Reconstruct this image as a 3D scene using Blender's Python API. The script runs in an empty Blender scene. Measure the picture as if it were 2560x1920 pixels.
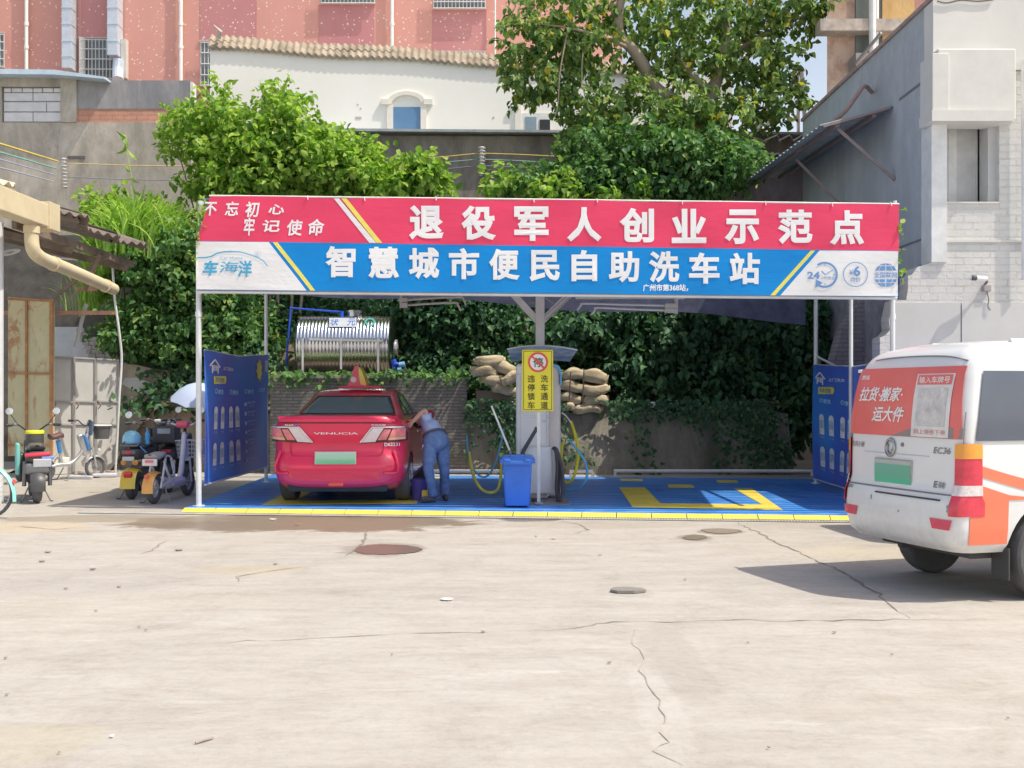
import bpy, bmesh, math, random
import numpy as np
from mathutils import Vector, Matrix
R = math.radians
C = bpy.context.scene.collection
S = bpy.context.scene

# ------------------------------------------------------------------ camera, sky, sun, exposure
F, H, HZ = 2700.0, 1.57, 983.0          # focal length in photo pixels, eye height, horizon row (photo is 2560 x 1920)
cam = bpy.data.objects.new('camera', bpy.data.cameras.new('camera')); C.objects.link(cam)
cam.location = (0, 0, H); cam.rotation_euler = (R(90), 0, 0)
cam.data.sensor_fit = 'HORIZONTAL'; cam.data.sensor_width = 36
cam.data.lens = 36 * F / 2560; cam.data.shift_y = (HZ - 960) / 2560
cam.data.clip_end = 2000; cam.data.clip_start = .1
S.camera = cam
SUN_TO = Vector((1.0, -.36, 1.75)).normalized()
w = bpy.data.worlds.new('World'); S.world = w; w.use_nodes = True
nt = w.node_tree; bg = nt.nodes['Background']
sky = nt.nodes.new('ShaderNodeTexSky'); sky.sky_type = 'NISHITA'; sky.sun_disc = False
sky.sun_elevation = math.asin(SUN_TO.z); sky.sun_rotation = math.atan2(SUN_TO.x, SUN_TO.y)
sky.air_density = 1.0; sky.dust_density = 3.2; sky.ozone_density = 0.0
tcw = nt.nodes.new('ShaderNodeTexCoord'); spw = nt.nodes.new('ShaderNodeSeparateXYZ'); nt.links.new(tcw.outputs['Generated'], spw.inputs[0])
rpw = nt.nodes.new('ShaderNodeValToRGB'); rpw.color_ramp.interpolation = 'EASE'; nt.links.new(spw.outputs[2], rpw.inputs[0])   # pale summer haze low in the sky
rpw.color_ramp.elements[0].position = 0; rpw.color_ramp.elements[0].color = (1, 1, 1, 1); rpw.color_ramp.elements[1].position = .62; rpw.color_ramp.elements[1].color = (0, 0, 0, 1)
mxw = nt.nodes.new('ShaderNodeMix'); mxw.data_type = 'RGBA'; mxw.blend_type = 'ADD'; mxw.inputs[0].default_value = 1
hzw = nt.nodes.new('ShaderNodeMix'); hzw.data_type = 'RGBA'; hzw.blend_type = 'MULTIPLY'; hzw.inputs[0].default_value = 1; nt.links.new(rpw.outputs[0], hzw.inputs[6]); hzw.inputs[7].default_value = (3.4, 3.3, 2.9, 1)
nt.links.new(sky.outputs[0], mxw.inputs[6]); nt.links.new(hzw.outputs[2], mxw.inputs[7]); nt.links.new(mxw.outputs[2], bg.inputs[0]); bg.inputs[1].default_value = .11
sl = bpy.data.lights.new('sun', 'SUN'); sl.energy = 2.9; sl.angle = R(.5); sl.color = (1, .93, .80)
so = bpy.data.objects.new('sun', sl); C.objects.link(so)
so.rotation_euler = (-SUN_TO).to_track_quat('-Z', 'Y').to_euler(); so.location = (20, -5, 40)
S.view_settings.view_transform = 'Standard'; S.view_settings.look = 'None'
S.view_settings.exposure = .5; S.view_settings.gamma = 1
S.cycles.max_bounces = 8; S.cycles.transparent_max_bounces = 12
S.cycles.use_denoising = True

# ------------------------------------------------------------------ helpers
def A(px, py, Y): return Vector(((px - 1280) / F * Y, Y, H + (HZ - py) / F * Y))
def G(px, py, z=0.0):
    Y = (H - z) * F / (py - HZ); return Vector(((px - 1280) / F * Y, Y, z))
def lin(c):
    if isinstance(c, str): c = tuple(int(c[i:i+2], 16) / 255 for i in (0, 2, 4))
    else: return tuple(c)
    return tuple(x / 12.92 if x <= .04045 else ((x + .055) / 1.055) ** 2.4 for x in c)
class NT:
    def __init__(s, name):
        s.m = bpy.data.materials.new(name); s.m.use_nodes = True; s.t = s.m.node_tree
        s.b = s.t.nodes['Principled BSDF']; s.o = s.t.nodes['Material Output']
        s.tc = s.n('TexCoord')
    def n(s, typ, **kw):
        nd = s.t.nodes.new('ShaderNode' + typ)
        for k, v in kw.items():
            if k in nd.inputs: nd.inputs[k].default_value = v
            else: setattr(nd, k, v)
        return nd
    def l(s, a, b): s.t.links.new(a, b)
    def obj(s, scale=(1, 1, 1), rot=(0, 0, 0), gen='Object'):
        mp = s.n('Mapping'); mp.inputs['Scale'].default_value = scale; mp.inputs['Rotation'].default_value = rot
        s.l(s.tc.outputs[gen], mp.inputs[0]); return mp.outputs[0]
    def noise(s, scale=5, detail=5, rough=.6, vec=None, dist=0):
        nd = s.n('TexNoise'); nd.inputs['Scale'].default_value = scale; nd.inputs['Detail'].default_value = detail
        nd.inputs['Roughness'].default_value = rough; nd.inputs['Distortion'].default_value = dist
        s.l(vec if vec else s.tc.outputs['Object'], nd.inputs['Vector']); return nd.outputs[0]
    def ramp(s, fac, stops, interp='LINEAR'):
        nd = s.n('ValToRGB'); cr = nd.color_ramp; cr.interpolation = interp
        while len(cr.elements) < len(stops): cr.elements.new(.5)
        for e, (p, c) in zip(cr.elements, stops):
            e.position = p; c = (c, c, c) if isinstance(c, (int, float)) else lin(c); e.color = (*c, 1)
        s.l(fac, nd.inputs[0]); return nd.outputs[0]
    def mix(s, fac, a, b, mode='MIX'):
        nd = s.n('Mix', data_type='RGBA', blend_type=mode)
        for sock, v in ((nd.inputs[0], fac), (nd.inputs[6], a), (nd.inputs[7], b)):
            if hasattr(v, 'is_linked'): s.l(v, sock)
            elif isinstance(v, (int, float)): sock.default_value = v
            else: sock.default_value = (*lin(v), 1)
        return nd.outputs[2]
    def math(s, op, a, b=0.0):
        nd = s.n('Math', operation=op)
        for sock, v in ((nd.inputs[0], a), (nd.inputs[1], b)):
            if hasattr(v, 'is_linked'): s.l(v, sock)
            else: sock.default_value = v
        return nd.outputs[0]
    def bump(s, h, strength=.3, dist=.02):
        nd = s.n('Bump'); nd.inputs['Strength'].default_value = strength; nd.inputs['Distance'].default_value = dist
        s.l(h, nd.inputs['Height']); s.l(nd.outputs[0], s.b.inputs['Normal'])
    def col(s, c):
        if hasattr(c, 'is_linked'): s.l(c, s.b.inputs['Base Color'])
        else: s.b.inputs['Base Color'].default_value = (*lin(c), 1)
    def set(s, **kw):
        for k, v in kw.items():
            i = s.b.inputs[k.replace('_', ' ')]
            if hasattr(v, 'is_linked'): s.l(v, i)
            else: i.default_value = v
MC = {}
def M(c, rough=.6, metal=0., var=.12, vs=4., bump=0., bs=30., spec=.4, coat=0., stain=None, stv=.5, name=None):
    """plain surface: base colour with noise variation, optional stains and bump"""
    key = (c, rough, metal, var, vs, bump, bs, spec, coat, stain, stv)
    if key in MC: return MC[key]
    t = NT(name or 'surface'); c0 = lin(c)
    if var:
        n = t.noise(vs, 6, .65)
        cc = t.ramp(n, [(.3, tuple(x * (1 - var) for x in c0)), (.7, tuple(min(1, x * (1 + var)) for x in c0))])
    else: cc = c0
    if stain:
        n2 = t.noise(vs * .7, 9, .7, dist=.4)
        f = t.ramp(n2, [(stv, 0.), (min(1, stv + .18), 1.)])
        cc = t.mix(f, cc, stain)
    t.col(cc); t.set(Roughness=rough, Metallic=metal, Specular_IOR_Level=spec, Coat_Weight=coat)
    if coat: t.set(Coat_Roughness=.05)
    if bump: t.bump(t.noise(bs, 5, .6), bump, .01)
    MC[key] = t.m; return t.m

def tag(o, label=None, cat=None, group=None, kind=None):
    if label: o['label'] = label
    if cat: o['category'] = cat
    if group: o['group'] = group
    if kind: o['kind'] = kind
    return o
def thing(name, label, cat, loc=(0, 0, 0), rz=0., group=None):
    o = bpy.data.objects.new(name, None); C.objects.link(o); o.empty_display_size = .2
    o.location = loc; o.rotation_euler = (0, 0, rz); return tag(o, label, cat, group)
def mtx(o): return Matrix.LocRotScale(o.location, o.rotation_euler, o.scale)
def copytree(o, parent=None):
    c = o.copy(); C.objects.link(c)
    if parent: c.parent = parent; c.matrix_parent_inverse = o.matrix_parent_inverse.copy()
    for ch in list(o.children): copytree(ch, c)
    return c

class MB:
    """collects geometry; build() links it as one mesh object"""
    def __init__(s): s.v = []; s.f = []; s.mi = []; s.m = 0
    def add(s, vs, fs):
        o = len(s.v); s.v += [tuple(v) for v in vs]
        s.f += [tuple(i + o for i in f) for f in fs]; s.mi += [s.m] * len(fs); return s
    def bm(s, b, mat=None):
        if mat is not None: bmesh.ops.transform(b, matrix=mat, verts=b.verts)
        b.verts.index_update()
        s.add([v.co[:] for v in b.verts], [[v.index for v in f.verts] for f in b.faces]); b.free(); return s
    def box(s, c, d, rot=(0, 0, 0), bev=0., seg=2):
        b = bmesh.new(); bmesh.ops.create_cube(b, size=1)
        bmesh.ops.transform(b, matrix=Matrix.Diagonal((*d, 1)), verts=b.verts)
        if bev: bmesh.ops.bevel(b, geom=b.edges[:], offset=min(bev, min(d) * .49), segments=seg, profile=.5, affect='EDGES')
        m = Matrix.LocRotScale(Vector(c), Matrix.Rotation(rot[2], 3, 'Z') @ Matrix.Rotation(rot[1], 3, 'Y') @ Matrix.Rotation(rot[0], 3, 'X'), None)
        return s.bm(b, m)
    def span(s, a, b, bev=0.):
        a, b = Vector(a), Vector(b); return s.box((a + b) / 2, [max(abs(x), 1e-4) for x in (b - a)], bev=bev)
    def beam(s, p, q, wx, wy=None, bev=0.):
        p, q = Vector(p), Vector(q); d = q - p; wy = wy or wx
        b = bmesh.new(); bmesh.ops.create_cube(b, size=1)
        bmesh.ops.transform(b, matrix=Matrix.Diagonal((wx, wy, d.length, 1)), verts=b.verts)
        if bev: bmesh.ops.bevel(b, geom=b.edges[:], offset=bev, segments=2, profile=.5, affect='EDGES')
        q_ = d.to_track_quat('Z', 'Y') if abs(d.normalized().z) < .999 else Matrix.Identity(3).to_quaternion()
        return s.bm(b, Matrix.LocRotScale((p + q) / 2, q_, None))
    def tube(s, pts, r, seg=10, cap=True, closed=False):
        pts = [Vector(p) for p in pts]; n = len(pts); rr = r if isinstance(r, (list, tuple)) else [r] * n
        vs = []; up = None
        for i, p in enumerate(pts):
            if closed: t = pts[(i + 1) % n] - pts[i - 1]
            else: t = pts[min(i + 1, n - 1)] - pts[max(i - 1, 0)]
            t.normalize()
            if up is None: up = t.orthogonal().normalized()
            up = (up - t * up.dot(t))
            up = up.normalized() if up.length > 1e-5 else t.orthogonal().normalized()
            bn = t.cross(up)
            for k in range(seg):
                a = 2 * math.pi * k / seg; vs.append(p + (up * math.cos(a) + bn * math.sin(a)) * rr[i])
        fs = []
        for i in range(n if closed else n - 1):
            j = (i + 1) % n
            for k in range(seg):
                k2 = (k + 1) % seg; fs.append((i * seg + k, i * seg + k2, j * seg + k2, j * seg + k))
        if cap and not closed: fs += [tuple(range(seg))[::-1], tuple((n - 1) * seg + k for k in range(seg))]
        return s.add(vs, fs)
    def lathe(s, prof, c=(0, 0, 0), axis='Z', seg=24, ax=None):
        """prof: (r, h) along the axis"""
        vs = []; fs = []
        q = {'Z': Matrix.Identity(3), 'X': Matrix.Rotation(R(90), 3, 'Y'), 'Y': Matrix.Rotation(R(-90), 3, 'X')}[axis]
        if ax is not None: q = Vector(ax).to_track_quat('Z', 'Y').to_matrix()
        for r_, h in prof:
            for k in range(seg):
                a = 2 * math.pi * k / seg; vs.append(Vector(c) + q @ Vector((r_ * math.cos(a), r_ * math.sin(a), h)))
        for i in range(len(prof) - 1):
            for k in range(seg):
                k2 = (k + 1) % seg; fs.append((i * seg + k, i * seg + k2, (i + 1) * seg + k2, (i + 1) * seg + k))
        if prof[0][0] > 1e-4: fs.append(tuple(range(seg))[::-1])
        if prof[-1][0] > 1e-4: fs.append(tuple((len(prof) - 1) * seg + k for k in range(seg)))
        return s.add(vs, fs)
    def torus(s, c, R_, r, ax=(1, 0, 0), seg=28, sec=10, a0=0, a1=360):
        q = Vector(ax).to_track_quat('Z', 'Y'); full = a1 - a0 >= 360
        n = seg if full else seg + 1
        pts = [Vector(c) + q @ Vector((R_ * math.cos(R(a0 + (a1 - a0) * i / seg)), R_ * math.sin(R(a0 + (a1 - a0) * i / seg)), 0)) for i in range(n)]
        return s.tube(pts, r, sec, closed=full)
    def prism(s, poly, off):
        """3D polygon extruded by the vector off"""
        off = Vector(off); n = len(poly); p = [Vector(q) for q in poly]
        return s.add(p + [q + off for q in p], [tuple(range(n)), tuple(range(2 * n - 1, n - 1, -1))] + [(i + n, (i + 1) % n + n, (i + 1) % n, i) for i in range(n)])
    def grid(s, fn, us, vs):
        pts = [fn(u, v) for v in vs for u in us]; n = len(us)
        return s.add(pts, [(j * n + i, j * n + i + 1, (j + 1) * n + i + 1, (j + 1) * n + i) for j in range(len(vs) - 1) for i in range(n - 1)])
    def solid(s, fn, us, vs, th):
        """grid sheet with a thickness vector"""
        th = Vector(th); s.grid(fn, us, vs); s.grid(lambda u, v: Vector(fn(u, v)) + th, us, vs[::-1])
        edge = [(u, vs[0]) for u in us] + [(us[-1], v) for v in vs[1:]] + [(u, vs[-1]) for u in us[::-1][1:]] + [(us[0], v) for v in vs[::-1][1:-1]]
        pts = [Vector(fn(*e)) for e in edge]; n = len(pts)
        return s.add(pts + [p + th for p in pts], [(i, (i + 1) % n, (i + 1) % n + n, i + n) for i in range(n)])
    def build(s, name, mat, parent=None, world=True, smooth=None, fix=True):
        me = bpy.data.meshes.new(name); v = s.v
        if parent is not None and world:
            im = mtx(parent); p = parent.parent
            while p is not None: im = mtx(p) @ im; p = p.parent
            im = im.inverted(); v = [(im @ Vector(q))[:] for q in v]
        me.from_pydata(v, [], s.f)
        for mm in (mat if isinstance(mat, (list, tuple)) else [mat]): me.materials.append(mm)
        me.polygons.foreach_set('material_index', s.mi)
        if fix:
            b = bmesh.new(); b.from_mesh(me); bmesh.ops.recalc_face_normals(b, faces=b.faces[:]); b.to_mesh(me); b.free()
        if smooth is not None:
            me.polygons.foreach_set('use_smooth', [True] * len(me.polygons))
            if smooth < 180: me.set_sharp_from_angle(angle=R(smooth))
        me.update()
        o = bpy.data.objects.new(name, me); C.objects.link(o)
        if parent is not None: o.parent = parent
        return o
_tx = {}
def glyphs(s, bold=0., shear=0.):
    k = (s, bold, shear)
    if k in _tx: return _tx[k]
    cu = bpy.data.curves.new('t', 'FONT'); cu.body = s; cu.size = 1; cu.bevel_depth = bold; cu.bevel_resolution = 0; cu.shear = shear; cu.resolution_u = 3
    ob = bpy.data.objects.new('t', cu); C.objects.link(ob)
    dg = bpy.context.evaluated_depsgraph_get(); me = bpy.data.meshes.new_from_object(ob.evaluated_get(dg))
    vs = [(v.co.x, v.co.y, max(v.co.z, 0) / bold if bold else 0) for v in me.vertices]
    fs = [tuple(p.vertices) for p in me.polygons if all(me.vertices[i].co.z > -1e-5 for i in p.vertices)]
    bpy.data.objects.remove(ob); bpy.data.curves.remove(cu); bpy.data.meshes.remove(me)
    _tx[k] = (vs, fs); return _tx[k]
def text(mb, s, x0, y0, x1, y1, fn, bold=0., shear=0., fit=True):
    """glyphs of s fitted into the rectangle x0..x1, y0(top)..y1(bottom) and mapped through fn(x, y)"""
    vs, fs = glyphs(s, bold, shear)
    if not vs: return
    xa, xb = min(v[0] for v in vs), max(v[0] for v in vs); ya, yb = min(v[1] for v in vs), max(v[1] for v in vs)
    mb.add([fn(x0 + (x - xa) / (xb - xa) * (x1 - x0), y1 + (y - ya) / max(yb - ya, 1e-6) * (y0 - y1), .0008 * z) for x, y, z in vs], fs)
def ring2d(mb, cx, cy, r0, r1, fn, a0=0, a1=360, n=40, ky=1.):
    pts = []
    for i in range(n + 1):
        a = R(a0 + (a1 - a0) * i / n)
        pts += [fn(cx + r0 * math.cos(a), cy + r0 * ky * math.sin(a)), fn(cx + r1 * math.cos(a), cy + r1 * ky * math.sin(a))]
    mb.add(pts, [(2 * i, 2 * i + 1, 2 * i + 3, 2 * i + 2) for i in range(n)])
def poly2d(mb, pts, fn): mb.add([fn(*p) for p in pts], [tuple(range(len(pts)))])
def line2d(mb, pts, w_, fn):
    for (xa, ya), (xb, yb) in zip(pts, pts[1:]):
        d = math.hypot(xb - xa, yb - ya) or 1; nx, ny = -(yb - ya) / d * w_ / 2, (xb - xa) / d * w_ / 2
        poly2d(mb, [(xa + nx, ya + ny), (xb + nx, yb + ny), (xb - nx, yb - ny), (xa - nx, ya - ny)], fn)
def bez(p0, p1, p2, p3, n=12):
    p0, p1, p2, p3 = map(Vector, (p0, p1, p2, p3)); out = []
    for i in range(n + 1):
        t = i / n; out.append(p0 * (1 - t) ** 3 + p1 * 3 * t * (1 - t) ** 2 + p2 * 3 * t * t * (1 - t) + p3 * t ** 3)
    return out
def spline(pts, n=6):
    P = [Vector(p) for p in pts]; P = [P[0] * 2 - P[1]] + P + [P[-1] * 2 - P[-2]]; out = []
    for i in range(1, len(P) - 2):
        for k in range(n):
            t = k / n; a, b, c, d = P[i - 1:i + 3]
            out.append(.5 * ((2 * b) + (c - a) * t + (2 * a - 5 * b + 4 * c - d) * t * t + (3 * b - a - 3 * c + d) * t ** 3))
    return out + [P[-2]]

# ---- foliage
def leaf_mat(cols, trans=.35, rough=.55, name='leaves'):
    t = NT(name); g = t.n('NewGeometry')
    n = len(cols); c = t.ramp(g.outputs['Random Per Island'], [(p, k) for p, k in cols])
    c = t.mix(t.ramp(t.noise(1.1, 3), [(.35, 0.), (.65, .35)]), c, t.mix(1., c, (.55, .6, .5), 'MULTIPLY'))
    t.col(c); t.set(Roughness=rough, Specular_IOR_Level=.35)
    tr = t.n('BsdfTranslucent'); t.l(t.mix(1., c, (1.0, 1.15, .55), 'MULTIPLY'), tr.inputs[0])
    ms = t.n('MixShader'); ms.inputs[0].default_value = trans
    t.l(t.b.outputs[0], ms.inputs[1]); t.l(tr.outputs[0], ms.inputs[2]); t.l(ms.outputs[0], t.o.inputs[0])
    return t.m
def leaves_mesh(name, pos, dirs, nrm, size, mat, parent=None, wid=.42, droop=.25):
    """pos/dirs/nrm: (n,3) arrays, one leaf of two folded quads each"""
    n = len(pos); d = dirs / np.linalg.norm(dirs, axis=1, keepdims=True)
    s_ = np.cross(d, nrm); s_ /= np.maximum(np.linalg.norm(s_, axis=1, keepdims=True), 1e-6); u = np.cross(s_, d)
    L = size[:, None]
    def pt(a, b, c): return pos + d * a * L + s_ * b * L + u * c * L
    V = np.stack([pt(0, 0, 0), pt(.3, -wid * .85, .09), pt(.68, -wid * .62, .02), pt(1, 0, -droop), pt(.68, wid * .62, .02), pt(.3, wid * .85, .09)], 1).reshape(-1, 3)
    b = (np.arange(n) * 6)[:, None]
    Fq = np.concatenate([b + np.array([[0, 1, 2, 3]]), b + np.array([[0, 3, 4, 5]])], 1).reshape(-1, 4)
    me = bpy.data.meshes.new(name)
    me.vertices.add(len(V)); me.vertices.foreach_set('co', V.astype(np.float32).ravel())
    me.loops.add(len(Fq) * 4); me.loops.foreach_set('vertex_index', Fq.astype(np.int32).ravel())
    me.polygons.add(len(Fq)); me.polygons.foreach_set('loop_start', np.arange(0, len(Fq) * 4, 4, dtype=np.int32))
    me.update(calc_edges=True); me.materials.append(mat)
    o = bpy.data.objects.new(name, me); C.objects.link(o)
    if parent is not None: o.parent = parent; o.matrix_parent_inverse = mtx(parent).inverted()
    return o
def sprays(rng, blobs, nspray, per=10, spread=.35, size=(.12, .2), shell=.55, down=.35):
    """leaf sprays spread through ellipsoid blobs (x,y,z,rx,ry,rz[,weight]); each spray fans out from a twig"""
    B = np.array([list(b[:6]) for b in blobs], float); wt = np.array([b[6] if len(b) > 6 else b[3] * b[4] + b[3] * b[5] for b in blobs]); wt = wt / wt.sum()
    k = rng.choice(len(B), nspray, p=wt); v = rng.normal(size=(nspray, 3)); v /= np.linalg.norm(v, axis=1, keepdims=True)
    rad = shell + (1 - shell) * rng.random(nspray) ** .7; rad *= 1 + .18 * rng.normal(size=nspray)
    c = B[k, :3] + v * B[k, 3:] * rad[:, None]
    out = v * np.array([1, 1, .6]) + np.array([0, 0, -down * .5]) + rng.normal(size=(nspray, 3)) * .45
    out /= np.linalg.norm(out, axis=1, keepdims=True)
    P = np.repeat(c, per, 0); D0 = np.repeat(out, per, 0)
    t = rng.random((nspray * per, 1)) * spread
    P = P + D0 * t + rng.normal(size=P.shape) * spread * .16
    D = D0 * .55 + rng.normal(size=P.shape) * .75 + np.array([0, 0, -down])
    N = np.array([0, 0, 1.]) + rng.normal(size=P.shape) * .5 + D0 * .3
    s_ = rng.uniform(size[0], size[1], len(P))
    return P, D, N, s_
def limb(mb, pts, r0, r1, seg=8):
    p = spline(pts, 5); n = len(p); mb.tube(p, [r0 + (r1 - r0) * (i / (n - 1)) for i in range(n)], seg)
# ================================================================== GROUND
def concrete():
    t = NT('concrete'); v = t.obj((.55, 1.0, 1.0), (0, 0, R(14))); O = t.tc.outputs['Object']
    n1 = t.noise(.5, 9, .72, v, .5); n2 = t.noise(3.2, 8, .72, t.obj((.45, 1.5, 1), (0, 0, R(-10)))); n3 = t.noise(70, 4, .7); n4 = t.noise(.16, 4, .5, v); n5 = t.noise(1.4, 8, .75, t.obj((.5, 1.7, 1)), .8)
    n6 = t.noise(9, 8, .8, t.obj((.6, 1.6, 1))); n7 = t.noise(.9, 10, .8, t.obj((.4, 1.3, 1), (0, 0, R(20))), 1.2)
    c = t.ramp(n1, [(.25, (.45, .42, .37)), (.45, (.50, .47, .42)), (.62, (.53, .50, .45)), (.8, (.59, .56, .51))])
    c = t.mix(t.ramp(n2, [(.36, .6), (.54, 0.)]), c, (.42, .38, .33))
    c = t.mix(t.ramp(n2, [(.58, 0.), (.74, .6)]), c, (.63, .61, .56))
    c = t.mix(t.ramp(n7, [(.30, .85), (.46, 0.)]), c, (.40, .37, .325)); c = t.mix(t.ramp(n7, [(.58, 0.), (.68, .75)]), c, (.66, .64, .59))
    c = t.mix(t.ramp(n4, [(.5, 0.), (.7, .5)]), c, (.55, .49, .38))
    c = t.mix(t.ramp(n5, [(.57, 0.), (.70, .7)]), c, (.39, .355, .305))
    c = t.mix(t.ramp(n6, [(.30, .5), (.42, 0.)]), c, (.38, .35, .30)); c = t.mix(t.ramp(n6, [(.62, 0.), (.72, .4)]), c, (.66, .64, .60))
    c = t.mix(t.ramp(n3, [(.26, .6), (.42, 0.)]), c, (.38, .35, .31))
    rough = .85; wetm = None
    for (px, py, rx, ry, s, col) in ((740, 1306, 480, 24, 1., (.29, .235, .18)), (1330, 1296, 95, 9, 1., (.25, .22, .18)), (300, 1297, 320, 11, .7, (.36, .30, .23)), (960, 1375, 118, 20, .6, (.34, .29, .25)), (1737, 1344, 48, 10, .7, (.36, .31, .26)), (1800, 1329, 66, 9, .75, (.36, .31, .26)), (640, 1424, 150, 14, .5, (.50, .43, .30)), (60, 1318, 190, 16, .6, (.58, .48, .33)), (2240, 1385, 300, 26, .5, (.56, .50, .38)), (200, 1455, 330, 40, .35, (.42, .39, .36)), (1690, 1650, 70, 120, .45, (.42, .39, .34)), (1640, 1760, 60, 150, .2, (.66, .64, .59)), (1500, 1312, 260, 10, .5, (.45, .40, .33)), (2000, 1316, 200, 10, .5, (.44, .39, .32)), (60, 1860, 200, 60, .4, (.50, .46, .33)), (1575, 1483, 60, 14, .5, (.40, .37, .33))):
        p, q = G(px, py), G(px, py + ry); r_ = max(p.y - q.y, .05); mp = t.n('Mapping'); mp.inputs['Scale'].default_value = (1 / (rx / F * p.y), 1 / r_, 1)
        mp.inputs['Location'].default_value = (-p.x / (rx / F * p.y), -p.y / r_, 0); t.l(O, mp.inputs[0]); ln = t.n('VectorMath', operation='LENGTH'); t.l(mp.outputs[0], ln.inputs[0])
        d = t.math('ADD', ln.outputs['Value'], t.math('MULTIPLY', t.math('SUBTRACT', t.noise(1.7, 9, .75, t.obj((.7, 1.5, 1)), .8), .5), 1.9)); f = t.ramp(d, [(.85, s), (1.12, 0.)]); c = t.mix(f, c, col)
        if col[0] < .37: wetm = f if wetm is None else t.math('MAXIMUM', wetm, f)
    n8 = t.noise(16, 9, .85, t.obj((1, 1, 1))); n9 = t.noise(1.9, 10, .85, t.obj((1, .9, 1)), .6)
    c = t.mix(1., c, t.ramp(n8, [(.30, (.82, .815, .81)), (.52, (.985, .985, .99)), (.7, (1., 1., 1.))]), 'MULTIPLY'); c = t.mix(1., c, t.ramp(n9, [(.34, (.84, .83, .82)), (.5, (.97, .97, .98)), (.66, (1., 1., 1.))]), 'MULTIPLY')
    c = t.mix(1., c, (1., .997, 1.), 'MULTIPLY')
    t.col(c); t.set(Roughness=t.ramp(wetm, [(0, .85), (1, .34)]), Specular_IOR_Level=.3)
    t.bump(t.math('ADD', t.math('ADD', t.math('MULTIPLY', n2, .6), t.math('MULTIPLY', n6, .5)), t.math('MULTIPLY', n3, .3)), .5, .015)
    return t.m
mb = MB(); mb.add([(-160, -60, 0), (160, -60, 0), (160, 220, 0), (-160, 220, 0)], [(0, 1, 2, 3)])
tag(mb.build('ground', concrete()), kind='structure')

rng = random.Random(5)
def crack(pts, w_, name, label, m):
    P = []
    for a, b in zip(pts, pts[1:]):
        n = max(2, int((Vector(b) - Vector(a)).length / .11))
        for i in range(n): P.append(Vector(a).lerp(Vector(b), i / n))
    P.append(Vector(pts[-1])); mbx = MB(); L = []; n = len(P)
    for i, p in enumerate(P):
        d = (P[min(i + 1, n - 1)] - P[max(i - 1, 0)]); nn = Vector((-d.y, d.x, 0)).normalized()
        j = nn * rng.gauss(0, .016); ww = w_ * rng.uniform(.25, 1.3) * min(1, .15 + 4 * min(i, n - 1 - i) / n)
        L += [p + j + nn * ww / 2 + Vector((0, 0, .004)), p + j - nn * ww / 2 + Vector((0, 0, .004))]
    mbx.add(L, [(2 * i, 2 * i + 1, 2 * i + 3, 2 * i + 2) for i in range(n - 1)])
    return tag(mbx.build(name, m), label, 'ground crack', kind='structure')
mcr = M((.27, .24, .20), .95, var=.3, vs=9); mcl = M((.36, .31, .25), .95, var=.25)
mcl2 = M((.43, .39, .34), .95, var=.25)
for pts, wd, m in (
    ([(430, 1610), (752, 1599), (882, 1592), (1020, 1583), (1208, 1582), (1280, 1580)], .010, mcl),
    ([(1280, 1580), (1413, 1574), (1465, 1569), (1494, 1560), (1529, 1555), (1801, 1553), (2079, 1551), (2560, 1549)], .016, mcr),
    ([(1581, 1563), (1592, 1624), (1613, 1693), (1633, 1734), (1659, 1792), (1662, 1855), (1647, 1879), (1697, 1913), (1712, 1935)], .009, mcl2),
    ([(1841, 1306), (1934, 1352), (2026, 1395), (2125, 1440), (2183, 1479), (2270, 1546)], .026, mcr),
    ([(920, 1326), (908, 1355), (888, 1375), (862, 1395)], .03, mcr),
    ([(767, 1417), (683, 1426), (602, 1442), (588, 1456)], .026, mcl),
    ([(417, 1352), (392, 1368), (355, 1386)], .026, mcl),
    ([(1400, 1302), (1450, 1312), (1468, 1322), (1440, 1334)], .022, mcr),
    ([(48, 1316), (95, 1321), (140, 1324), (190, 1319)], .03, mcr)):
    crack([G(*p) for p in pts], wd, 'ground_crack', 'thin crack in the pale concrete yard', m)

def wet(c, rough): 
    t = NT('wet_concrete'); n = t.noise(2.5, 6, .7, t.obj((.6, 1, 1)))
    t.col(t.ramp(n, [(.3, tuple(x * .82 for x in c)), (.7, c)])); t.set(Roughness=rough, Specular_IOR_Level=.5); return t.m
def blob(name, label, cat, pts, m, dz=.006, sub=7, jit=.06, kind='structure'):
    P = [Vector((p.x, p.y, dz)) for p in spline([G(*p) for p in pts + pts[:1]], sub)][:-1]
    c = sum(P, Vector()) / len(P); P = [c + (p - c) * (1 + rng.uniform(-jit, jit)) for p in P]
    b = MB(); b.add(P, [tuple(range(len(P)))]); return tag(b.build(name, m), label, cat, kind=kind)
blob('puddle', 'small dark reddish puddle left of the yard centre', 'puddle', [(884, 1376), (905, 1366), (960, 1362), (1030, 1366), (1056, 1375), (1030, 1383), (960, 1387), (900, 1384)], wet((.22, .165, .14), .3), .006)
blob('puddle', 'small oval wet patch nearer the camera, right of centre', 'puddle', [(1706, 1344), (1725, 1338), (1750, 1338), (1768, 1344), (1750, 1350), (1720, 1350)], wet((.31, .26, .21), .3))
blob('puddle', 'flat wet patch just behind the small oval one', 'puddle', [(1752, 1326), (1790, 1322), (1840, 1324), (1853, 1329), (1810, 1335), (1770, 1332)], wet((.37, .31, .25), .35))
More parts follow.
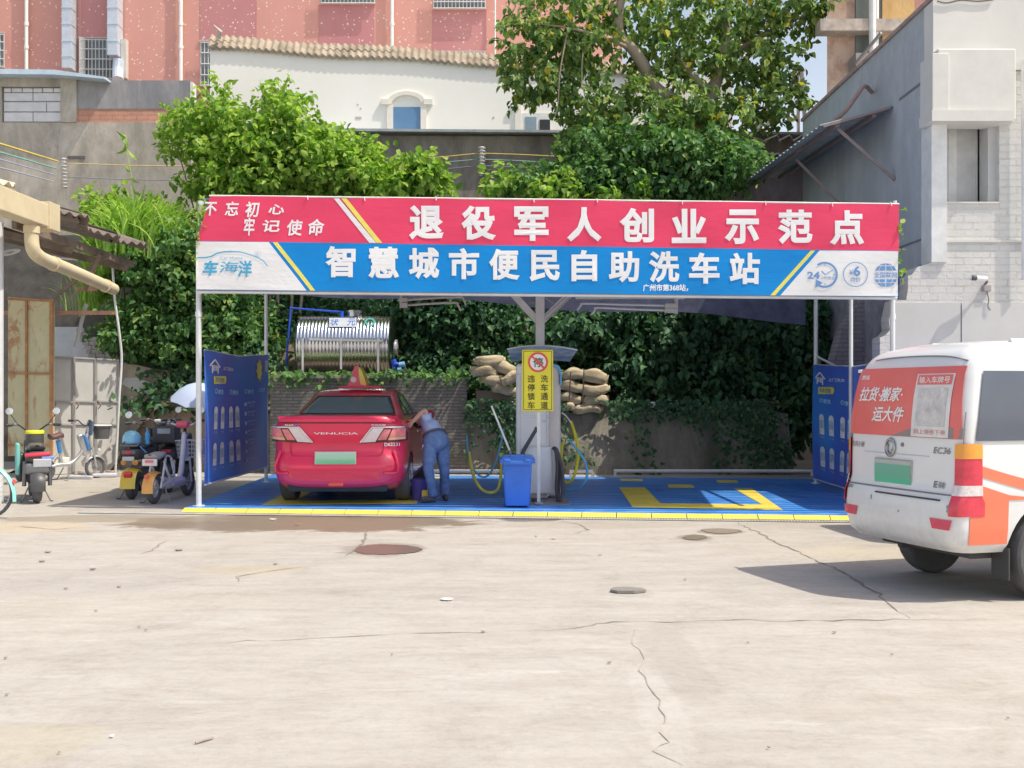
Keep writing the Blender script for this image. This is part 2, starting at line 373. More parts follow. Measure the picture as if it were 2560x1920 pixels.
# bits lying about the yard
bits = [(232, 1425, 16, 1), (165, 1473, 12, 0), (298, 1469, 12, 0), (447, 1377, 22, 0), (120, 1382, 18, 0), (105, 1405, 18, 0), (689, 1412, 12, 0), (1117, 1501, 34, 2), (1208, 1582, 12, 0),
        (510, 1856, 32, 3), (148, 1886, 8, 0), (280, 1845, 12, 2), (1340, 1343, 8, 0), (1384, 1348, 14, 4), (1713, 1451, 8, 0), (2086, 1584, 11, 0), (2520, 1800, 7, 0), (1524, 1660, 11, 0), (1922, 1874, 8, 0), (744, 1313, 14, 5), (240, 1530, 9, 0), (365, 1578, 8, 0), (1500, 1390, 10, 0),
        (682, 1300, 20, 2), (1395, 1287, 36, 4), (348, 1570, 8, 0), (980, 1640, 7, 0), (1870, 1610, 7, 0), (2230, 1640, 7, 0), (15, 1648, 10, 0), (18, 1740, 10, 0)]
lcol = [M((.33, .28, .23)), M((.2, .22, .2)), M((.85, .84, .8)), M((.36, .31, .26)), M((.62, .60, .42)), M((.4, .3, .2))]
for i, (px, py, wpx, k) in enumerate(bits):
    p = G(px, py); sz = wpx / F * p.y; b = MB(); a = rng.uniform(-.5, .5)
    if k == 3: b.tube([p + Vector((-sz / 2, -.03, .008)), p + Vector((0, 0, .012)), p + Vector((sz / 2, .04, .008))], .006, 6)
    else:
        q = [(-.5, 0), (-.2, .35), (.25, .3), (.5, .05), (.2, -.3), (-.25, -.25)]
        b.prism([p + Vector((x * sz * math.cos(a) - y * sz * math.sin(a), y * sz * 1.3 + x * sz * math.sin(a), .006 + .012 * abs(x))) for x, y in q], (0, 0, .004))
    lab = {0: 'dry brown leaf scrap lying on the pale concrete yard', 1: 'dark pebble on the concrete yard left of the long crack', 2: 'white scrap of paper lying on the concrete yard', 3: 'dark twig lying at the front of the yard', 4: 'pale yellowish plant scrap near the drain' if px > 1390 else 'small pale plant scrap on the concrete between puddle and drain', 5: 'curled brown leaf standing in the damp stain'}[k]
    o = b.build({0: 'leaf_scrap', 1: 'pebble', 2: 'paper_scrap', 3: 'twig', 4: 'plant_scrap', 5: 'curled_leaf'}[k], lcol[k]); tag(o, lab, 'litter', {0: 'leaf scraps on the yard', 2: 'paper scraps on the yard'}.get(k))
p = G(1567, 1481); b = MB(); b.prism([p + Vector((x, y, .005)) for x, y in ((-.13, 0), (-.1, .09), (.02, .12), (.13, .06), (.15, -.02), (.05, -.07), (-.08, -.06))], (0, 0, .02))
tag(b.build('flattened_rag', M((.27, .25, .23), .9, bump=.5)), 'dark flattened rag lying in the middle of the yard', 'rag')

# ================================================================== HILLSIDE (earth bank behind the wash bays)
def hz_(x, y):
    y0 = 21.4 if x > -.9 else 21.5
    f = min(1, max(0, (y - y0) / 6.0)); z = 1.25 + 3.4 * f ** .85
    if x < -7.2: z *= max(.0, 1 - (-7.2 - x) / .8)
    return z
mb = MB(); mb.grid(lambda u, v: Vector((u, v, hz_(u, v) + .12 * math.sin(u * 2.1 + v) + .08 * math.sin(u * 5.3 - v * 2))), [-10 + i * .5 for i in range(41)], [21.2 + .4 * i for i in range(18)])
mb.add([(-10, 21.2, -.2), (10, 21.2, -.2)] , [])
tag(mb.build('hillside', M((.17, .135, .10), .95, var=.35, bump=.8, bs=8), smooth=180), kind='structure')

# ================================================================== WALLS BEHIND
def stained(c, s1, s2, name='stained_plaster', bump=.35):
    t = NT(name); v = t.obj((1.0, 1.0, .28)); n = t.noise(1.1, 10, .75, v, .6); n2 = t.noise(3.5, 8, .7); n3 = t.noise(26, 4, .6)
    cc = t.ramp(n2, [(.3, tuple(x * .86 for x in c)), (.7, tuple(min(1, x * 1.1) for x in c))])
    cc = t.mix(t.ramp(n, [(.42, 0.), (.62, 1.)]), cc, s1); cc = t.mix(t.ramp(t.noise(.8, 8, .75, v, 1.), [(.55, 0.), (.7, .8)]), cc, s2)
    t.col(cc); t.set(Roughness=.95, Specular_IOR_Level=.2); t.bump(t.math('ADD', n2, t.math('MULTIPLY', n3, .4)), bump, .02); return t.m
def bricks(c1, c2, mo, sx=.25, sy=.075, name='brickwork', mort=.012, bump=.5, rot=(R(90), 0, 0), stain=None):
    t = NT(name); b = t.n('TexBrick'); t.l(t.obj((1, 1, 1), rot), b.inputs[0])
    b.inputs['Scale'].default_value = 1; b.inputs['Brick Width'].default_value = sx; b.inputs['Row Height'].default_value = sy; b.inputs['Mortar Size'].default_value = mort
    b.inputs['Mortar Smooth'].default_value = .3; b.inputs['Bias'].default_value = 0
    for k, c in (('Color1', c1), ('Color2', c2), ('Mortar', mo)): b.inputs[k].default_value = (*lin(c), 1)
    n = t.noise(2.2, 9, .75); c = t.mix(t.ramp(n, [(.35, .5), (.6, 0.)]), b.outputs[0], tuple(x * .55 for x in c1))
    if stain: c = t.mix(t.ramp(t.noise(1.3, 8, .7), [(.5, 0.), (.62, .9)]), c, stain)
    t.col(c); t.set(Roughness=.92, Specular_IOR_Level=.2); t.bump(t.math('ADD', t.math('MULTIPLY', b.outputs[1], -1.), t.math('MULTIPLY', t.noise(30), .3)), bump, .012); return t.m
# left grey wall with blocked-up opening
WL = thing('concrete_wall', 'tall grey concrete wall with a block filled opening and a brick band, upper left', 'wall', (-10, 27, 0))
W = lambda px, py, dy=0: A(px, py, 27) + Vector((0, dy, 0))
mgrey = stained((.55, .50, .43), (.34, .31, .27), (.66, .63, .58))
def rect(b, x0, y0, x1, y1, Y, th, dy=0): b.span(A(x0, y1, Y) + Vector((0, dy, 0)), A(x1, y0, Y) + Vector((0, dy + th, 0)))
b = MB(); rect(b, -260, 306, 478, 860, 27, .4); rect(b, 153, 190, 193, 306, 27, .4, -.05); rect(b, -260, 186, 153, 217, 27, .4, -.02); rect(b, -260, 217, 4, 306, 27, .4)
b.build('concrete_frame', mgrey, WL)
b = MB(); rect(b, 4, 217, 153, 306, 27, .2, .12)
for y0, y1, xs in ((219, 229, (6, 26, 53, 80, 104, 131, 151)), (231, 251, (6, 80, 151)), (254, 277, (6, 114, 151)), (280, 303, (6, 80, 151))):
    for xa, xb in zip(xs, xs[1:]):
        p, q = A(xa + 1, y1, 27), A(xb - 1, y0, 27); b.span(p + Vector((0, .05, 0)), q + Vector((0, .125, 0)), .012)
b.build('block_infill', M((.72, .72, .74), .9, var=.1, bump=.3), WL)
b = MB(); rect(b, 193, 201, 475, 272, 27, .35); b.build('dark_plaster_panel', stained((.38, .37, .38), (.26, .26, .28), (.46, .45, .46)), WL)
b = MB(); rect(b, 193, 272, 472, 306, 27, .33, .015); b.build('brick_band', bricks((.72, .36, .25), (.62, .32, .24), (.4, .3, .27), .30, .12, mort=.01), WL)
b = MB(); rect(b, 474, 205, 482, 262, 27, .3, .0); b.build('white_edge', M((.74, .73, .7)), WL)
b = MB(); q = [A(-260, 168, 26.6), A(135, 174, 26.6), A(262, 192, 26.6), A(262, 197, 26.6), A(135, 186, 26.6), A(-260, 182, 26.6)]; b.prism(q, (0, 3, .1)); b.build('roof_slab', M((.55, .68, .80), .5), WL)
b = MB(); rect(b, 170, 390, 213, 397, 27, .02, -.02); b.build('slot', M((.14, .13, .13)), WL)
# dark stained retaining wall
RW = thing('retaining_wall', 'dark stained retaining wall under the white building', 'wall', (0, 28.4, 0))
b = MB(); b.span((-8.6, 28.4, 4.5), (8.5, 28.9, 8.33)); b.build('wall_face', stained((.42, .37, .33), (.23, .20, .19), (.33, .30, .24)), RW)
b = MB(); b.prism([(-5.3, 28.1, 8.47), (8.5, 28.1, 8.36), (8.5, 28.1, 8.30), (-5.3, 28.1, 8.40)], (0, .9, .05)); b.build('capping_slab', M((.42, .47, .50), .7, var=.2), RW)

# white building
WB = thing('white_building', 'long white plastered building with a tiled eave and arched window', 'building', (-1, 29, 8))
XA, YA, XB, YB = -8.1, 29.0, 6.0, 29.5
def WBp(px, py, d=0):
    k = (px - 1280) / F; s = (k * YA - XA) / ((XB - XA) - k * (YB - YA)); Y = YA + s * (YB - YA)
    return Vector((k * Y, Y - d, H + (HZ - py) / F * Y))
def plaster():
    t = NT('white_plaster'); n = t.noise(.8, 9, .7, t.obj((1, 1, .5))); n2 = t.noise(2.4, 10, .75)
    c = t.ramp(n, [(.3, (.92, .895, .83)), (.7, (.96, .94, .885))]); c = t.mix(t.ramp(n2, [(.64, 0.), (.74, .4)]), c, (.68, .64, .58))
    t.col(c); t.set(Roughness=.9, Specular_IOR_Level=.2); t.bump(n2, .15, .01); return t.m
mpl = plaster()
def wq(b, x0, y0, x1, y1, d0, d1): b.prism([WBp(x0, y0, d0), WBp(x1, y0, d0), WBp(x1, y1, d0), WBp(x0, y1, d0)], (0, d0 - d1, 0))
b = MB(); tl, bl = WBp(525, 118), WBp(525, 352); tr, br = WBp(1830, 196), WBp(1830, 352)
b.prism([tl, tr, br, bl], (.6, 6, 0)); b.build('wall', mpl, WB)
b = MB()
for r0 in (0, 1):
    n = 62
    def tile(u, v, r0=r0):
        a, c = WBp(522, 110), WBp(1600, 176); p = a.lerp(c, u); ph = u * n * 2 * math.pi
        return p + Vector((0, -.10 + .13 * (v + r0), -.10 + .17 * (v + r0) + .02 * r0 + .034 * math.sin(ph) + .03 * math.sin(u * 17 + r0)))
    b.solid(tile, [i / (n * 6) for i in range(n * 6 + 1)], [0, .5, 1.05], (0, .02, -.07))
b.build('eave_tiles', M((.40, .33, .25), .95, var=.35, vs=2, bump=.3), WB)
b = MB(); b.tube([WBp(548, 108, .1) + Vector((0, 0, .12)), WBp(556, 104, .2) + Vector((0, 0, .2)), WBp(541, 100, .3) + Vector((0, 0, .3))], [.08, .06, .02]); b.build('ridge_horn', M((.58, .50, .43)), WB)
mtrim = M((.85, .80, .72), .9, var=.06)
Wn = tag(MB().build('window', mtrim, WB)); bpy.data.objects.remove(Wn)
b = MB(); wq(b, 983, 268, 1052, 332, .02, -.05); wn = b.build('window', M((.13, .27, .47), .12, var=.15, vs=.8, spec=.6), WB)
b = MB(); wq(b, 968, 262, 983, 334, .07, -.02); wq(b, 1052, 262, 1067, 334, .07, -.02); wq(b, 954, 249, 975, 263, .1, -.02); wq(b, 1060, 249, 1082, 263, .1, -.02)
f = lambda x, y, d=0: WBp(x, y, .08 + d)
arc = MB(); ring2d(arc, 1017, 264, 38, 52, f, 185, 355, 24, .66); P = arc.v; b.add(P, arc.f); b.add([Vector(p) + Vector((0, .1, 0)) for p in P], arc.f)
n = len(P) // 2
for k in (0, 1): b.add([P[2 * i + k] for i in range(n)] + [Vector(P[2 * i + k]) + Vector((0, .1, 0)) for i in range(n)], [(i, i + 1, n + i + 1, n + i) for i in range(n - 1)])
b.build('arched_surround', mtrim, WB)
b = MB(); wq(b, 1303, 283, 1376, 345, .03, -.05); wn = b.build('window', M((.78, .78, .76), .6), WB)
b = MB(); wq(b, 1313, 293, 1341, 343, .045, -.02); b.build('pane', M((.30, .38, .46), .1, spec=.6), wn)
b = MB(); wq(b, 1349, 300, 1375, 343, .05, -.02); b.build('open_sash', M((.06, .06, .07), .3), wn)
b = MB(); wq(b, 1288, 262, 1303, 345, .06, -.02); wq(b, 1278, 262, 1298, 274, .09, -.02); b.build('pilaster', mtrim, WB)
b = MB(); wq(b, 655, 238, 735, 290, .03, -.05); b.build('window', M((.1, .12, .14), .2), WB)
b = MB(); wq(b, 1612, 304, 1668, 345, .03, -.05); wn = b.build('window', M((.2, .25, .28), .15), WB)
b = MB(); wq(b, 1655, 300, 1668, 348, .06, -.02); b.build('frame', M((.85, .86, .88)), wn)
b = MB(); wq(b, 889, 292, 904, 297, .012, 0); wq(b, 893, 260, 897, 262, .012, 0); wq(b, 1232, 292, 1236, 296, .012, 0); wq(b, 900, 270, 904, 272, .012, 0); b.build('plaster_scar', M((.5, .46, .42)), WB)

# pink building
def mosaic(c, c2, name):
    t = NT(name); v = t.n('TexVoronoi'); v.inputs['Scale'].default_value = 7.0; v.inputs['Randomness'].default_value = 1; t.l(t.tc.outputs['Object'], v.inputs['Vector'])
    n = t.noise(.35, 7, .7, t.obj((1, 1, .35))); base = t.ramp(n, [(.3, c2), (.65, c)])
    wn_ = t.n('TexWhiteNoise'); t.l(v.outputs['Position'], wn_.inputs['Vector'])
    rad = t.math('MULTIPLY', wn_.outputs['Value'], .16)
    d = t.math('LESS_THAN', t.math('ADD', v.outputs['Distance'], t.math('MULTIPLY', t.noise(30, 2), .22)), t.math('ADD', rad, .19))
    t.col(t.mix(d, base, (.84, .67, .62))); t.set(Roughness=.6); return t.m
PB = thing('pink_building', 'tall pink mosaic tiled building with barred windows and white downpipes', 'building', (-10, 38, 0))
P_ = lambda px, py: A(px, py, 38)
def pq(b, x0, y0, x1, y1, d0, d1): b.span(A(x0, y1, 38) + Vector((0, -d0, 0)), A(x1, y0, 38) + Vector((0, -d1, 0)))
mm = mosaic((.70, .35, .29), (.63, .30, .25), 'pink_mosaic'); md = mosaic((.58, .27, .25), (.50, .20, .22), 'dark_mosaic')
b = MB(); pq(b, -700, -500, 1556, 600, 0, -12); b.build('wall', mm, PB)
for x0, y0, x1, y1 in ((203, -60, 284, 97), (500, -60, 642, 104), (797, 12, 936, 121), (1081, 24, 1216, 134), (500, 214, 545, 300)):
    b = MB(); pq(b, x0, y0, x1, y1, .012, -.05); b.build('spandrel_panel', md, PB)
mbar = M((.62, .62, .60), .5, var=.1)
for x0, y0, x1, y1 in ((203, 97, 284, 198), (-60, 84, 10, 168), (502, 104, 640, 215), (803, -50, 936, 9), (1084, -50, 1213, 22), (801, 118, 934, 190), (1085, 131, 1213, 200)):
    b = MB(); pq(b, x0, y0, x1, y1, .015, -.02); wn = b.build('window', M((.16, .19, .21), .15, var=.3, vs=.6, spec=.6), PB)
    b = MB(); n = int((x1 - x0) / 9)
    for i in range(n + 1): x = x0 + (x1 - x0) * i / n; b.tube([A(x, y0, 37.8), A(x, y1, 37.8)], .016, 5)
    for y in [y0 + 2] + [y0 + (y1 - y0) * k / 4 for k in (1, 2, 3)] + [y1 - 2]: b.tube([A(x0, y, 37.78), A(x1, y, 37.78)], .02, 5)
    b.build('window_bars', mbar, wn)
    b = MB(); pq(b, x0 - 3, y1, x1 + 3, y1 + 3, .12, 0); b.build('sill', M((.62, .5, .46)), wn); b = MB(); pq(b, x0 - 3, y0 - 3, x1 + 3, y0, .06, 0); b.build('lintel', M((.62, .5, .46)), wn)
for x, wpx, y1 in ((66, 8.5, 300), (452, 9, 320), (980, 8.5, 300), (1238, 3.5, 300)):
    b = MB(); b.tube([A(x, -300, 37.85), A(x, y1, 37.85)], wpx / 2 / F * 38, 12)
    for y in (-80, 118, 60): b.lathe([(wpx / 2 / F * 38 + .02, -.06), (wpx / 2 / F * 38 + .02, .06)], A(x, y, 37.85))
    b.build('downpipe', M((.85, .84, .80), .5, var=.05), PB)
mduct = M((.62, .68, .76), .4, .3, var=.1)
for x0, x1, y1 in ((172, 194, 182), (284, 309, 150)):
    b = MB(); pq(b, x0, -300, x1, y1, .6, .05)
    for y in (-45, 33, 73, 115, 153):
        if y < y1: pq(b, x0 - 1, y, x1 + 1, y + 2, .62, .04)
    if x0 > 200: b.tube([A(297, 150, 37.7), A(295, 175, 37.66), A(295, 200, 37.4)], .19, 12)
    b.build('duct', mduct, PB)
b = MB(); pq(b, 204, 97, 216, 190, .22, .02); pq(b, 310, 104, 322, 200, .3, .02); b.build('vent_pipe', M((.6, .58, .54), .5), PB)

# ================================================================== RIGHT SIDE BUILDINGS
def painted_brick():
    t = NT('painted_brick'); b = t.n('TexBrick'); t.l(t.obj((1, 1, 1), (R(90), 0, 0)), b.inputs[0]); b.inputs['Scale'].default_value = 1
    b.inputs['Brick Width'].default_value = .26; b.inputs['Row Height'].default_value = .105; b.inputs['Mortar Size'].default_value = .012; b.inputs['Mortar Smooth'].default_value = .2
    n = t.noise(1.6, 9, .75); n2 = t.noise(4.5, 8, .8)
    c = t.ramp(n, [(.3, (.64, .635, .61)), (.65, (.74, .735, .71))])
    gate = t.math('MULTIPLY', b.outputs[1], t.ramp(n2, [(.50, 0.), (.66, 1.)])); c = t.mix(t.math('MULTIPLY', gate, .75), c, (.42, .41, .39))
    t.col(c); t.set(Roughness=.8, Specular_IOR_Level=.25); t.bump(t.math('ADD', t.math('MULTIPLY', b.outputs[1], -.8), t.math('MULTIPLY', t.noise(14, 6, .7), .55)), .75, .025); return t.m
FB = thing('brick_building', 'white painted brick building at the right with a recessed doorway and grey side wall', 'building', (6.3, 16, 0))
mwb = painted_brick(); mwp = M((.70, .69, .655), .85, var=.06, vs=1.2, bump=.12)
FW = lambda px, py, dy=0: A(px, py, 16) + Vector((0, dy, 0))
def fq(b, pts, dy, th): b.prism([FW(x, y, dy) for x, y in pts], (0, th, 0))
b = MB(); fq(b, [(2498, 178), (2900, 178), (2900, 1260), (2498, 1260)], 0, .35)
fq(b, [(2331, 507), (2498, 507), (2498, 1260), (2197, 1250), (2200, 845), (2214, 838), (2225, 825), (2222, 800), (2228, 770), (2233, 750), (2266, 750), (2270, 720), (2270, 690), (2281, 686), (2293, 668), (2310, 662), (2331, 655)], 0, .35)
b.build('brick_wall', mwb, FB)
b = MB(); fq(b, [(2331, 2), (2900, 2), (2900, 176), (2502, 176), (2502, 146), (2331, 146)], -.03, .35); b.build('plaster_band', mwp, FB); b = MB()
fq(b, [(2331, 600), (2700, 600), (2700, 606), (2331, 606)], -.03, .03); b.build('string_course', mwp, FB); b = MB(); fq(b, [(2331, 505), (2495, 505), (2495, 509), (2331, 509)], -.03, .05)
b.build('sill', mwp, FB)
b = MB(); fq(b, [(2234, 757), (2400, 757), (2400, 1255), (2234, 1255)], -.02, .02); fq(b, [(2403, 757), (2700, 757), (2700, 1255), (2403, 1255)], -.028, .028); b.build('smooth_panel', M((.63, .625, .61), .7, var=.07, vs=1), FB)
b = MB(); b.span(A(2345, 300, 15.75), A(2498, 150, 16.3), .02); b.span(A(2330, 302, 15.7), A(2496, 297, 16.2)); b.span(A(2331, 300, 15.72), A(2341, 158, 16.2), .01); b.build('shutter_box', M((.70, .69, .65), .6, var=.05), FB)
b = MB(); b.span(A(2331, 507, 16.6), A(2500, 302, 16.65)); b.span(A(2470, 507, 16.1), A(2500, 302, 16.6)); b.build('recess_panel', M((.58, .585, .58), .7, var=.06), FB)
b = MB()
for x in (2333, 2372, 2435, 2444): b.span(A(x, 507, 16.40), A(x + 6, 302, 16.6))
for y in (325, 330): b.span(A(2333, y + 3, 16.46), A(2470, y, 16.6))
b.span(A(2329, 655, 15.95), A(2341, 300, 16.35)); b.build('door_frame', M((.76, .77, .765), .6), FB)
gs = stained((.48, .51, .54), (.42, .445, .48), (.52, .55, .58), 'grey_side'); 
b = MB(); b.prism([(6.245, 16.02, 3.52), (6.245, 17.5, 3.38), (6.245, 17.5, 4.5), (6.245, 23.2, 4.5), (6.245, 23.2, 7.42), (6.245, 16.02, 7.42)], (.08, 0, 0)); b.build('side_wall', gs, FB)
b = MB(); b.span((6.235, 16.05, 6.28), (6.26, 17.4, 6.32)); b.span((6.235, 16.4, 3.9), (6.25, 18, 3.93)); b.build('dark_joint', M((.2, .21, .23)), FB)
b = MB(); b.span((6.2, 16.0, 7.40), (6.6, 23.2, 7.46)); b.build('ragged_coping', M((.40, .30, .27), .95, var=.3, bump=.8), FB)
b = MB(); b.prism([(6.2, 16.03, 3.50), (6.2, 17.5, 3.34), (6.2, 17.5, 3.40), (6.2, 16.03, 3.56)], (.2, 0, 0)); b.build('blue_edging', M((.12, .2, .55)), FB)
b = MB(); b.prism([(6.4, 16.05, 0), (6.4, 22, 0), (6.4, 22, 3.6), (6.4, 16.05, 3.6)], (.2, 0, 0)); b.build('lower_side_wall', M((.35, .33, .36), .9, var=.3, bump=.5), FB)
b = MB(); b.span((6.6, 16.4, 3.4), (12, 23, 7.3)); b.build('core', M((.55, .55, .55)), FB)
# pipes & wires on it
b = MB(); b.tube([A(2560, 150, 15.9), A(2561, 700, 15.9)], .04); b.build('downpipe', M((.8, .8, .8)), FB)
b = MB(); b.tube(spline([FW(2340, 6, -.05), FW(2365, 10, -.05), FW(2400, 3, -.05), FW(2440, 6, -.05), FW(2480, 2, -.05)], 5), .012, 5); b.build('loose_wire', M((.12, .12, .13)), FB)
cc = thing('security_camera', 'white security camera fixed to the white brick wall', 'camera', A(2450, 697, 15.9))
b = MB(); b.tube([A(2430, 694, 15.8), A(2466, 697, 15.85)], .035, 12); b.build('camera_body', M((.85, .85, .85), .4), cc)
b = MB(); b.tube([A(2430, 694, 15.8), A(2440, 695, 15.81)], .039, 12); b.build('lens_hood', M((.1, .1, .11)), cc)
b = MB(); b.tube([A(2464, 698, 15.85), A(2468, 704, 15.95), A(2462, 712, 16)], .018, 6); b.build('bracket', M((.2, .2, .2)), cc)
b = MB(); b.span(A(2460, 728, 15.92), A(2473, 713, 16), .01); jb = b.build('junction_box', M((.42, .38, .38))); tag(jb, 'small dark junction box under the wall camera', 'junction box')
b = MB(); b.tube(spline([A(2467, 728, 15.95), A(2472, 750, 15.95), A(2470, 765, 15.95), A(2476, 776, 15.95)], 5), .008, 5); b.build('cable', M((.2, .2, .2)), jb)
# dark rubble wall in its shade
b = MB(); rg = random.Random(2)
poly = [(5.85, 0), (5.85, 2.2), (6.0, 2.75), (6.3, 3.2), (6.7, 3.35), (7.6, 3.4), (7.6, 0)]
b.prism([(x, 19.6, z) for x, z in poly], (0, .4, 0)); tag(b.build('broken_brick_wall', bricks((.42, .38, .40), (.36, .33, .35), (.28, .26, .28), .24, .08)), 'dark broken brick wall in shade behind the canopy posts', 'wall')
# brown building behind
BB = thing('brown_building', 'weathered orange brown building rising behind the grey side wall', 'building', (9, 24, 0))
def bands():
    t = NT('weathered_facade'); n = t.noise(1.2, 8, .7, t.obj((1.6, 1, .15))); c = t.ramp(n, [(.3, (.48, .31, .23)), (.5, (.62, .47, .38)), (.7, (.72, .60, .52))])
    t.col(t.mix(t.ramp(t.noise(3, 8, .7), [(.46, 0.), (.64, .8)]), c, (.42, .26, .19))); t.set(Roughness=.9); return t.m
bp = lambda px, py, dy=0: A(px, py, 24) + Vector((0, dy, 0))
b = MB(); p_ = [A(2068, 420, 24), A(2760, 420, 24)]; b.prism([Vector((7.0, 24, 6)), Vector((13.2, 24, 6)), Vector((13.2, 30, 6)), Vector((9.2, 30, 6))], (0, 0, 7)); b.build('wall', bands(), BB)
b = MB(); b.span(A(2051, 76, 23.6), A(2700, 62, 24.0)); b.build('ledge', M((.50, .43, .37), .9, var=.3), BB)
b = MB(); b.span(A(2149, 400, 23.97), A(2205, -60, 24.05)); wn = b.build('mosaic_panel', mosaic((.66, .46, .44), (.52, .36, .34), 'dim_mosaic'), BB)
b = MB(); b.span(A(2140, 160, 23.93), A(2200, -60, 24.05)); wn = b.build('window', M((.16, .18, .17), .2), BB)
b = MB(); b.span(A(2206, 400, 23.9), A(2280, -100, 24.05)); b.build('yellow_panel', stained((.70, .48, .22), (.56, .34, .15), (.76, .56, .30)), BB)
b = MB(); b.span(A(2274, 400, 23.92), A(2460, -100, 24.06)); b.build('red_panel', M((.48, .26, .23), .9, var=.2), BB)
b = MB(); b.tube([A(2182, 260, 23.6), A(2180, -100, 23.6)], .075, 10); b.tube([A(2190, 260, 23.7), A(2192, -100, 23.7)], .05, 10); b.build('drainpipe', M((.78, .77, .76)), BB)
b = MB(); b.beam(A(2139, 159, 23.4), A(2203, 82, 22.6), .05); b.span(A(2140, 166, 23.4), A(2182, 150, 23.9)); b.build('window_grating', M((.3, .28, .27)), BB)
# awning on the side wall
AW = thing('corrugated_awning', 'dark corrugated awning leaning off the grey side wall', 'awning', (5.7, 20, 6))
b = MB(); aw = lambda u, v: Vector((5.05 + 1.19 * u, 17.7 + 6.4 * v, 5.95 + .32 * u + .22 * v + .018 * math.sin(v * 150)))
b.solid(aw, [0, .5, 1], [i / 150 for i in range(151)], (0, 0, .012)); b.build('corrugated_sheet', M((.36, .41, .43), .6, .2, var=.25), AW)
b = MB(); b.beam((5.35, 17.75, 5.98), (5.35, 24, 6.2), .07); b.beam((5.95, 17.75, 6.14), (5.95, 24, 6.36), .07)
b.beam((6.24, 17.6, 5.05), (5.4, 17.9, 5.95), .05); b.beam((6.24, 20.2, 5.0), (5.4, 20.5, 6.0), .05); b.beam((6.2, 17.7, 6.25), (5.1, 17.7, 5.94), .04); b.build('strut', M((.30, .24, .23)), AW)
b = MB(); b.tube(spline([(6.2, 18.6, 6.75), (6.0, 18.4, 6.8), (5.8, 18.3, 6.55), (5.6, 18.4, 6.3), (5.3, 20, 6.05)], 5), .035, 8); b.build('bent_conduit', M((.38, .24, .22)), AW)
# dark shed further back
SH = thing('dark_shed', 'dark shed with a rough roof behind the big tree', 'shed', (6, 25, 0))
b = MB(); b.span((4.6, 25.2, 0), (11, 28, 6.9)); b.build('wall', stained((.30, .25, .26), (.20, .18, .20), (.36, .30, .30)), SH)
b = MB(); b.solid(lambda u, v: Vector((4.2 + 3.4 * u, 24.4 + 3 * v, 6.95 + .3 * v + .03 * math.sin(u * 110))), [i / 110 for i in range(111)], [0, 1], (0, 0, .03)); b.build('corrugated_roof', M((.34, .33, .35), .8, var=.3), SH)
b = MB()
for i in range(9): x = 4.4 + i * .33; b.tube([(x, 24.5, 7.3), (x + rg.uniform(-.1, .4), 24.6, 7.45), (x + .5, 25, 7.38)], .02, 5)
b.build('scrap_rods', M((.45, .38, .34)), SH)
# steel frame against the sky
SF = thing('lattice_tower', 'pale steel lattice framework standing against the sky beside the tree', 'steel frame', (6.5, 30, 7))
b = MB(); T = lambda x, y: A(x, y, 30); rr = .05
for p, q in (((2003, 168), (2014, 330)), ((2003, 168), (1965, 238)), ((1994, 186), (1996, 345)), ((1965, 238), (1900, 345)), ((1784, 60), (1790, 345)), ((1800, 60), (1806, 345)), ((1780, 150), (1880, 140)), ((1780, 205), (1890, 195)), ((1840, 60), (1870, 200)), ((1890, 345), (1940, 215)), ((1925, 300), (1985, 215)), ((1760, 175), (1905, 170)), ((1900, 345), (1860, 215))): b.tube([T(*p), T(*q)], rr * rng.uniform(.7, 1.2), 6)
b.build('lattice', M((.66, .63, .62), .6, var=.15), SF)
# ================================================================== WASH BAY PLATFORM
ZP = .05
FL, FR = Vector((-4.34, 14.3, 0)), Vector((5.25, 13.28, 0)); BL, BR = Vector((-4.5, 20.3, 0)), Vector((5.35, 19.2, 0))
PT = lambda p, z: Vector((p[0], p[1], z))
def pl(px, py, z=ZP): return G(px, py, z)
PF = thing('wash_platform', 'blue grated wash platform with yellow edge and parking marks under the banner canopy', 'platform', (0.4, 14, 0))
def grating():
    t = NT('blue_grating'); wv = t.n('TexWave'); wv.wave_type = 'BANDS'; wv.bands_direction = 'Y'; wv.inputs['Scale'].default_value = 1.25; wv.inputs['Distortion'].default_value = 1.0; wv.inputs['Detail'].default_value = 2
    t.l(t.tc.outputs['Object'], wv.inputs['Vector']); n = t.noise(1.2, 7, .7); n2 = t.noise(2.2, 7, .75, t.obj((1, 3, 1)))
    c = t.ramp(n, [(.3, (.04, .26, .80)), (.7, (.14, .44, .95))]); c = t.mix(t.ramp(wv.outputs[0], [(.25, .8), (.6, 0.)]), c, (.02, .12, .52))
    c = t.mix(t.ramp(n2, [(.5, 0.), (.7, .6)]), c, (.32, .55, .95)); t.col(c); t.set(Roughness=t.ramp(n, [(.3, .25), (.7, .55)])); t.bump(wv.outputs[0], .5, .02); return t.m
b = MB(); b.prism([PT(FL, 0), PT(FR, 0), PT(BR, 0), PT(BL, 0)], (0, 0, ZP)); b.build('blue_grating', grating(), PF)
myel = M((.87, .70, .12), .5, var=.15, vs=3, stain=(.62, .52, .22), stv=.58)
d = (FR - FL).normalized(); nrm = Vector((d.y, -d.x, 0)); L_ = (FR - FL).length; n = 22
b = MB()
for i in range(n):
    p, q = FL + d * (L_ * i / n + .006), FL + d * (L_ * (i + 1) / n - .006)
    b.add([PT(p, ZP + .004), PT(q, ZP + .004), PT(q + nrm * .11, .008), PT(p + nrm * .11, .008), PT(p, .002), PT(q, .002)], [(0, 1, 2, 3), (3, 2, 5, 4), (0, 3, 4), (1, 5, 2), (0, 4, 5, 1)])
b.build('yellow_edge', myel, PF, fix=True)
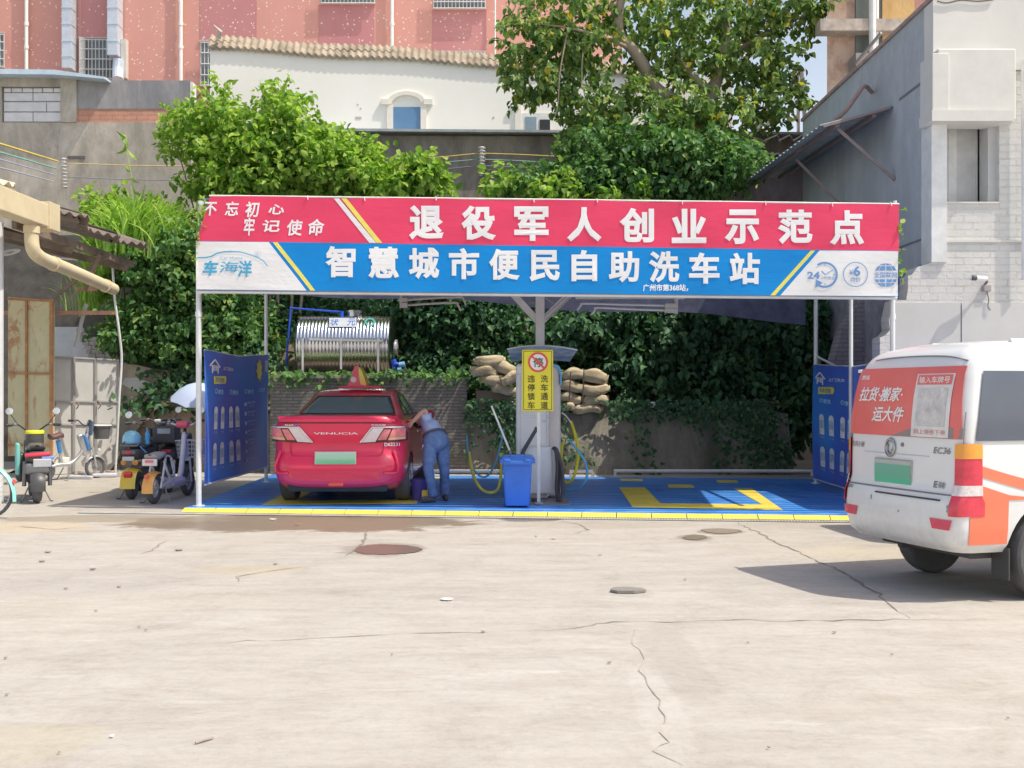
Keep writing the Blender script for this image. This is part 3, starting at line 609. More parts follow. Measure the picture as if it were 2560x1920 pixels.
def mark(pts, name='parking_mark', dz=.006): b = MB(); b.prism([pl(*p, z=ZP) + Vector((0, 0, .002)) for p in pts], (0, 0, dz - .002)); return b.build(name, myel, PF)
mark([(1547, 1219), (1612, 1219), (1651, 1259), (1905, 1262), (1835, 1222), (1880, 1222), (1958, 1276), (1581, 1268)])
mark([(1551, 1198), (1607, 1198), (1607, 1203), (1551, 1203)]); mark([(1669, 1212), (1730, 1212), (1736, 1219), (1672, 1219)]); mark([(1791, 1201), (1843, 1201), (1845, 1207), (1794, 1207)])
mark([(655, 1262), (745, 1218), (800, 1218), (745, 1253), (985, 1250), (1000, 1218), (1060, 1214), (1052, 1232), (1042, 1259)])
mark([(1087, 1194), (1100, 1194), (1100, 1198), (1087, 1198)])
# drain channel
DR = thing('drain_grate', 'narrow steel drain grate along the front of the platform', 'drain', (0, 13.8, 0))
b = MB(); o1, o2 = nrm * .2, nrm * .34
b.prism([PT(FL + o1 - d * 1.3, .004), PT(FR + o1, .004), PT(FR + o2, .004), PT(FL + o2 - d * 1.3, .004)], (0, 0, .004)); b.build('channel', M((.30, .29, .27), .6), DR)
b = MB(); n = 300
for e in (.2, .335): b.prism([PT(FL + nrm * e - d * 1.3, .008), PT(FR + nrm * e, .008), PT(FR + nrm * (e + .012), .008), PT(FL + nrm * (e + .012) - d * 1.3, .008)], (0, 0, .006))
for i in range(n):
    p = FL - d * 1.3 + d * ((L_ + 1.3) * i / n); b.prism([PT(p + nrm * .21, .009), PT(p + nrm * .21 + d * .017, .009), PT(p + nrm * .335 + d * .017, .009), PT(p + nrm * .335, .009)], (0, 0, .005))
b.build('grate_bars', M((.66, .65, .62), .5, .3, var=.2), DR)
# white pipes along the back
mwh = M((.80, .81, .82), .45, var=.08)
for i, (xa, xb, lab) in enumerate(((1535, 2030, 'long white pipe along the back edge of the right wash bay'), (1020, 1275, 'white pipe along the back edge of the left wash bay'), (1424, 1482, 'short white pipe stub behind the hose loops'))):
    b = MB(); p, q = G(xa, 1187, .12), G(xb, 1190 if i == 0 else 1184, .12); p.y = q.y = 20.15 - .05 * i; p.x = (xa - 1280) / F * p.y; q.x = (xb - 1280) / F * q.y
    b.tube([p, q], .03, 8); b.tube([p + Vector((.02, 0, 0)), p + Vector((.02, 0, -.1))], .025, 6); b.tube([q, q + Vector((0, 0, -.1))], .025, 6); tag(b.build('ground_pipe', mwh, smooth=40), lab, 'pipe')

# ================================================================== CANOPY
CN = thing('wash_canopy', 'white tubular canopy over the two wash bays', 'canopy', (.4, 16, 0))
XL, YL, XR, YR = -4.13, 14.2, 4.82, 13.5
def BN(px, py, d=0., off=.03):
    k = (px - 1280) / F; s = (k * YL - XL) / ((XR - XL) - k * (YR - YL)); Y = YL + s * (YR - YL); p = Vector((k * Y, Y, H + (HZ - py) / F * Y))
    return p + nrm * (off + d)
mpost = M((.76, .78, .80), .4, .2, var=.08)
posts = [((-4.22, 14.55), 2.95, .037), ((-4.2, 18.45), 3.9, .030), ((4.80, 13.62), 2.85, .030), ((5.02, 16.0), 3.7, .030), ((5.12, 18.2), 3.8, .035)]
for (x, y), h, r in posts:
    b = MB(); b.tube([(x, y, ZP), (x, y, h)], r, 12); b.lathe([(r * 2.2, 0), (r * 2.2, .012)], (x, y, ZP)); b.tube([(x, y, h - .35), (x, y, h - .28)], r * 1.25, 12); b.build('post', mpost, CN, smooth=40)
roof = lambda u, v: Vector((-4.10 - .15 * v + (8.9 + .45 * v) * u, (14.28 - .75 * u) + (18.7 - 14.28 + .4 * u) * v, (4.15 - .26 * u) - .35 * v + .03 * math.sin(u * 9) * math.sin(v * 3)))
b = MB(); b.solid(roof, [i / 24 for i in range(25)], [i / 8 for i in range(9)], (0, 0, -.02)); b.build('roof_sheet', M((.22, .25, .38), .7, var=.1), CN)
b = MB()
for u in (0, .25, .5, .75, 1): b.tube([roof(u, 0) - Vector((0, 0, .06)), roof(u, 1) - Vector((0, 0, .06))], .03, 8)
for v in (.02, .5, 1): b.tube([roof(0, v) - Vector((0, 0, .1)), roof(1, v) - Vector((0, 0, .1))], .03, 8)
for px in (495, 900, 1348, 1800, 2240): b.tube([BN(px, 500, off=-.06), BN(px, 735, off=-.06)], .025, 8)
b.tube([BN(493, 728, off=-.03), BN(2244, 744, off=-.03)], .028, 8); b.build('roof_frame', mpost, CN, smooth=40)
b = MB(); 
for u in (0, 1): b.beam((-4.15 + 8.9 * u, 14.5 - .6 * u, 2.95), (-4.2 + 9.3 * u, 18.4, 3.75), .05)
b.build('side_rail', mpost, CN)
b = MB(); b.tube([(5.12, 18.2, 2.2), (5.35, 17.2, 1.9)], .02, 6); b.build('brace', mpost, CN)

# ---- fascia banner
FB2 = thing('fascia_banner', 'long red and blue fabric banner with large white characters across the canopy front', 'banner', (.35, 13.8, 2.8))
def fab(c, name='banner_fabric'):
    t = NT(name); n = t.noise(1.3, 6, .6); t.col(t.mix(t.ramp(n, [(.35, .12), (.6, 0.)]), c, tuple(x * .8 for x in c))); t.set(Roughness=.5, Specular_IOR_Level=.35)
    v = t.obj((1, 1, 1)); t.bump(t.math('ADD', t.noise(1.6, 3, .5, v), t.math('MULTIPLY', t.noise(5, 4, .6, t.obj((.5, 1, 2))), .4)), .25, .05); return t.m
mred, mblu, mwhi = fab((.86, .065, .155)), fab((.0, .27, .74)), fab((.87, .87, .885)); mbt = M((.90, .90, .92), .5, var=.03, name='white_print'); myp = fab((.90, .80, .16)); mrd2 = fab((.80, .10, .15))
def topy(x): return 491 + (x - 525) / (2244 - 525) * 21 + 2.2 * math.sin(x / 61) 
def sepy(x): return 603 + (x - 495) / 1749 * 25
def boty(x): return 725 + (x - 493) / 1751 * 17
def strip(b, x0, x1, ya, yb, n, off=.0, ripple=.012, x0b=None):
    """cloth between ya(x) and yb(x); x0b: start at the lower edge"""
    def fn(u, v):
        xa = x0 + (x1 - x0) * u; xb_ = (x0 if x0b is None else x0b) + (x1 - (x0 if x0b is None else x0b)) * u
        x = xa + (xb_ - xa) * v; return BN(x, ya(x) + (yb(x) - ya(x)) * v, ripple * math.sin(x / 47 + 2 * v) * math.sin(v * 3), .03 + off)
    b.solid(fn, [i / n for i in range(n + 1)], [i / 6 for i in range(7)], -nrm * .012)
b = MB(); strip(b, 527, 2246, topy, sepy, 60, x0b=494); b.build('red_band', mred, FB2, smooth=60)
b = MB(); strip(b, 493, 2244, sepy, boty, 60); b.build('blue_band', mblu, FB2, smooth=60)
# flat printed parts sit a little in front of the cloth
f1 = lambda x, y, d=0: BN(x, y, .012 * math.sin(x / 47 + 2 * ((y - topy(x)) / (sepy(x) - topy(x)))) * math.sin(3 * min(1, max(0, (y - topy(x)) / (sepy(x) - topy(x))))) + d, .036)
f2 = lambda x, y, d=0: BN(x, y, .012 * math.sin(x / 47 + 2 * ((y - sepy(x)) / (boty(x) - sepy(x)))) * math.sin(3 * min(1, max(0, (y - sepy(x)) / (boty(x) - sepy(x))))) + d, .036)
def quadgrid(b, fn, tl, tr, br, bl, n=10, m=8):
    def g(u, v): return (lambda x, y: fn(x, y, -.003) if fn in (f1, f2) else fn(x, y))((tl[0] * (1 - u) + tr[0] * u) * (1 - v) + (bl[0] * (1 - u) + br[0] * u) * v, (tl[1] * (1 - u) + tr[1] * u) * (1 - v) + (bl[1] * (1 - u) + br[1] * u) * v)
    b.grid(g, [i / n for i in range(n + 1)], [i / m for i in range(m + 1)])
b = MB(); quadgrid(b, f1, (836, 497), (849, 497), (942, 608), (925, 608), 2); b.build('white_stripe', mwhi, FB2)
b = MB(); quadgrid(b, f1, (855, 497), (868, 497), (957, 608), (943, 608), 2); b.build('yellow_stripe', myp, FB2)
b = MB(); quadgrid(b, f2, (493.5, 604.5), (674, 606), (768, 727), (493.5, 724), 12); b.build('white_logo_panel', mwhi, FB2)
b = MB(); quadgrid(b, f2, (684, 606.5), (696, 606.5), (790, 727), (778, 727), 2); b.build('yellow_stripe', myp, FB2)
b = MB(); quadgrid(b, f2, (2048, 627), (2244, 629), (2243, 741), (1950, 739), 24); b.build('white_logo_panel', mwhi, FB2)
b = MB(); quadgrid(b, f2, (2026, 627), (2037, 627), (1937, 739), (1925, 739), 2); b.build('yellow_stripe', myp, FB2)
b = MB(); b.tube([BN(525, 490, off=.02), BN(1400, 500, off=.02), BN(2247, 511, off=.02)], .012, 6); b.tube([BN(493, 603.5, off=.02), BN(493, 726, off=.02)], .01, 6)
for x in (770, 912, 1090, 1334, 1492, 1704, 1912, 2078, 2225): b.tube([BN(x, topy(x) - 4, off=.035), BN(x + 2, topy(x) + 6, off=.04)], .006, 5)
b.build('lacing', M((.82, .82, .76), .7), FB2)
b = MB(); K = 1.1573
for s, cx, cy in zip('退役军人创业示范点', (1067, 1198, 1329, 1461, 1592, 1722, 1854, 1987, 2116), (557, 558, 560, 562, 564, 566, 568, 568, 570)):
    text(b, s, cx - 43, cy - 43, cx + 43, cy + 43, f1, .040)
for s, cx, cy in zip('智慧城市便民自助洗车站', (853, 961, 1061, 1161, 1262, 1362, 1461, 1560, 1660, 1760, 1861), (655, 657, 659, 660, 662, 665, 665, 668, 668, 671, 672)):
    text(b, s, cx - (32 if s == '自' else 38), cy - 39, cx + (32 if s == '自' else 38), cy + 39, f2, .034)
text(b, '广州市第368站，', 1607, 711, 1720, 729, f2, .03)
b.build('main_lettering', mbt, FB2)
b = MB()
for s, x0, y0, x1, y1 in (('不', 511, 506, 545, 540), ('忘', 564, 505, 600, 541), ('初', 616, 505, 652, 545), ('心', 673, 512, 712, 537), ('牢', 612, 545, 640, 590), ('记', 659, 551, 701, 582), ('使', 719, 550, 758, 590), ('命', 772, 548, 813, 590)):
    text(b, s, x0, y0, x1, y1, f1, .022, .12)
b.build('brush_lettering', mbt, FB2)
fl_ = f2; f2 = lambda x, y, d=0: fl_(x, y, d + .003)
mlb = M((.07, .42, .70), .5, var=.03); mln = M((.16, .33, .66), .5, var=.03); mlg = M((.62, .66, .72), .5)
b = MB(); text(b, '车', 508, 652, 549, 690, f2, .035, .2); text(b, '洋', 598, 652, 633, 694, f2, .024, .1); text(b, '海', 552, 655, 600, 682, f2, .006, .1)
cv = [(495, 645), (514, 645), (530, 642), (545, 634), (562, 630.5), (585, 630), (605, 631), (625, 637), (645, 644), (660, 652), (672, 666)]
for i, (p, q) in enumerate(zip(cv, cv[1:])): line2d(b, [p, q], 3.2 - .15 * i if i > 4 else 3.2, f2)
b.build('swoosh_logo', mlb, FB2)
b = MB(); text(b, 'Car Home', 553, 641, 610, 650, f2, .002); text(b, 'R', 645, 632, 650, 640, f2, .01); ring2d(b, 647.5, 636, 7, 7.8, f2); b.build('small_lettering', M((.45, .60, .74), .5), FB2)
b = MB(); text(b, '24', 2017, 680, 2048, 698, f2, .03); ring2d(b, 2060, 688, 27.5, 32.5, f2, -125, 128, 40, 1.0)
poly2d(b, [(2039, 700), (2037, 720), (2055, 708)], f2); line2d(b, [(2053, 679), (2061, 688)], 2.6, f2); line2d(b, [(2061, 688), (2080, 676)], 1.6, f2)
for x, y, x2, y2 in ((2061, 660, 2061, 665), (2061, 709, 2061, 714), (2080, 688, 2086, 688)): line2d(b, [(x, y), (x2, y2)], 1.5, f2)
ring2d(b, 2137, 687, 29.3, 31, f2); text(b, '6', 2132, 666, 2149, 691, f2, .03); text(b, '¥', 2121, 675, 2131, 689, f2, .0)
text(b, '均价', 2124, 694, 2150, 706, f2, .004); text(b, '小时营业', 2050, 692, 2084, 700, f2, 0)
text(b, '全国联网', 2184, 681, 2241, 695, f2, .008)
for r0, kx in ((28, 1.), (17, 1.), (5, 1.)): pass
def seg(b, y0, y1, xs):
    R_ = 30
    def xx(k, y): return 2213 + k * math.sqrt(max(0, R_ * R_ - (y - 689) ** 2))
    for ka, kb in xs:
        n = 4; pts = [(xx(ka, y0 + (y1 - y0) * i / n), y0 + (y1 - y0) * i / n) for i in range(n + 1)] + [(xx(kb, y1 + (y0 - y1) * i / n), y1 + (y0 - y1) * i / n) for i in range(n + 1)]
        poly2d(b, pts, f2)
cols_ = [(-.97, -.66), (-.58, -.07), (.07, .58), (.66, .97)]
for y0, y1 in ((659.5, 664), (666, 677), (699, 706), (708.5, 717)): seg(b, y0, y1, cols_)
b.build('icons', mln, FB2)

# ---- side banners
def side_banner(name, label, P0, P1, near_first):
    """P0, P1: (x, y, zbottom, ztop) at the logo side and the far side of the print"""
    sb = thing(name, label, 'banner', ((P0[0] + P1[0]) / 2, (P0[1] + P1[1]) / 2, .2)); n_ = Vector((1, 0, 0)) if P0[0] < 0 else Vector((-1, 0, 0))
    def f(u, v, d=0):
        zb = P0[2] + (P1[2] - P0[2]) * u; zt = P0[3] + (P1[3] - P0[3]) * u; zt -= .06 * math.sin(math.pi * u)
        return Vector((P0[0] + (P1[0] - P0[0]) * u, P0[1] + (P1[1] - P0[1]) * u, zt + (zb - zt) * v)) + n_ * (.02 * math.sin(u * 9 + v * 3) + d)
    t = NT('navy_print'); n2 = t.noise(.55, 3, .5); t.col(t.ramp(n2, [(.35, (.10, .10, .58)), (.55, (.06, .20, .76)), (.72, (.06, .34, .88))])); t.set(Roughness=.35)
    b = MB(); b.solid(f, [i / 16 for i in range(17)], [i / 10 for i in range(11)], -n_ * .012); b.build('cloth', t.m, sb, smooth=60)
    g = lambda x, y, d=0: f(x, y, .008 + d)
    b = MB(); line2d(b, [(.045, .115), (.11, .06), (.18, .115)], .014, g); line2d(b, [(.075, .105), (.075, .165)], .016, g); line2d(b, [(.15, .105), (.15, .165)], .016, g); text(b, '自助', .085, .10, .14, .15, g, .03); text(b, '上门洗车', .22, .10, .40, .13, g, .01); b.build('house_logo', mbt, sb)
    b = MB(); poly2d(b, [(.09, .19), (.27, .175), (.285, .2), (.27, .235), (.09, .25)], g); b.build('yellow_tag', M((.85, .80, .16), .5), sb); b = MB()
    q = [(.80 + (.055 if i % 2 else .035) * math.cos(i * .35), .13 + (.105 if i % 2 else .075) * math.sin(i * .35)) for i in range(18)]; poly2d(b, q, g); b.build('yellow_burst', M((.85, .80, .16), .5), sb)
    b = MB(); text(b, '洗车流程', .11, .192, .25, .232, lambda x, y, d=0: f(x, y, .011 + d), .01); b.build('tag_lettering', M((.25, .30, .45)), sb)
    b = MB()
    for x in (.14, .38, .60, .82): text(b, '清洗', x + .01, .285, x + .10, .325, g, .02); ring2d(b, x - .012, .30, .012, .02, g, n=10)
    b.build('step_heading', M((.40, .74, .95), .5), sb)
    mbp_, mbl_ = M((.84, .86, .88), .5, var=.15, vs=9), M((.50, .60, .74), .5, var=.4, vs=12)
    for y in (.42, .70):
        for x in (.13, .24, .37, .46):
            h = .175; b = MB(); c = MB(); poly2d(b, [(x - .028, y + .02), (x - .012, y), (x + .012, y), (x + .028, y + .02), (x + .028, y + h), (x - .028, y + h)], g)
            poly2d(c, [(x - .024, y + .05), (x + .024, y + .05), (x + .024, y + .12), (x - .024, y + .12)], lambda x, y, d=0: f(x, y, .011)); bo = b.build('bottle_picture', mbp_, sb); c.build('bottle_label', mbl_, bo)
    b = MB()
    for y in (.39, .47, .55, .63, .71, .79, .87): text(b, '泡沫冲洗', .60, y, .72, y + .018, g, .004); text(b, '一二三四', .60, y + .03, .70, y + .045, g, .002); ring2d(b, .575, y + .02, 0, .018, g, n=10)
    for x in (.13, .24, .37, .46):
        for y in (.61, .89): text(b, '产品', x - .025, y, x + .025, y + .018, g, .0)
    b.build('fine_lettering', M((.60, .72, .92), .5), sb)
    b = MB(); poly2d(b, [(.90, .05), (.965, .05), (.965, .15), (.90, .15)], g); b.build('grey_patch', M((.52, .56, .66), .6, var=.4, vs=30), sb)
    b = MB(); b.tube([f(0, 1, 0), f(.5, 1, 0), f(1, 1, 0)], .012, 6); b.tube([f(0, 0, 0), f(.5, 0, 0), f(1, 0, 0)], .008, 6); b.build('edge_rope', mpost, sb)
side_banner('side_banner', 'navy blue instruction banner on the left side of the wash bay', (-4.16, 14.62, .33, 2.16), (-4.14, 18.35, .32, 2.23), True)
side_banner('side_banner', 'navy blue instruction banner on the right side, partly behind the parked van', (5.05, 18.1, .14, 2.05), (5.0, 13.7, .14, 2.0), False)

# shade net behind
b = MB(); b.solid(lambda u, v: Vector((-4.3 + 9.6 * u, 19.4 + .1 * math.sin(u * 8), (3.95 - .1 * u) - (.55 + .45 * u + .05 * math.sin(u * 14)) * v)), [i / 30 for i in range(31)], [0, .5, 1], (0, .02, 0))
tag(b.build('shade_net', M((.10, .11, .17), .9, var=.3, bump=.4, bs=40)), 'dark shade net hanging behind the canopy roof', 'shade net')

# ================================================================== CENTRE EQUIPMENT
mwc = M((.80, .81, .83), .35, var=.04, coat=.2)
CB = thing('wash_machine', 'tall white self service wash cabinet with a blue rounded top edge', 'wash machine', A(1345, 1240, 15.5))
YC = 15.45
cA = lambda px, py, y=YC: A(px, py, y)
b = MB(); c0, c1 = cA(1290, 1247), cA(1372, 909); b.box(((c0.x + c1.x) / 2, YC + .3, (c0.z + c1.z) / 2), (c1.x - c0.x, .6, c1.z - c0.z), bev=.05, seg=4); b.build('cabinet_body', mwc, CB, smooth=40)
b = MB(); p = [Vector((0, 0, 0))]; x0, x1 = cA(1373, 0).x, cA(1403, 0).x; z0, z1 = cA(0, 1247).z, cA(0, 909).z
b.box(((x0 + x1) / 2 - .02, YC + .36, (z0 + z1) / 2), (x1 - x0 + .04, .5, z1 - z0 - .02), bev=.07, seg=4); b.build('side_housing', M((.72, .66, .62), .5, var=.08), CB, smooth=40)
b = MB(); pr = [(x1 - .075, z1 - .01), (x1 - .03, z1 - .03), (x1 + .0, z1 - .08), (x1 + .012, z1 - .16), (x1 + .012, z1 - .3), (x1 - .012, z1 - .3), (x1 - .012, z1 - .17), (x1 - .03, z1 - .10), (x1 - .055, z1 - .065), (x1 - .085, z1 - .04), (x1 - .13, z1 - .03), (x1 - .13, z1 - .005)]
b.prism([(x, YC + .08, z) for x, z in pr], (0, .5, 0)); b.build('blue_trim', M((.16, .46, .80), .35), CB, smooth=30)
b = MB(); b.box(cA(1331, 926, YC - .002), (.02, .004, .001)); zf = lambda y: cA(0, y).z
for x in (1300, 1366): b.span(cA(x, 1240, YC - .006), cA(x + 1.2, 940, YC + .01))
b.span(cA(1291, 936, YC - .004), cA(1371, 934.5, YC + .01)); b.build('panel_seam', M((.60, .62, .64)), CB)
b = MB()
for y in (1038, 1043): b.span(cA(1308, y + .8, YC - .004), cA(1372, y, YC + .01))
text(b, '洁柜', 1353, 1050, 1366, 1056, lambda x, y, d=0: cA(x, y, YC - .004 - d), .01); b.build('faint_print', M((.62, .66, .72)), CB)
b = MB(); c0, c1 = cA(1310, 1236, YC - .12), cA(1381, 1116, YC - .12); b.box(((c0.x + c1.x) / 2, YC - .06, (c0.z + c1.z) / 2), (c1.x - c0.x, .12, c1.z - c0.z), bev=.035, seg=4); b.build('lower_box', mwc, CB, smooth=40)
b = MB(); b.span(cA(1310, 1262, YC + .0) + Vector((0, 0, 0)), cA(1405, 1240, YC + .55)); b.build('plinth', M((.30, .30, .30), .8, var=.2), CB)
b = MB(); b.span(pl(1315, 1262), pl(1425, 1262) + Vector((0, .9, .012))); tag(b.build('rubber_mat', M((.26, .26, .27), .6, var=.3)), 'dark wet rubber mat under the wash cabinet', 'mat')
# gantry
GA = thing('spray_gantry', 'white steel post with branching arms carrying the overhead spray beam', 'gantry', A(1350, 1200, 16.3))
gy = 16.35; gA = lambda px, py, y=gy: A(px, py, y)
b = MB(); b.beam(gA(1350, 1200), gA(1350, 730), .135, .135, .01); b.build('column', mwc, GA)
b = MB(); b.beam(gA(1347, 806), gA(1276, 728), .07, .10); b.build('brace', mwc, GA)
b = MB(); b.beam(gA(1354, 804), gA(1432, 728), .07, .10); b.build('brace', mwc, GA)
b = MB(); b.beam(gA(1362, 790, gy - .1), gA(1420, 738, gy - .1), .012, .012); b.beam(gA(1366, 800, gy - .1), gA(1432, 736, gy - .1), .02, .02); b.span(gA(1308, 762, gy + .1), gA(1342, 756, gy + .15)); b.tube(spline([gA(1364, 745), gA(1385, 758), gA(1402, 752)], 5), .012, 6); b.build('hose_run', M((.45, .46, .48)), GA)
b = MB(); b.span(gA(998, 736, gy + .02), gA(1710, 728, gy + .25)); b.span(gA(1440, 747, gy - .02), gA(1708, 732, gy + .12)); b.span(gA(1005, 737, gy - .02), gA(1275, 729, gy + .12))
b.build('spray_beam', M((.74, .76, .78), .4, var=.06), GA)
b = MB(); b.tube([gA(1690, 735), gA(1690, 785)], .03, 8); b.span(gA(1663, 770, gy - .06), gA(1692, 760, gy + .06), .005); b.span(gA(1663, 782, gy - .06), gA(1692, 772, gy + .06), .005); b.build('rotary_head', M((.60, .60, .60), .5), GA)
b = MB(); b.tube(spline([gA(1664, 764), gA(1560, 761.5), gA(1462, 759), gA(1453, 763), gA(1443, 776)], 4), .017, 8); b.tube(spline([gA(1664, 776), gA(1580, 773), gA(1494, 769.5), gA(1488, 774), gA(1477, 788)], 4), .017, 8); b.build('spray_arm', mpost, GA, smooth=40)
b = MB(); b.tube([gA(1004, 735), gA(1004, 770)], .03, 8); b.span(gA(1000, 755, gy - .06), gA(1020, 746, gy + .06), .005); b.span(gA(1000, 769, gy - .06), gA(1020, 758, gy + .06), .005); b.build('rotary_head', M((.55, .53, .50), .5), GA)
b = MB(); b.tube(spline([gA(1018, 750), gA(1090, 745), gA(1152, 743), gA(1158, 748), gA(1165, 762)], 4), .017, 8); b.tube(spline([gA(1018, 763), gA(1080, 759), gA(1138, 757), gA(1145, 763), gA(1152, 777)], 4), .017, 8); b.build('spray_arm', M((.62, .60, .56), .45), GA, smooth=40)
# rain hood over the cabinet
HD = thing('rain_hood', 'translucent blue plastic rain hood above the wash cabinet', 'rain hood', A(1360, 890, 15.9))
def hood(u, v):
    x = 1268 + 180 * u; 
    top = A(x, 878 - 17 * math.sin(math.pi * (.15 + .75 * u)), 15.55 + .9 * 0); bot = A(1280 + 145 * u, 904 - 4 * math.sin(math.pi * u), 15.5)
    p = top.lerp(bot, v); return p + Vector((0, .35 * (1 - v) + .12 * math.sin(v * math.pi), 0))
t = NT('blue_film'); n = t.noise(6, 6, .7, t.obj((.6, 1, 3))); t.col(t.ramp(n, [(.35, (.16, .30, .56)), (.55, (.40, .54, .72)), (.7, (.70, .76, .82))])); t.set(Roughness=.2, Alpha=.85)
b = MB(); b.solid(hood, [i / 14 for i in range(15)], [i / 5 for i in range(6)], (0, .015, .0)); b.build('hood_sheet', t.m, HD, smooth=60)
b = MB(); b.tube([hood(i / 10, 0) for i in range(11)], .012, 6); b.tube([hood(0, 0), A(1352, 866, 16.2)], .014, 6); b.build('hood_rim', M((.75, .78, .80), .4), HD)
# no stopping sign
SG = thing('warning_sign', 'yellow no stopping sign with a red circle on a slim grey pole', 'sign', A(1347, 1262, 14.75))
sy = 14.72; sA = lambda px, py, d=0., y=sy: A(px, py, y) + Vector((0, -d, 0))
b = MB(); c0, c1 = sA(1305, 1028), sA(1383, 874); b.box(((c0.x + c1.x) / 2, sy + .012, (c0.z + c1.z) / 2), (c1.x - c0.x, .02, c1.z - c0.z), bev=.0095, seg=2); b.build('panel', M((.90, .80, .06), .4, var=.05), SG)
b = MB()
for x0, y0, x1, y1 in ((1308.5, 877.5, 1379.5, 878.7), (1308.5, 1023.3, 1379.5, 1024.5), (1308.5, 877.5, 1309.7, 1024.5), (1378.3, 877.5, 1379.5, 1024.5)): b.span(sA(x0, y1, .002), sA(x1, y0, .004))
fs = lambda x, y, d=0: sA(x, y, .004 + d)
for s, x, y in (('违', 1328, 947), ('停', 1328, 969), ('锁', 1328, 991), ('车', 1328, 1013), ('洗', 1361, 947), ('车', 1361, 969), ('通', 1361, 991), ('道', 1361, 1013)): text(b, s, x - 9.2, y - 9.2, x + 9.2, y + 9.2, fs, .016)
text(b, '停', 1333, 894, 1358, 918, lambda x, y, d=0: sA(x, y, .008 + d), .014); b.build('lettering', M((.12, .10, .03), .6, var=0), SG)
b = MB(); ring2d(b, 1345, 905.5, 0, 21, lambda x, y, d=0: sA(x, y, .005)); b.build('white_disc', M((.88, .87, .85), .5), SG)
b = MB(); ring2d(b, 1345, 905.5, 20, 25, lambda x, y, d=0: sA(x, y, .007)); line2d(b, [(1329, 890), (1361, 921)], 4.5, lambda x, y, d=0: sA(x, y, .011)); b.build('red_ring', M((.82, .10, .10), .5), SG)
b = MB(); b.beam(sA(1348, 1256, -.05), sA(1346, 880, -.05), .045, .045); b.build('pole', M((.70, .71, .72), .4, .3), SG)
b = MB(); b.span(sA(1338, 1260, .06), sA(1358, 1256, -.14)); b.build('base_plate', M((.4, .4, .4)), SG)
# waste bin
BI = thing('waste_bin', 'blue plastic waste bin standing in front of the wash cabinet', 'bin', A(1295, 1262, 14.3))
by = 14.25; x0, x1 = A(1257, 0, by).x, A(1330, 0, by).x; zt = A(0, 1150, by).z; zb = ZP + .0; cx = (x0 + x1) / 2; hw = (x1 - x0) / 2
mbin = M((.06, .20, .68), .42, var=.12, vs=5)
b = MB()
def ringr(hx, hy, z, r=.04, yo=0): 
    out = []
    for sx, sy_, a0 in ((1, 1, 0), (-1, 1, 90), (-1, -1, 180), (1, -1, 270)):
        for k in range(5): a = R(a0 + 22.5 * k); out.append(Vector((cx + sx * (hx - r) + r * math.cos(a), by + .25 + yo + sy_ * (hy - r) + r * math.sin(a), z)))
    return out
def loft(b, rings, cap=True):
    n = len(rings[0]); b.add([p for r_ in rings for p in r_], [(i * n + k, i * n + (k + 1) % n, (i + 1) * n + (k + 1) % n, (i + 1) * n + k) for i in range(len(rings) - 1) for k in range(n)] + ([tuple(range(n))[::-1], tuple((len(rings) - 1) * n + k for k in range(n))] if cap else []))
loft(b, [ringr(hw * .84, .20, zb + .03), ringr(hw * .86, .205, zb + .06), ringr(hw * 1.0, .245, zt - .07), ringr(hw * 1.02, .25, zt - .03)]); b.build('bin_body', mbin, BI, smooth=40)
b = MB(); loft(b, [ringr(hw * 1.2, .28, zt - .045), ringr(hw * 1.22, .285, zt - .03), ringr(hw * 1.22, .285, zt + .0), ringr(hw * 1.18, .275, zt + .012)]); b.box((cx, by - .04, zt - .03), (hw * 1.9, .05, .06), bev=.012); 
for s in (-.7, .7): b.box((cx + s * hw, by - .05, zt + .0), (.08, .06, .035), bev=.01)
b.build('rim', mbin, BI, smooth=40)
b = MB(); loft(b, [ringr(hw * 1.12, .26, zt + .013), ringr(hw * 1.1, .255, zt + .035), ringr(hw * .9, .2, zt + .05)]); b.box((cx, by + .02, zt + .05), (.2, .04, .03), bev=.01); b.build('lid', mbin, BI, smooth=40)
for s in (-1, 1):
    b = MB(); b.lathe([(.03, -.02), (.07, -.02), (.07, .02), (.03, .02)], (cx + s * hw * .8, by + .42, ZP + .07), 'X', 18); b.build('wheel', M((.06, .06, .07)), BI)
# things by the cabinet
b = MB(); p, q = A(1229, 1015, 15.0), A(1274, 1126, 14.9); b.tube([p, q], .014, 8); o = thing('mop', 'white handled mop leaning behind the blue bin', 'mop', (q.x, q.y, 0)); b.build('handle', M((.84, .84, .83), .4), o)
b = MB(); b.tube([q, A(1281, 1150, 14.88)], .02, 8); b.tube([A(1281, 1150, 14.88), A(1286, 1240, 14.86)], [.02, .07], 10); b.build('mop_head', M((.22, .22, .23)), o)
VH = thing('vacuum_hose', 'black ribbed vacuum hose with its nozzle standing against the cabinet', 'hose', A(1390, 1262, 15.2))
hv = 15.25; b = MB(); b.tube([A(1303, 1150, hv), A(1308, 1128, hv), A(1340, 1074, hv), A(1342, 1068, hv)], [.03, .03, .026, .03], 10); b.build('nozzle', M((.09, .09, .10), .5), VH)
b = MB(); pts = spline([A(1382, 1118, hv), A(1390, 1130, hv), A(1393, 1170, hv), A(1391, 1220, hv - .1), A(1396, 1250, hv - .25), A(1404, 1252, hv - .3), A(1408, 1215, hv - .15), A(1403, 1160, hv), A(1392, 1126, hv + .05), A(1384, 1120, hv + .1)], 14)
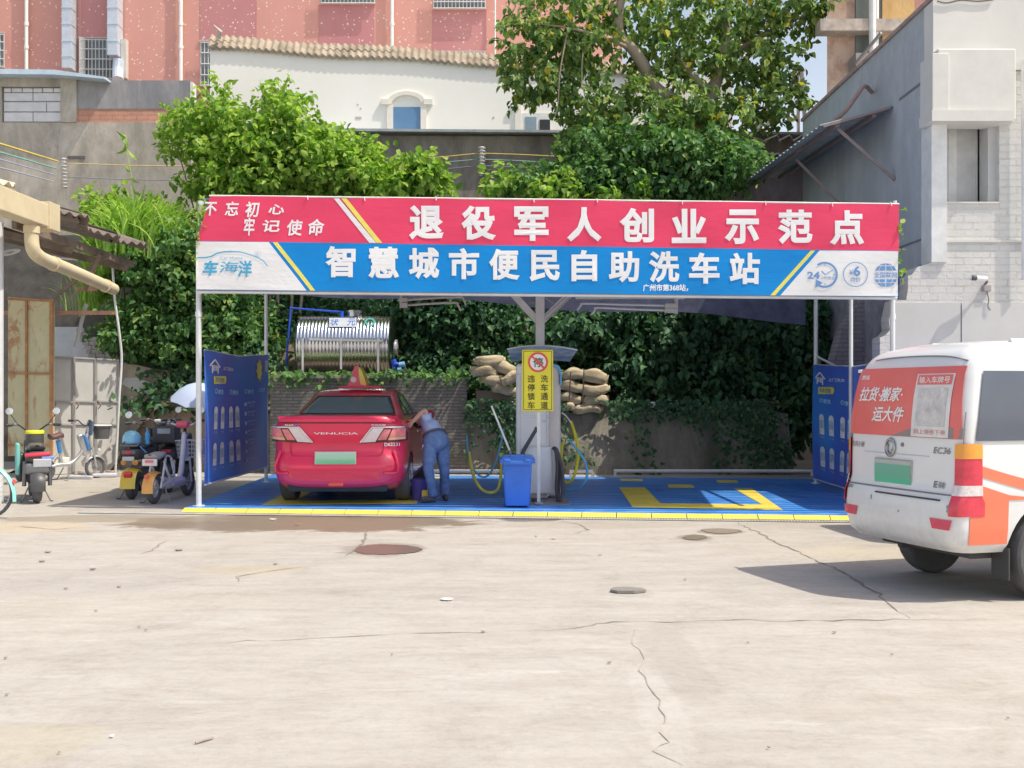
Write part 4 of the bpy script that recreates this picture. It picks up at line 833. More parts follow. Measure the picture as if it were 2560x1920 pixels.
b.tube(pts, [.024 + .004 * (i % 2) for i in range(len(pts))], 8); pts = spline([A(1386, 1120, hv + .02), A(1398, 1150, hv + .02), A(1398, 1210, hv), A(1390, 1258, hv - .2), A(1360, 1257, hv - .3), A(1330, 1250, hv - .2)], 14); b.tube(pts, [.020 + .003 * (i % 2) for i in range(len(pts))], 8); b.build('hose_loops', M((.08, .08, .085), .45), VH, smooth=60)
def hose(label, pts, c, r, y):
    b = MB(); b.tube(spline([A(x, yy, y + dy) for x, yy, dy in pts], 8), r, 8); tag(b.build('hose', M(c, .4, var=.1), smooth=60), label, 'hose')
hose('yellow water hose hanging in a deep loop left of the bin', [(1173, 1129, .2), (1177, 1160, .2), (1186, 1195, .1), (1205, 1224, 0), (1228, 1232, -.1), (1245, 1222, 0), (1252, 1190, .1), (1254, 1134, .2)], (.78, .76, .16), .024, 15.9)
hose('thin blue hose looping above the yellow hose left of the bin', [(1167, 1090, .2), (1170, 1130, .2), (1182, 1170, .1), (1205, 1192, 0), (1225, 1183, .1), (1243, 1145, .2), (1260, 1072, .3)], (.16, .52, .80), .015, 16.0)
hose('yellow water hose curving down right of the cabinet', [(1427, 1054, .2), (1436, 1080, .1), (1445, 1120, 0), (1443, 1160, 0), (1433, 1195, 0), (1416, 1207, .1), (1404, 1190, .2), (1403, 1150, .2), (1406, 1105, .2)], (.86, .74, .05), .022, 15.8)
hose('blue hose swinging out to the right of the cabinet', [(1421, 1100, .2), (1440, 1120, .1), (1460, 1150, 0), (1468, 1180, 0), (1462, 1205, 0), (1445, 1222, .1), (1416, 1226, .3)], (.15, .52, .82), .018, 15.6)
hose('thin white hose arching from the cabinet side', [(1404, 1032, .1), (1415, 1040, .1), (1424, 1052, .1), (1428, 1058, .1)], (.8, .8, .8), .01, 15.8)
# bucket with sponge by the person
BK = thing('bucket', 'dark blue bucket with a yellow sponge standing beside the red taxi', 'bucket', (-1.32, 15.35, ZP))
b = MB(); b.lathe([(.10, 0), (.14, .27), (.148, .27), (.148, .30), (.135, .30), (.09, .03)], (0, 0, .002), seg=20); b.build('pail', M((.10, .08, .36), .4), BK, world=False, smooth=40)
b = MB(); b.box((.10, -.16, .075), (.10, .05, .17), bev=.024, seg=3); b.build('sponge', M((.85, .62, .12), .9, bump=.5), BK, world=False, smooth=40)

# ================================================================== TANK, PIPES, SANDBAGS, LOW WALLS
TK = thing('water_tank', 'ribbed stainless steel water tank lying on legs above the red taxi', 'tank', A(860, 935, 22.2))
ty = 22.3; tc = A(862, 864, ty); tr = .60; xa, xb = A(752, 0, ty).x, A(980, 0, ty).x
t = NT('stainless'); t.col(t.ramp(t.noise(3, 4), [(.3, (.66, .67, .68)), (.7, (.80, .80, .80))])); t.set(Metallic=1., Roughness=.22); mst = t.m
b = MB(); prof = [(0, -.10), (.3, -.085), (.48, -.045), (tr - .02, 0)]; nr = 26; Lx = xb - xa
for i in range(nr * 4 + 1): prof.append((tr + .009 * math.cos(i / 4 * 2 * math.pi), .03 + (Lx - .06) * i / (nr * 4)))
prof += [(tr - .02, Lx), (.48, Lx + .045), (.3, Lx + .085), (0, Lx + .10)]; b.lathe(prof, (xa, ty, tc.z), seg=48, ax=(1, 0, 0)); b.build('shell', mst, TK, smooth=180)
b = MB(); b.lathe([(.0, 0), (.16, 0), (.17, .06), (.0, .08)], (xb + .06, ty - .1, tc.z - .05), seg=20, ax=(1, 0, 0)); b.build('end_flange', M((.80, .82, .84), .3, .6), TK, smooth=40)
b = MB(); b.lathe([(.17, 0), (.17, .09), (.20, .09), (.20, .13), (.0, .14)], (A(888, 0, ty).x, ty, tc.z + tr - .01), seg=24); b.build('filler_lid', mst, TK, smooth=40)
def ft(x, y, d=0):
    p = A(x, y, ty); k = (p.z - tc.z); return Vector((p.x * (ty - math.sqrt(max(.0, (tr + .02) ** 2 - min(abs(k), tr) ** 2))) / ty, ty - math.sqrt(max(.0, (tr + .022) ** 2 - min(abs(k), tr) ** 2)) - d, p.z))
b = MB(); quadgrid(b, ft, (823, 797), (891, 797), (891, 821), (823, 821), 6, 6); b.build('nameplate', M((.66, .70, .78), .35, .3), TK)
b = MB(); text(b, '状', 826, 800, 846, 817, lambda x, y, d=0: ft(x, y, .006 + d), .012, .15); text(b, '元', 868, 799, 889, 817, lambda x, y, d=0: ft(x, y, .006 + d), .012, .15); b.build('lettering', M((.08, .16, .50)), TK)
b = MB(); ring2d(b, 925, 808, 9, 13, lambda x, y, d=0: ft(x, y, .004), n=24, ky=.8); b.build('green_badge', M((.06, .42, .38)), TK)
for x in (772, 865, 955):
    for dy in (-.5, .5):
        b = MB(); b.beam(A(x, 850, 22.3) * 1 + Vector((0, dy - .14 * (dy < 0), 0)), A(x, 936 if x != 865 else 925, 22.3) + Vector((0, dy - .14 * (dy < 0), 0)), .04, .04); b.build('leg', M((.70, .71, .72), .35, .7), TK)
b = MB(); b.beam(A(772, 848, 21.66), A(956, 852, 21.66), .035, .035); b.build('cradle_rail', M((.72, .72, .72), .35, .7), TK)
mbp = M((.03, .10, .62), .4)
b = MB(); b.tube([A(715, 930, 22.2), A(719, 860, 22.2), A(726, 780, 22.2), A(727, 769, 22.2)], .022, 8); b.tube([A(725, 770, 22.2), A(790, 775, 22.2), A(855, 780, 22.2)], .02, 8); b.tube([A(854, 778, 22.2), A(854, 792, 22.2)], .045, 8); tag(b.build('water_pipe', mbp, smooth=50), 'blue water pipe rising left of the steel tank and feeding its top', 'pipe')
VP = thing('pump_stand', 'blue upright pipe with valve fittings at the right end of the tank', 'pipe', A(985, 980, 21.2))
b = MB(); b.tube([A(984, 985, 21.2), A(985, 905, 21.2)], .04, 8); b.tube([A(983, 899, 21.2), A(987, 912, 21.2)], .055, 8); b.tube([A(985, 906, 21.2), A(1000, 914, 21.2), A(1010, 918, 21.2)], .035, 8); b.build('standpipe', mbp, VP, smooth=50)
b = MB(); b.tube([A(998, 912, 21.15), A(1012, 910, 21.15)], .05, 8); b.tube([A(994, 924, 21.15), A(1004, 923, 21.15)], .05, 8); b.build('valve', M((.25, .50, .78), .4), VP)
b = MB(); b.tube([A(1003, 935, 21.25), A(1018, 925, 21.25)], .11, 12); b.build('pump_motor', M((.08, .09, .10), .5), VP)

LW = thing('low_brick_wall', 'low weathered brick wall behind the red taxi', 'wall', (-2.7, 21, 0))
b = MB(); b.span((-4.7, 21.0, 0), (-.88, 21.3, 1.86)); b.build('wall_face', bricks((.36, .32, .27), (.29, .26, .23), (.20, .19, .17), .24, .062, mort=.016, stain=(.17, .17, .14), bump=.9), LW)
b = MB(); b.span((-4.7, 20.95, 1.86), (-2.3, 21.35, 1.92)); b.build('coping', M((.36, .34, .30), .9, var=.3, bump=.6), LW)
EB = thing('stone_bank_wall', 'crumbling plastered stone wall overgrown with ivy behind the right wash bay', 'wall', (2.4, 21, 0))
b = MB(); rg = random.Random(8)
b.solid(lambda u, v: Vector((-.88 + 6.3 * u, 20.95 + .15 * math.sin(u * 11 + v * 3) + .1 * v, (1.28 + .12 * math.sin(u * 17)) * v)), [i / 40 for i in range(41)], [i / 8 for i in range(9)], (0, .5, 0))
b.build('wall_face', stained((.36, .33, .28), (.17, .17, .14), (.47, .43, .38), 'old_render', .8), EB)
b = MB(); b.beam(A(1545, 1037, 20.9), A(1640, 1032, 20.85), .05, .03); tag(b.build('pale_batten', M((.62, .58, .52))), 'pale wooden batten lying on top of the ivy wall', 'batten')
b = MB(); rg = random.Random(3); P0 = A(1630, 1012, 20.9)
b.box(P0, (.14, .1, .11), bev=.02); tag(b.build('paper_cup', M((.8, .8, .8))), 'white crumpled cup on the ivy wall', 'litter')
# sandbags
def sandbag(px, py, w_, h_, tilt, label, Y=21.0, yaw=0.):
    p = A(px, py, Y); b = MB(); rgx = random.Random(int(px * 7 + py))
    ph = [rgx.uniform(0, 6) for _ in range(4)]; L, Hh = w_ / F * Y / 2.1, h_ / F * Y / 2.15
    def fn(u, v):
        a, t_ = 2 * math.pi * u, math.pi * (v - .5); c = max(0, math.cos(t_)) ** .42; 
        x = math.copysign(abs(math.cos(a)) ** .5, math.cos(a)) * c * .22; z = math.copysign(abs(math.sin(a)) ** .75, math.sin(a)) * c
        s = math.copysign(abs(math.sin(t_)) ** .8, t_); wv = 1 + .05 * math.sin(7 * a + ph[0]) + .10 * math.sin(4 * t_ + ph[1] + 2 * a) + .08 * math.sin(2 * t_ + ph[3])
        return Vector((s * L, x * 1.0 * wv, z * Hh * wv + .02 * math.sin(3 * s + ph[2])))
    us, vs = [i / 20 for i in range(21)], [.02 + .96 * i / 16 for i in range(17)]; pts = MB(); pts.grid(fn, us, vs)
    for s in (-1, 1):
        pts.add([(s * L * .93, -.05, -Hh * .45), (s * L * .93, -.05, Hh * .45), (s * L * 1.1, -.04, Hh * .65), (s * L * 1.12, -.03, -Hh * .5), (s * L * .93, .05, -Hh * .45), (s * L * .93, .05, Hh * .45), (s * L * 1.1, .04, Hh * .65), (s * L * 1.12, .03, -Hh * .5)], [(0, 1, 2, 3), (7, 6, 5, 4), (1, 5, 6, 2), (0, 3, 7, 4), (2, 6, 7, 3)])
    m = Matrix.Rotation(R(tilt), 3, 'Y') @ Matrix.Rotation(R(yaw), 3, 'Z'); pts.v = [tuple(p + m @ Vector(q)) for q in pts.v]
    o = pts.build('sandbag', MSB, smooth=180); tag(o, label, 'sandbag', 'sandbags stacked on the bank')
t = NT('sackcloth'); n = t.noise(2.5, 8, .7); c = t.ramp(n, [(.3, (.44, .36, .23)), (.7, (.66, .56, .38))]); t.col(c); t.set(Roughness=.9); t.bump(t.math('ADD', t.noise(9, 5), t.math('MULTIPLY', t.noise(90, 2), .4)), .7, .03); MSB = t.m
for a in ((1224, 903, 76, 30, -3, 'tan sandbag on top of the left heap beside the cabinet'), (1212, 928, 72, 30, 6, 'tan sandbag second from the top of the left heap'), (1262, 921, 60, 34, 16, 'tan sandbag beside the cabinet in the upper part of the left heap'), (1236, 951, 70, 30, 5, 'tan sandbag third from the top of the left heap'), (1262, 974, 64, 28, 3, 'tan sandbag at the bottom of the left heap'), (1276, 946, 50, 30, -20, 'tilted sandbag wedged against the cabinet in the left heap', 20.85),
          (1436, 936, 62, 30, -4, 'tan sandbag on top of the right heap, close to the cabinet'), (1486, 942, 66, 40, 12, 'plump tan sandbag on top of the right heap, at its outer end'), (1432, 966, 66, 30, 3, 'tan sandbag in the middle row touching the cabinet side'), (1484, 974, 78, 30, -3, 'long tan sandbag in the middle row of the right heap'), (1426, 995, 58, 30, 4, 'tan sandbag in the third row touching the cabinet side'), (1488, 1000, 64, 32, -5, 'tan sandbag in the third row at the outer end'), (1468, 1022, 76, 26, 2, 'tan sandbag at the very bottom of the right heap'), (1414, 1018, 56, 24, -2, 'tan sandbag at the bottom beside the cabinet')): sandbag(*a)
b = MB(); b.span((-.95, 20.95, .9), (1.1, 21.9, 1.32)); b.span((-.7, 20.97, 1.32), (.0, 21.9, 1.62)); tag(b.build('earth_ledge', M((.24, .20, .16), .95, bump=.9, bs=6)), 'earth ledge carrying the sandbags', 'ledge', kind='structure')
b = MB()
for x, y0, y1 in ((1423, 930, 1000), (1456, 925, 1012)): b.tube([A(x + 4, y0, 20.6), A(x, y1, 20.6)], .012, 6)
tag(b.build('binding_strap', M((.12, .10, .08))), 'dark straps hanging over the right sandbag heap', 'strap')
# ================================================================== VEGETATION
nr = np.random.default_rng(11)
def pxb(px, py, rx, ry, Y, ry_m=None, wgt=None):
    p = A(px, py, Y); k = Y / F; o = [p.x, p.y, p.z, rx * k, ry_m or max(rx, ry) * k * .9, ry * k]
    return o + ([wgt] if wgt else [])
mbark = stained((.40, .33, .26), (.28, .23, .19), (.48, .42, .34), 'bark', .9)
# --- big tree
BT = thing('broadleaf_tree', 'large broadleaf tree with dark limbs and scattered yellow leaves, upper right of the banner', 'tree', (4.9, 25.3, 5))
b = MB(); T = lambda x, y, Y=25.2: A(x, y, Y)
limb(b, [T(1815, 560), T(1806, 440), T(1800, 345), T(1775, 300, 25.1)], .26, .2, 10)
limb(b, [T(1790, 320), T(1700, 262, 25), T(1640, 222, 24.8), T(1610, 165, 24.6), T(1580, 122, 24.5), T(1552, 92, 24.5), T(1547, 40, 24.4), T(1560, -40, 24.4)], .19, .09)
limb(b, [T(1772, 300), T(1783, 226, 25), T(1805, 165, 24.9), T(1818, 100, 24.9), T(1815, 30, 25), T(1830, -40, 25)], .17, .07)
limb(b, [T(1785, 235), T(1750, 208, 24.8), T(1712, 168, 24.7), T(1690, 130, 24.6)], .11, .05)
limb(b, [T(1808, 160), T(1870, 110), T(1940, 70), T(2010, 40)], .08, .03); limb(b, [T(1585, 125, 24.5), T(1500, 90, 24.2), T(1420, 70, 24), T(1350, 60, 23.8)], .05, .012)
limb(b, [T(1420, 70, 24), T(1400, 180, 23.9), T(1395, 260, 23.9), T(1385, 300, 23.9)], .018, .007, 5); limb(b, [T(1460, 95, 24), T(1455, 200, 24), T(1475, 290, 24)], .018, .007, 5); 0 and limb(b, [T(1350, 60, 23.8), T(1345, 190, 23.8), T(1370, 250, 23.8)], .016, .006, 5)
limb(b, [T(1780, 320), T(1700, 330, 24.6), T(1620, 350, 24.2), T(1540, 370, 24)], .09, .03); limb(b, [T(1700, 330, 24.6), T(1680, 420, 24), T(1690, 480, 23.9)], .05, .02)
b.build('trunk', mbark, BT, smooth=60)
blobs = [pxb(*q, 24.9 + .0, ry_m=1.3) for q in ((1400, 30, 110, 70), (1310, 110, 65, 80), (1400, 130, 80, 50), (1480, 150, 60, 55), (1590, 30, 110, 60), (1730, 40, 100, 65), (1880, 40, 95, 55), (1990, 30, 80, 50), (2050, 20, 45, 35), (1650, 130, 70, 50), (1740, 150, 85, 55), (1860, 150, 75, 50), (1940, 150, 50, 45), (1950, 265, 48, 52), (1890, 240, 60, 50), (1310, 205, 55, 38), (1385, 215, 50, 40), (1440, 270, 40, 26))]
blobs += [pxb(*q, 24.2, ry_m=1.1) for q in ((1560, 225, 80, 40), (1500, 290, 60, 38), (1620, 290, 90, 50), (1730, 260, 75, 45), (1830, 290, 70, 48))]
P, D, N, sz = sprays(nr, blobs, 1180, 12, .28, (.08, .21), .3, .6)
lm_big = leaf_mat([(0, (.10, .20, .08)), (.3, (.18, .30, .10)), (.65, (.28, .42, .13)), (.92, (.48, .58, .20)), (.965, (.52, .56, .14)), (.985, (.80, .60, .08)), (1, (.82, .55, .05))], .4)
leaves_mesh('crown', P, D, N, sz, lm_big, BT)
# lower dense bush mass below the tree
def bush(name, label, blobs, n, mat, size=(.12, .2), per=10, stems=None, down=.4, shell=.45, cat='bush', spread=.34):
    c = blobs[0]; o = thing(name, label, cat, (c[0], c[1], c[2] - c[5])); P, D, N, sz = sprays(nr, blobs, n, per, spread, size, shell, down)
    leaves_mesh('foliage', P, D, N, sz, mat, o)
    b = MB()
    for bl in blobs[:10]:
        x0, y0 = c[0] + (bl[0] - c[0]) * .5 + .1, max(bl[1], 21.6) + .3; zb = hz_(x0, y0)
        limb(b, [(x0, y0, min(zb, bl[2] - .3) - .1), (x0 * .5 + bl[0] * .5, y0 * .5 + bl[1] * .5, (zb + bl[2]) / 2), (bl[0], bl[1], bl[2] + bl[5] * .5)], .045, .012, 6)
    b.build('stems', mbark, o, smooth=60); return o
lm_mid = leaf_mat([(0, (.09, .20, .08)), (.4, (.13, .28, .10)), (.8, (.20, .38, .12)), (.97, (.36, .50, .15)), (1, (.62, .60, .15))], .35)
lm_lite = leaf_mat([(0, (.17, .34, .07)), (.35, (.30, .49, .08)), (.75, (.47, .63, .13)), (1, (.64, .74, .24))], .5)
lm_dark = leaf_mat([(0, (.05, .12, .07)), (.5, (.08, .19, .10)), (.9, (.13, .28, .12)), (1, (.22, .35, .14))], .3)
bush('leafy_bush', 'dense dark green bush hanging below the big tree behind the banner', [pxb(*q, 23.7, ry_m=1.0) for q in ((1640, 385, 130, 60), (1500, 380, 90, 50), (1740, 380, 95, 55), (1330, 462, 80, 26), (1600, 470, 150, 40), (1420, 460, 90, 40), (1760, 450, 80, 40), (1850, 410, 45, 32))], 1350, lm_mid, (.08, .19))
bush('mulberry_bush', 'sunlit yellow green bushy tree above the left part of the banner', [pxb(*q, 23.6, ry_m=1.0) for q in ((660, 385, 95, 50), (560, 375, 60, 34), (478, 312, 28, 14), (515, 290, 26, 12), (440, 360, 20, 12), (690, 290, 24, 34), (692, 232, 10, 18), (752, 300, 26, 22), (615, 320, 36, 22), (790, 375, 80, 36), (870, 385, 65, 26), (880, 420, 65, 30), (620, 450, 150, 40), (820, 450, 110, 36), (930, 450, 40, 22), (550, 240, 12, 20), (570, 280, 22, 18), (720, 340, 50, 30))], 1600, lm_lite, (.08, .21), shell=.45, spread=.38)
bush('mulberry_sapling', 'small bright green sapling at the right end of the sunlit bush', [pxb(*q, 23.2, ry_m=.6) for q in ((1045, 425, 36, 26), (1075, 450, 22, 18), (1000, 470, 40, 22))], 110, lm_lite, (.15, .25))
bush('sprig', 'bright green sprig standing just above the banner edge, below the tree', [pxb(*q, 22.8, ry_m=.4) for q in ((1385, 478, 50, 16), (1560, 488, 50, 14), (1250, 462, 36, 20))], 80, lm_lite, (.14, .22), cat='plant')
bush('dark_shrub', 'dark green shrub mass between the hut and the left banner', [pxb(*q, 22.6, ry_m=1.1) for q in ((440, 720, 90, 80), (400, 810, 110, 60), (480, 830, 90, 70), (345, 840, 50, 50), (560, 720, 90, 90), (600, 840, 80, 70), (500, 620, 60, 50), (400, 660, 60, 40))], 1800, lm_mid, (.08, .17))
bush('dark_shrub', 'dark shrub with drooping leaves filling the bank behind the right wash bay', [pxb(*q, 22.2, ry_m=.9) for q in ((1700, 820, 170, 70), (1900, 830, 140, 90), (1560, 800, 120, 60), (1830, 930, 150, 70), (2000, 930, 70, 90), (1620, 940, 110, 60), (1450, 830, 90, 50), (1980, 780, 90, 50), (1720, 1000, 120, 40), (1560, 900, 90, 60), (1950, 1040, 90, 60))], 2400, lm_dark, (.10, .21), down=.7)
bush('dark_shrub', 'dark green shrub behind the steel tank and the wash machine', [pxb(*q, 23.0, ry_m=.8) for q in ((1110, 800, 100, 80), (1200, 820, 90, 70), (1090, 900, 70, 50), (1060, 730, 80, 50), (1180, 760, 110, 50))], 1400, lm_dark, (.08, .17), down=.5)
# ground cover on the bank
n = 3600; x = nr.uniform(-7.5, 5.8, n); y = nr.uniform(21.3, 27.6, n); ok_ = ~((x > -4.9) & (x < -1.9) & (y < 23.6)); x, y = x[ok_], y[ok_]; n = len(x); k = np.array([hz_(a, c) for a, c in zip(x, y)]); per = 9
P = np.repeat(np.stack([x, y, k + nr.uniform(.05, .5, n)], 1), per, 0) + nr.normal(size=(n * per, 3)) * [.22, .2, .14]
D = nr.normal(size=P.shape) + [0, -.35, -.1]; N = nr.normal(size=P.shape) * .5 + [0, -.3, 1]
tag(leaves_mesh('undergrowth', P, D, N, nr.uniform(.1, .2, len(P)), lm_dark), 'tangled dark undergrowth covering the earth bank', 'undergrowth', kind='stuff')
# ivy on the stone bank wall
n = 5200; u = nr.beta(1.0, .9, n); x = -.9 + 6.3 * u; z = nr.random(n) ** .8 * 1.45
keep = (np.sin(x * 3.1) + np.sin(x * 1.3 + z * 2.3) + .9 * np.sin(z * 3 + x * 5) + .5 * (x > 3.9) + .9 * (x < .4) + 1.3 * (z > 1.05)) > nr.normal(1.15, .8, n)
x, z = x[keep], z[keep]; P = np.stack([x, 20.86 - nr.random(len(x)) * .14, z], 1)
D = nr.normal(size=P.shape) * [1, .4, .8] + [0, -.2, -.7]; N = nr.normal(size=P.shape) * .4 + [0, -1, .4]
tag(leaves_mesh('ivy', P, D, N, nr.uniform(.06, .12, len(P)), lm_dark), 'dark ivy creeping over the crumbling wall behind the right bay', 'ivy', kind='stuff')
n = 700; x = nr.uniform(-4.7, -.9, n); P = np.stack([x, nr.uniform(20.85, 21.5, n), 1.86 + nr.random(n) * .12 - .15 * (nr.random(n) < .3)], 1)
D = nr.normal(size=P.shape) + [0, -.6, -.2]; N = nr.normal(size=P.shape) * .5 + [0, -.4, 1]
tag(leaves_mesh('creeper', P, D, N, nr.uniform(.08, .16, n), lm_mid), 'low creeper growing along the top of the brick wall under the tank', 'creeper', kind='stuff')
# tall grass
def blades(name, label, n, cx, cy, cz, sx, sy, hgt, mat, seed, kind='stuff'):
    r = random.Random(seed); V = []; Fc = []
    for i in range(n):
        x, y = cx + r.gauss(0, sx), cy + r.gauss(0, sy); h = hgt * r.uniform(.5, 1.2); a = r.uniform(0, 6.28); bend = r.uniform(.2, .75) * h; w_ = r.uniform(.012, .022); dx, dy = math.cos(a) * bend, math.sin(a) * bend * .7
        zb = cz(x, y); o = len(V); m = 6
        for k in range(m + 1):
            t = k / m; zz = zb + h * (t - .33 * t ** 3.2 * (bend / h) * 1.7); px_, py_ = x + dx * t * t, y + dy * t * t; ww = w_ * (1 - t ** 2) + .002; sx_, sy_ = -math.sin(a) * ww, math.cos(a) * ww
            V += [(px_ + sx_ + .012, py_ + sy_, zz), (px_ - sx_, py_ - sy_, zz)]
        Fc += [(o + 2 * k, o + 2 * k + 1, o + 2 * k + 3, o + 2 * k + 2) for k in range(m)]
    b = MB(); b.add(V, Fc); return tag(b.build(name, mat, fix=False), label, 'grass', kind=kind)
lm_grass = leaf_mat([(0, (.25, .45, .08)), (.5, (.38, .58, .12)), (.9, (.55, .72, .22)), (1, (.70, .76, .40))], .5)
g0 = A(330, 600, 22.8)
blades('tall_grass', 'bright sunlit tall grass arching over the bank beside the hut roof', 2600, A(335, 0, 22.3).x, 22.4, lambda x, y: 4.05 + .5 * max(-1.2, min(1, x + 7.8)) + .3 * math.sin(x * 3), .42, .35, 1.35, lm_grass, 4)
bush('grassy_mound', 'light green shrub carrying the tall grass beside the hut roof', [pxb(*q, 22.9, ry_m=.6) for q in ((330, 620, 80, 50), (400, 570, 60, 60), (300, 580, 40, 40), (260, 520, 30, 36))], 420, lm_lite, (.1, .18))
b = MB(); b.tube(spline([A(350, 560, 23), A(330, 450, 23), A(318, 380, 23), A(316, 345, 23), A(308, 336, 23)], 5), [.012] * 20 + [.004], 5)
o = thing('tall_reed', 'single tall reed standing against the grey concrete wall', 'plant', A(350, 560, 23)); b.build('stem', M((.40, .48, .16)), o)
pts = [A(*q, 23) for q in ((318, 350), (310, 338), (320, 375), (318, 415), (326, 440), (332, 470), (322, 365), (314, 345))] ; P = np.array([p[:] for p in pts]); leaves_mesh('leaves', P, nr.normal(size=P.shape) + [0, -.2, -.9], nr.normal(size=P.shape), np.full(len(P), .32), lm_grass, o, wid=.13)
# bits of creeper on the banner's frame ends
n = 90; t_ = nr.random(n); side = nr.random(n) < .7
P = np.stack([np.where(side, -4.16 + nr.normal(0, .035, n) + .10 * t_, 4.86 + nr.normal(0, .02, n)), np.where(side, 14.18, 13.5), np.where(side, 3.3 + .85 * t_, 2.95 + .95 * t_)], 1)
tag(leaves_mesh('creeper', P, nr.normal(size=P.shape), nr.normal(size=P.shape), nr.uniform(.05, .1, n), lm_lite), 'thin creeper climbing both ends of the fascia banner', 'creeper', kind='stuff')

# ================================================================== LEFT HUT AND GATES
HT = thing('open_hut', 'ramshackle open hut with a corrugated roof and cream gutter at the left edge', 'hut', (-8.5, 17, 0))
def rf(u, v, dz=0): x = -6.95 - 5.5 * u; y = 15.3 + 4.9 * v; return Vector((x + .12 * math.sin(v * 23), y, 4.30 + 1.35 * u + .03 * math.sin(y * 2 * math.pi / .18) + dz + .05 * math.sin(v * 7 + u * 3)))
b = MB(); b.solid(rf, [0, .25, .5, .75, 1], [i / 160 for i in range(161)], (0, 0, -.015)); b.build('corrugated_roof', M((.19, .165, .145), .9, var=.4, vs=2), HT)
b = MB()
for i in range(6):
    v = .15 + .15 * i; b.solid(lambda u, w_, v=v, i=i: rf(-.03 + .14 * u, v + .16 * w_, .03 + .03 * math.sin(i * 2.3) + .04 * u), [0, 1], [k / 24 for k in range(25)], (0, 0, -.012))
b.build('loose_sheet', M((.20, .165, .14), .9, var=.4, vs=3), HT)
b = MB(); b.solid(lambda u, v: rf(.05 + .5 * u, .005 + .10 * v, .1) + Vector((0, -.25, .05)), [0, 1], [i / 30 for i in range(31)], (0, 0, -.012)); b.build('cream_sheet', M((.74, .66, .48), .8, var=.2), HT)
b = MB(); b.beam((-7.1, 15.4, 3.98), (-7.1, 20.2, 3.98), .07, .12); b.beam((-9, 15.5, 4.45), (-9, 20, 4.45), .07, .12); b.beam((-7.05, 17.3, 3.86), (-12, 17.3, 5.05), .08, .12); b.beam((-7.05, 19.8, 3.86), (-12, 19.8, 5.05), .08, .12); b.beam((-6.95, 18.2, 3.9), (-7.35, 18.6, 3.35), .05); b.beam((-6.95, 18.6, 3.98), (-7.8, 18.4, 3.2), .06)
b.build('rafter', M((.20, .155, .12), .9, var=.3), HT)
mcream = M((.66, .56, .37), .7, var=.12, vs=2, stain=(.42, .34, .25), stv=.56)
b = MB(); b.span((-6.98, 11, 3.98), (-6.72, 16.0, 4.31), .015); b.span((-7.01, 15.65, 3.95), (-6.69, 16.0, 4.35), .01); b.build('box_gutter', mcream, HT)
b = MB(); b.tube(spline([(-6.85, 15.4, 4.0), (-6.85, 15.4, 3.78), (-6.84, 15.43, 3.62), (-6.83, 15.6, 3.54), (-6.83, 15.9, 3.51), (-6.83, 16.7, 3.47), (-6.86, 18.6, 3.36)], 5), .098, 14); b.lathe([(.112, -.05), (.112, .05)], (-6.85, 15.4, 3.9)); b.lathe([(.112, -.05), (.112, .05)], (-6.83, 16.1, 3.50), ax=(0, 1, -.05)); b.lathe([(.112, -.05), (.112, .05)], (-6.85, 18.2, 3.38), ax=(0, 1, -.05)); b.build('drainpipe', mcream, HT, smooth=50)
b = MB(); b.tube([(-7.33, 15.4, 0), (-7.33, 15.4, 4.0)], .075, 12); b.build('post', M((.66, .67, .68), .5, var=.1, stain=(.45, .42, .40), stv=.6), HT, smooth=40)
b = MB(); b.tube(spline([A(112, 640, 19.6), A(180, 647, 19.8), A(235, 645, 20), A(273, 643, 20.2), A(281, 660, 20.2), A(286, 740, 20.3), A(298, 830, 20.4), A(304, 900, 20.5), A(298, 1000, 20.5), A(288, 1188, 20.6)], 6), .022, 8); b.build('bent_conduit', M((.78, .78, .78), .5), HT, smooth=50)
b = MB(); b.beam(A(215, 760, 20.6), A(188, 868, 20.4), .05); b.build('prop', M((.50, .49, .47)), HT)
b = MB(); b.span((-10.5, 20.3, 3.05), (-7.5, 20.4, 3.12)); b.span(A(190, 727, 20.2), A(245, 718, 20.25)); b.build('rusty_rail', M((.52, .28, .20), .9, var=.3), HT)
b = MB(); b.span((-14, 24.8, 0), (-7.3, 25.1, 5.2)); b.build('shade_backdrop', M((.13, .12, .11), .95, var=.3), HT)  # near-black sheet: the hut's deep interior shade put into its colour
b = MB(); b.tube(spline([A(0, 632, 15.6), A(25, 626, 15.8), A(48, 625, 16), A(30, 634, 15.9), A(0, 638, 15.6)], 5), .02, 6); b.build('loose_cloth', M((.66, .66, .64)), HT)
# rusty door panel
RD = thing('rusty_gate', 'tall pale green sheet metal gate streaked with rust, leaning by the hut', 'gate', A(80, 1130, 20))
t = NT('rusty_paint'); n = t.noise(1.4, 10, .75, t.obj((1.4, 1, .6)), .8); n2 = t.noise(4, 8, .7)
c = t.ramp(n2, [(.3, (.62, .60, .38)), (.7, (.74, .70, .48))]); c = t.mix(t.ramp(n, [(.52, 0.), (.60, 1.)]), c, (.52, .30, .16)); c = t.mix(t.ramp(t.noise(.9, 6, .7), [(.5, 0.), (.65, .8)]), c, (.72, .58, .30)); t.col(c); t.set(Roughness=.8); t.bump(n, .3, .01); mrust = t.m
b = MB(); b.prism([A(20, 1140, 20), A(133, 1140, 20), A(135, 752, 20), A(98, 748, 20), A(20, 742, 20)], (0, .05, 0)); b.build('sheet', mrust, RD)
mrs = M((.50, .26, .13), .9, var=.3, vs=8)
b = MB()
for p, q, w_ in (((68, 750), (64, 1135), 5), ((20, 932), (128, 934), 5), ((20, 1112), (126, 1112), 6), ((131, 752), (126, 1135), 8), ((20, 747), (135, 752), 5)): b.beam(A(*p, 19.97), A(*q, 19.97), w_ / F * 20, .04)
b.build('rusty_frame', mrs, RD)
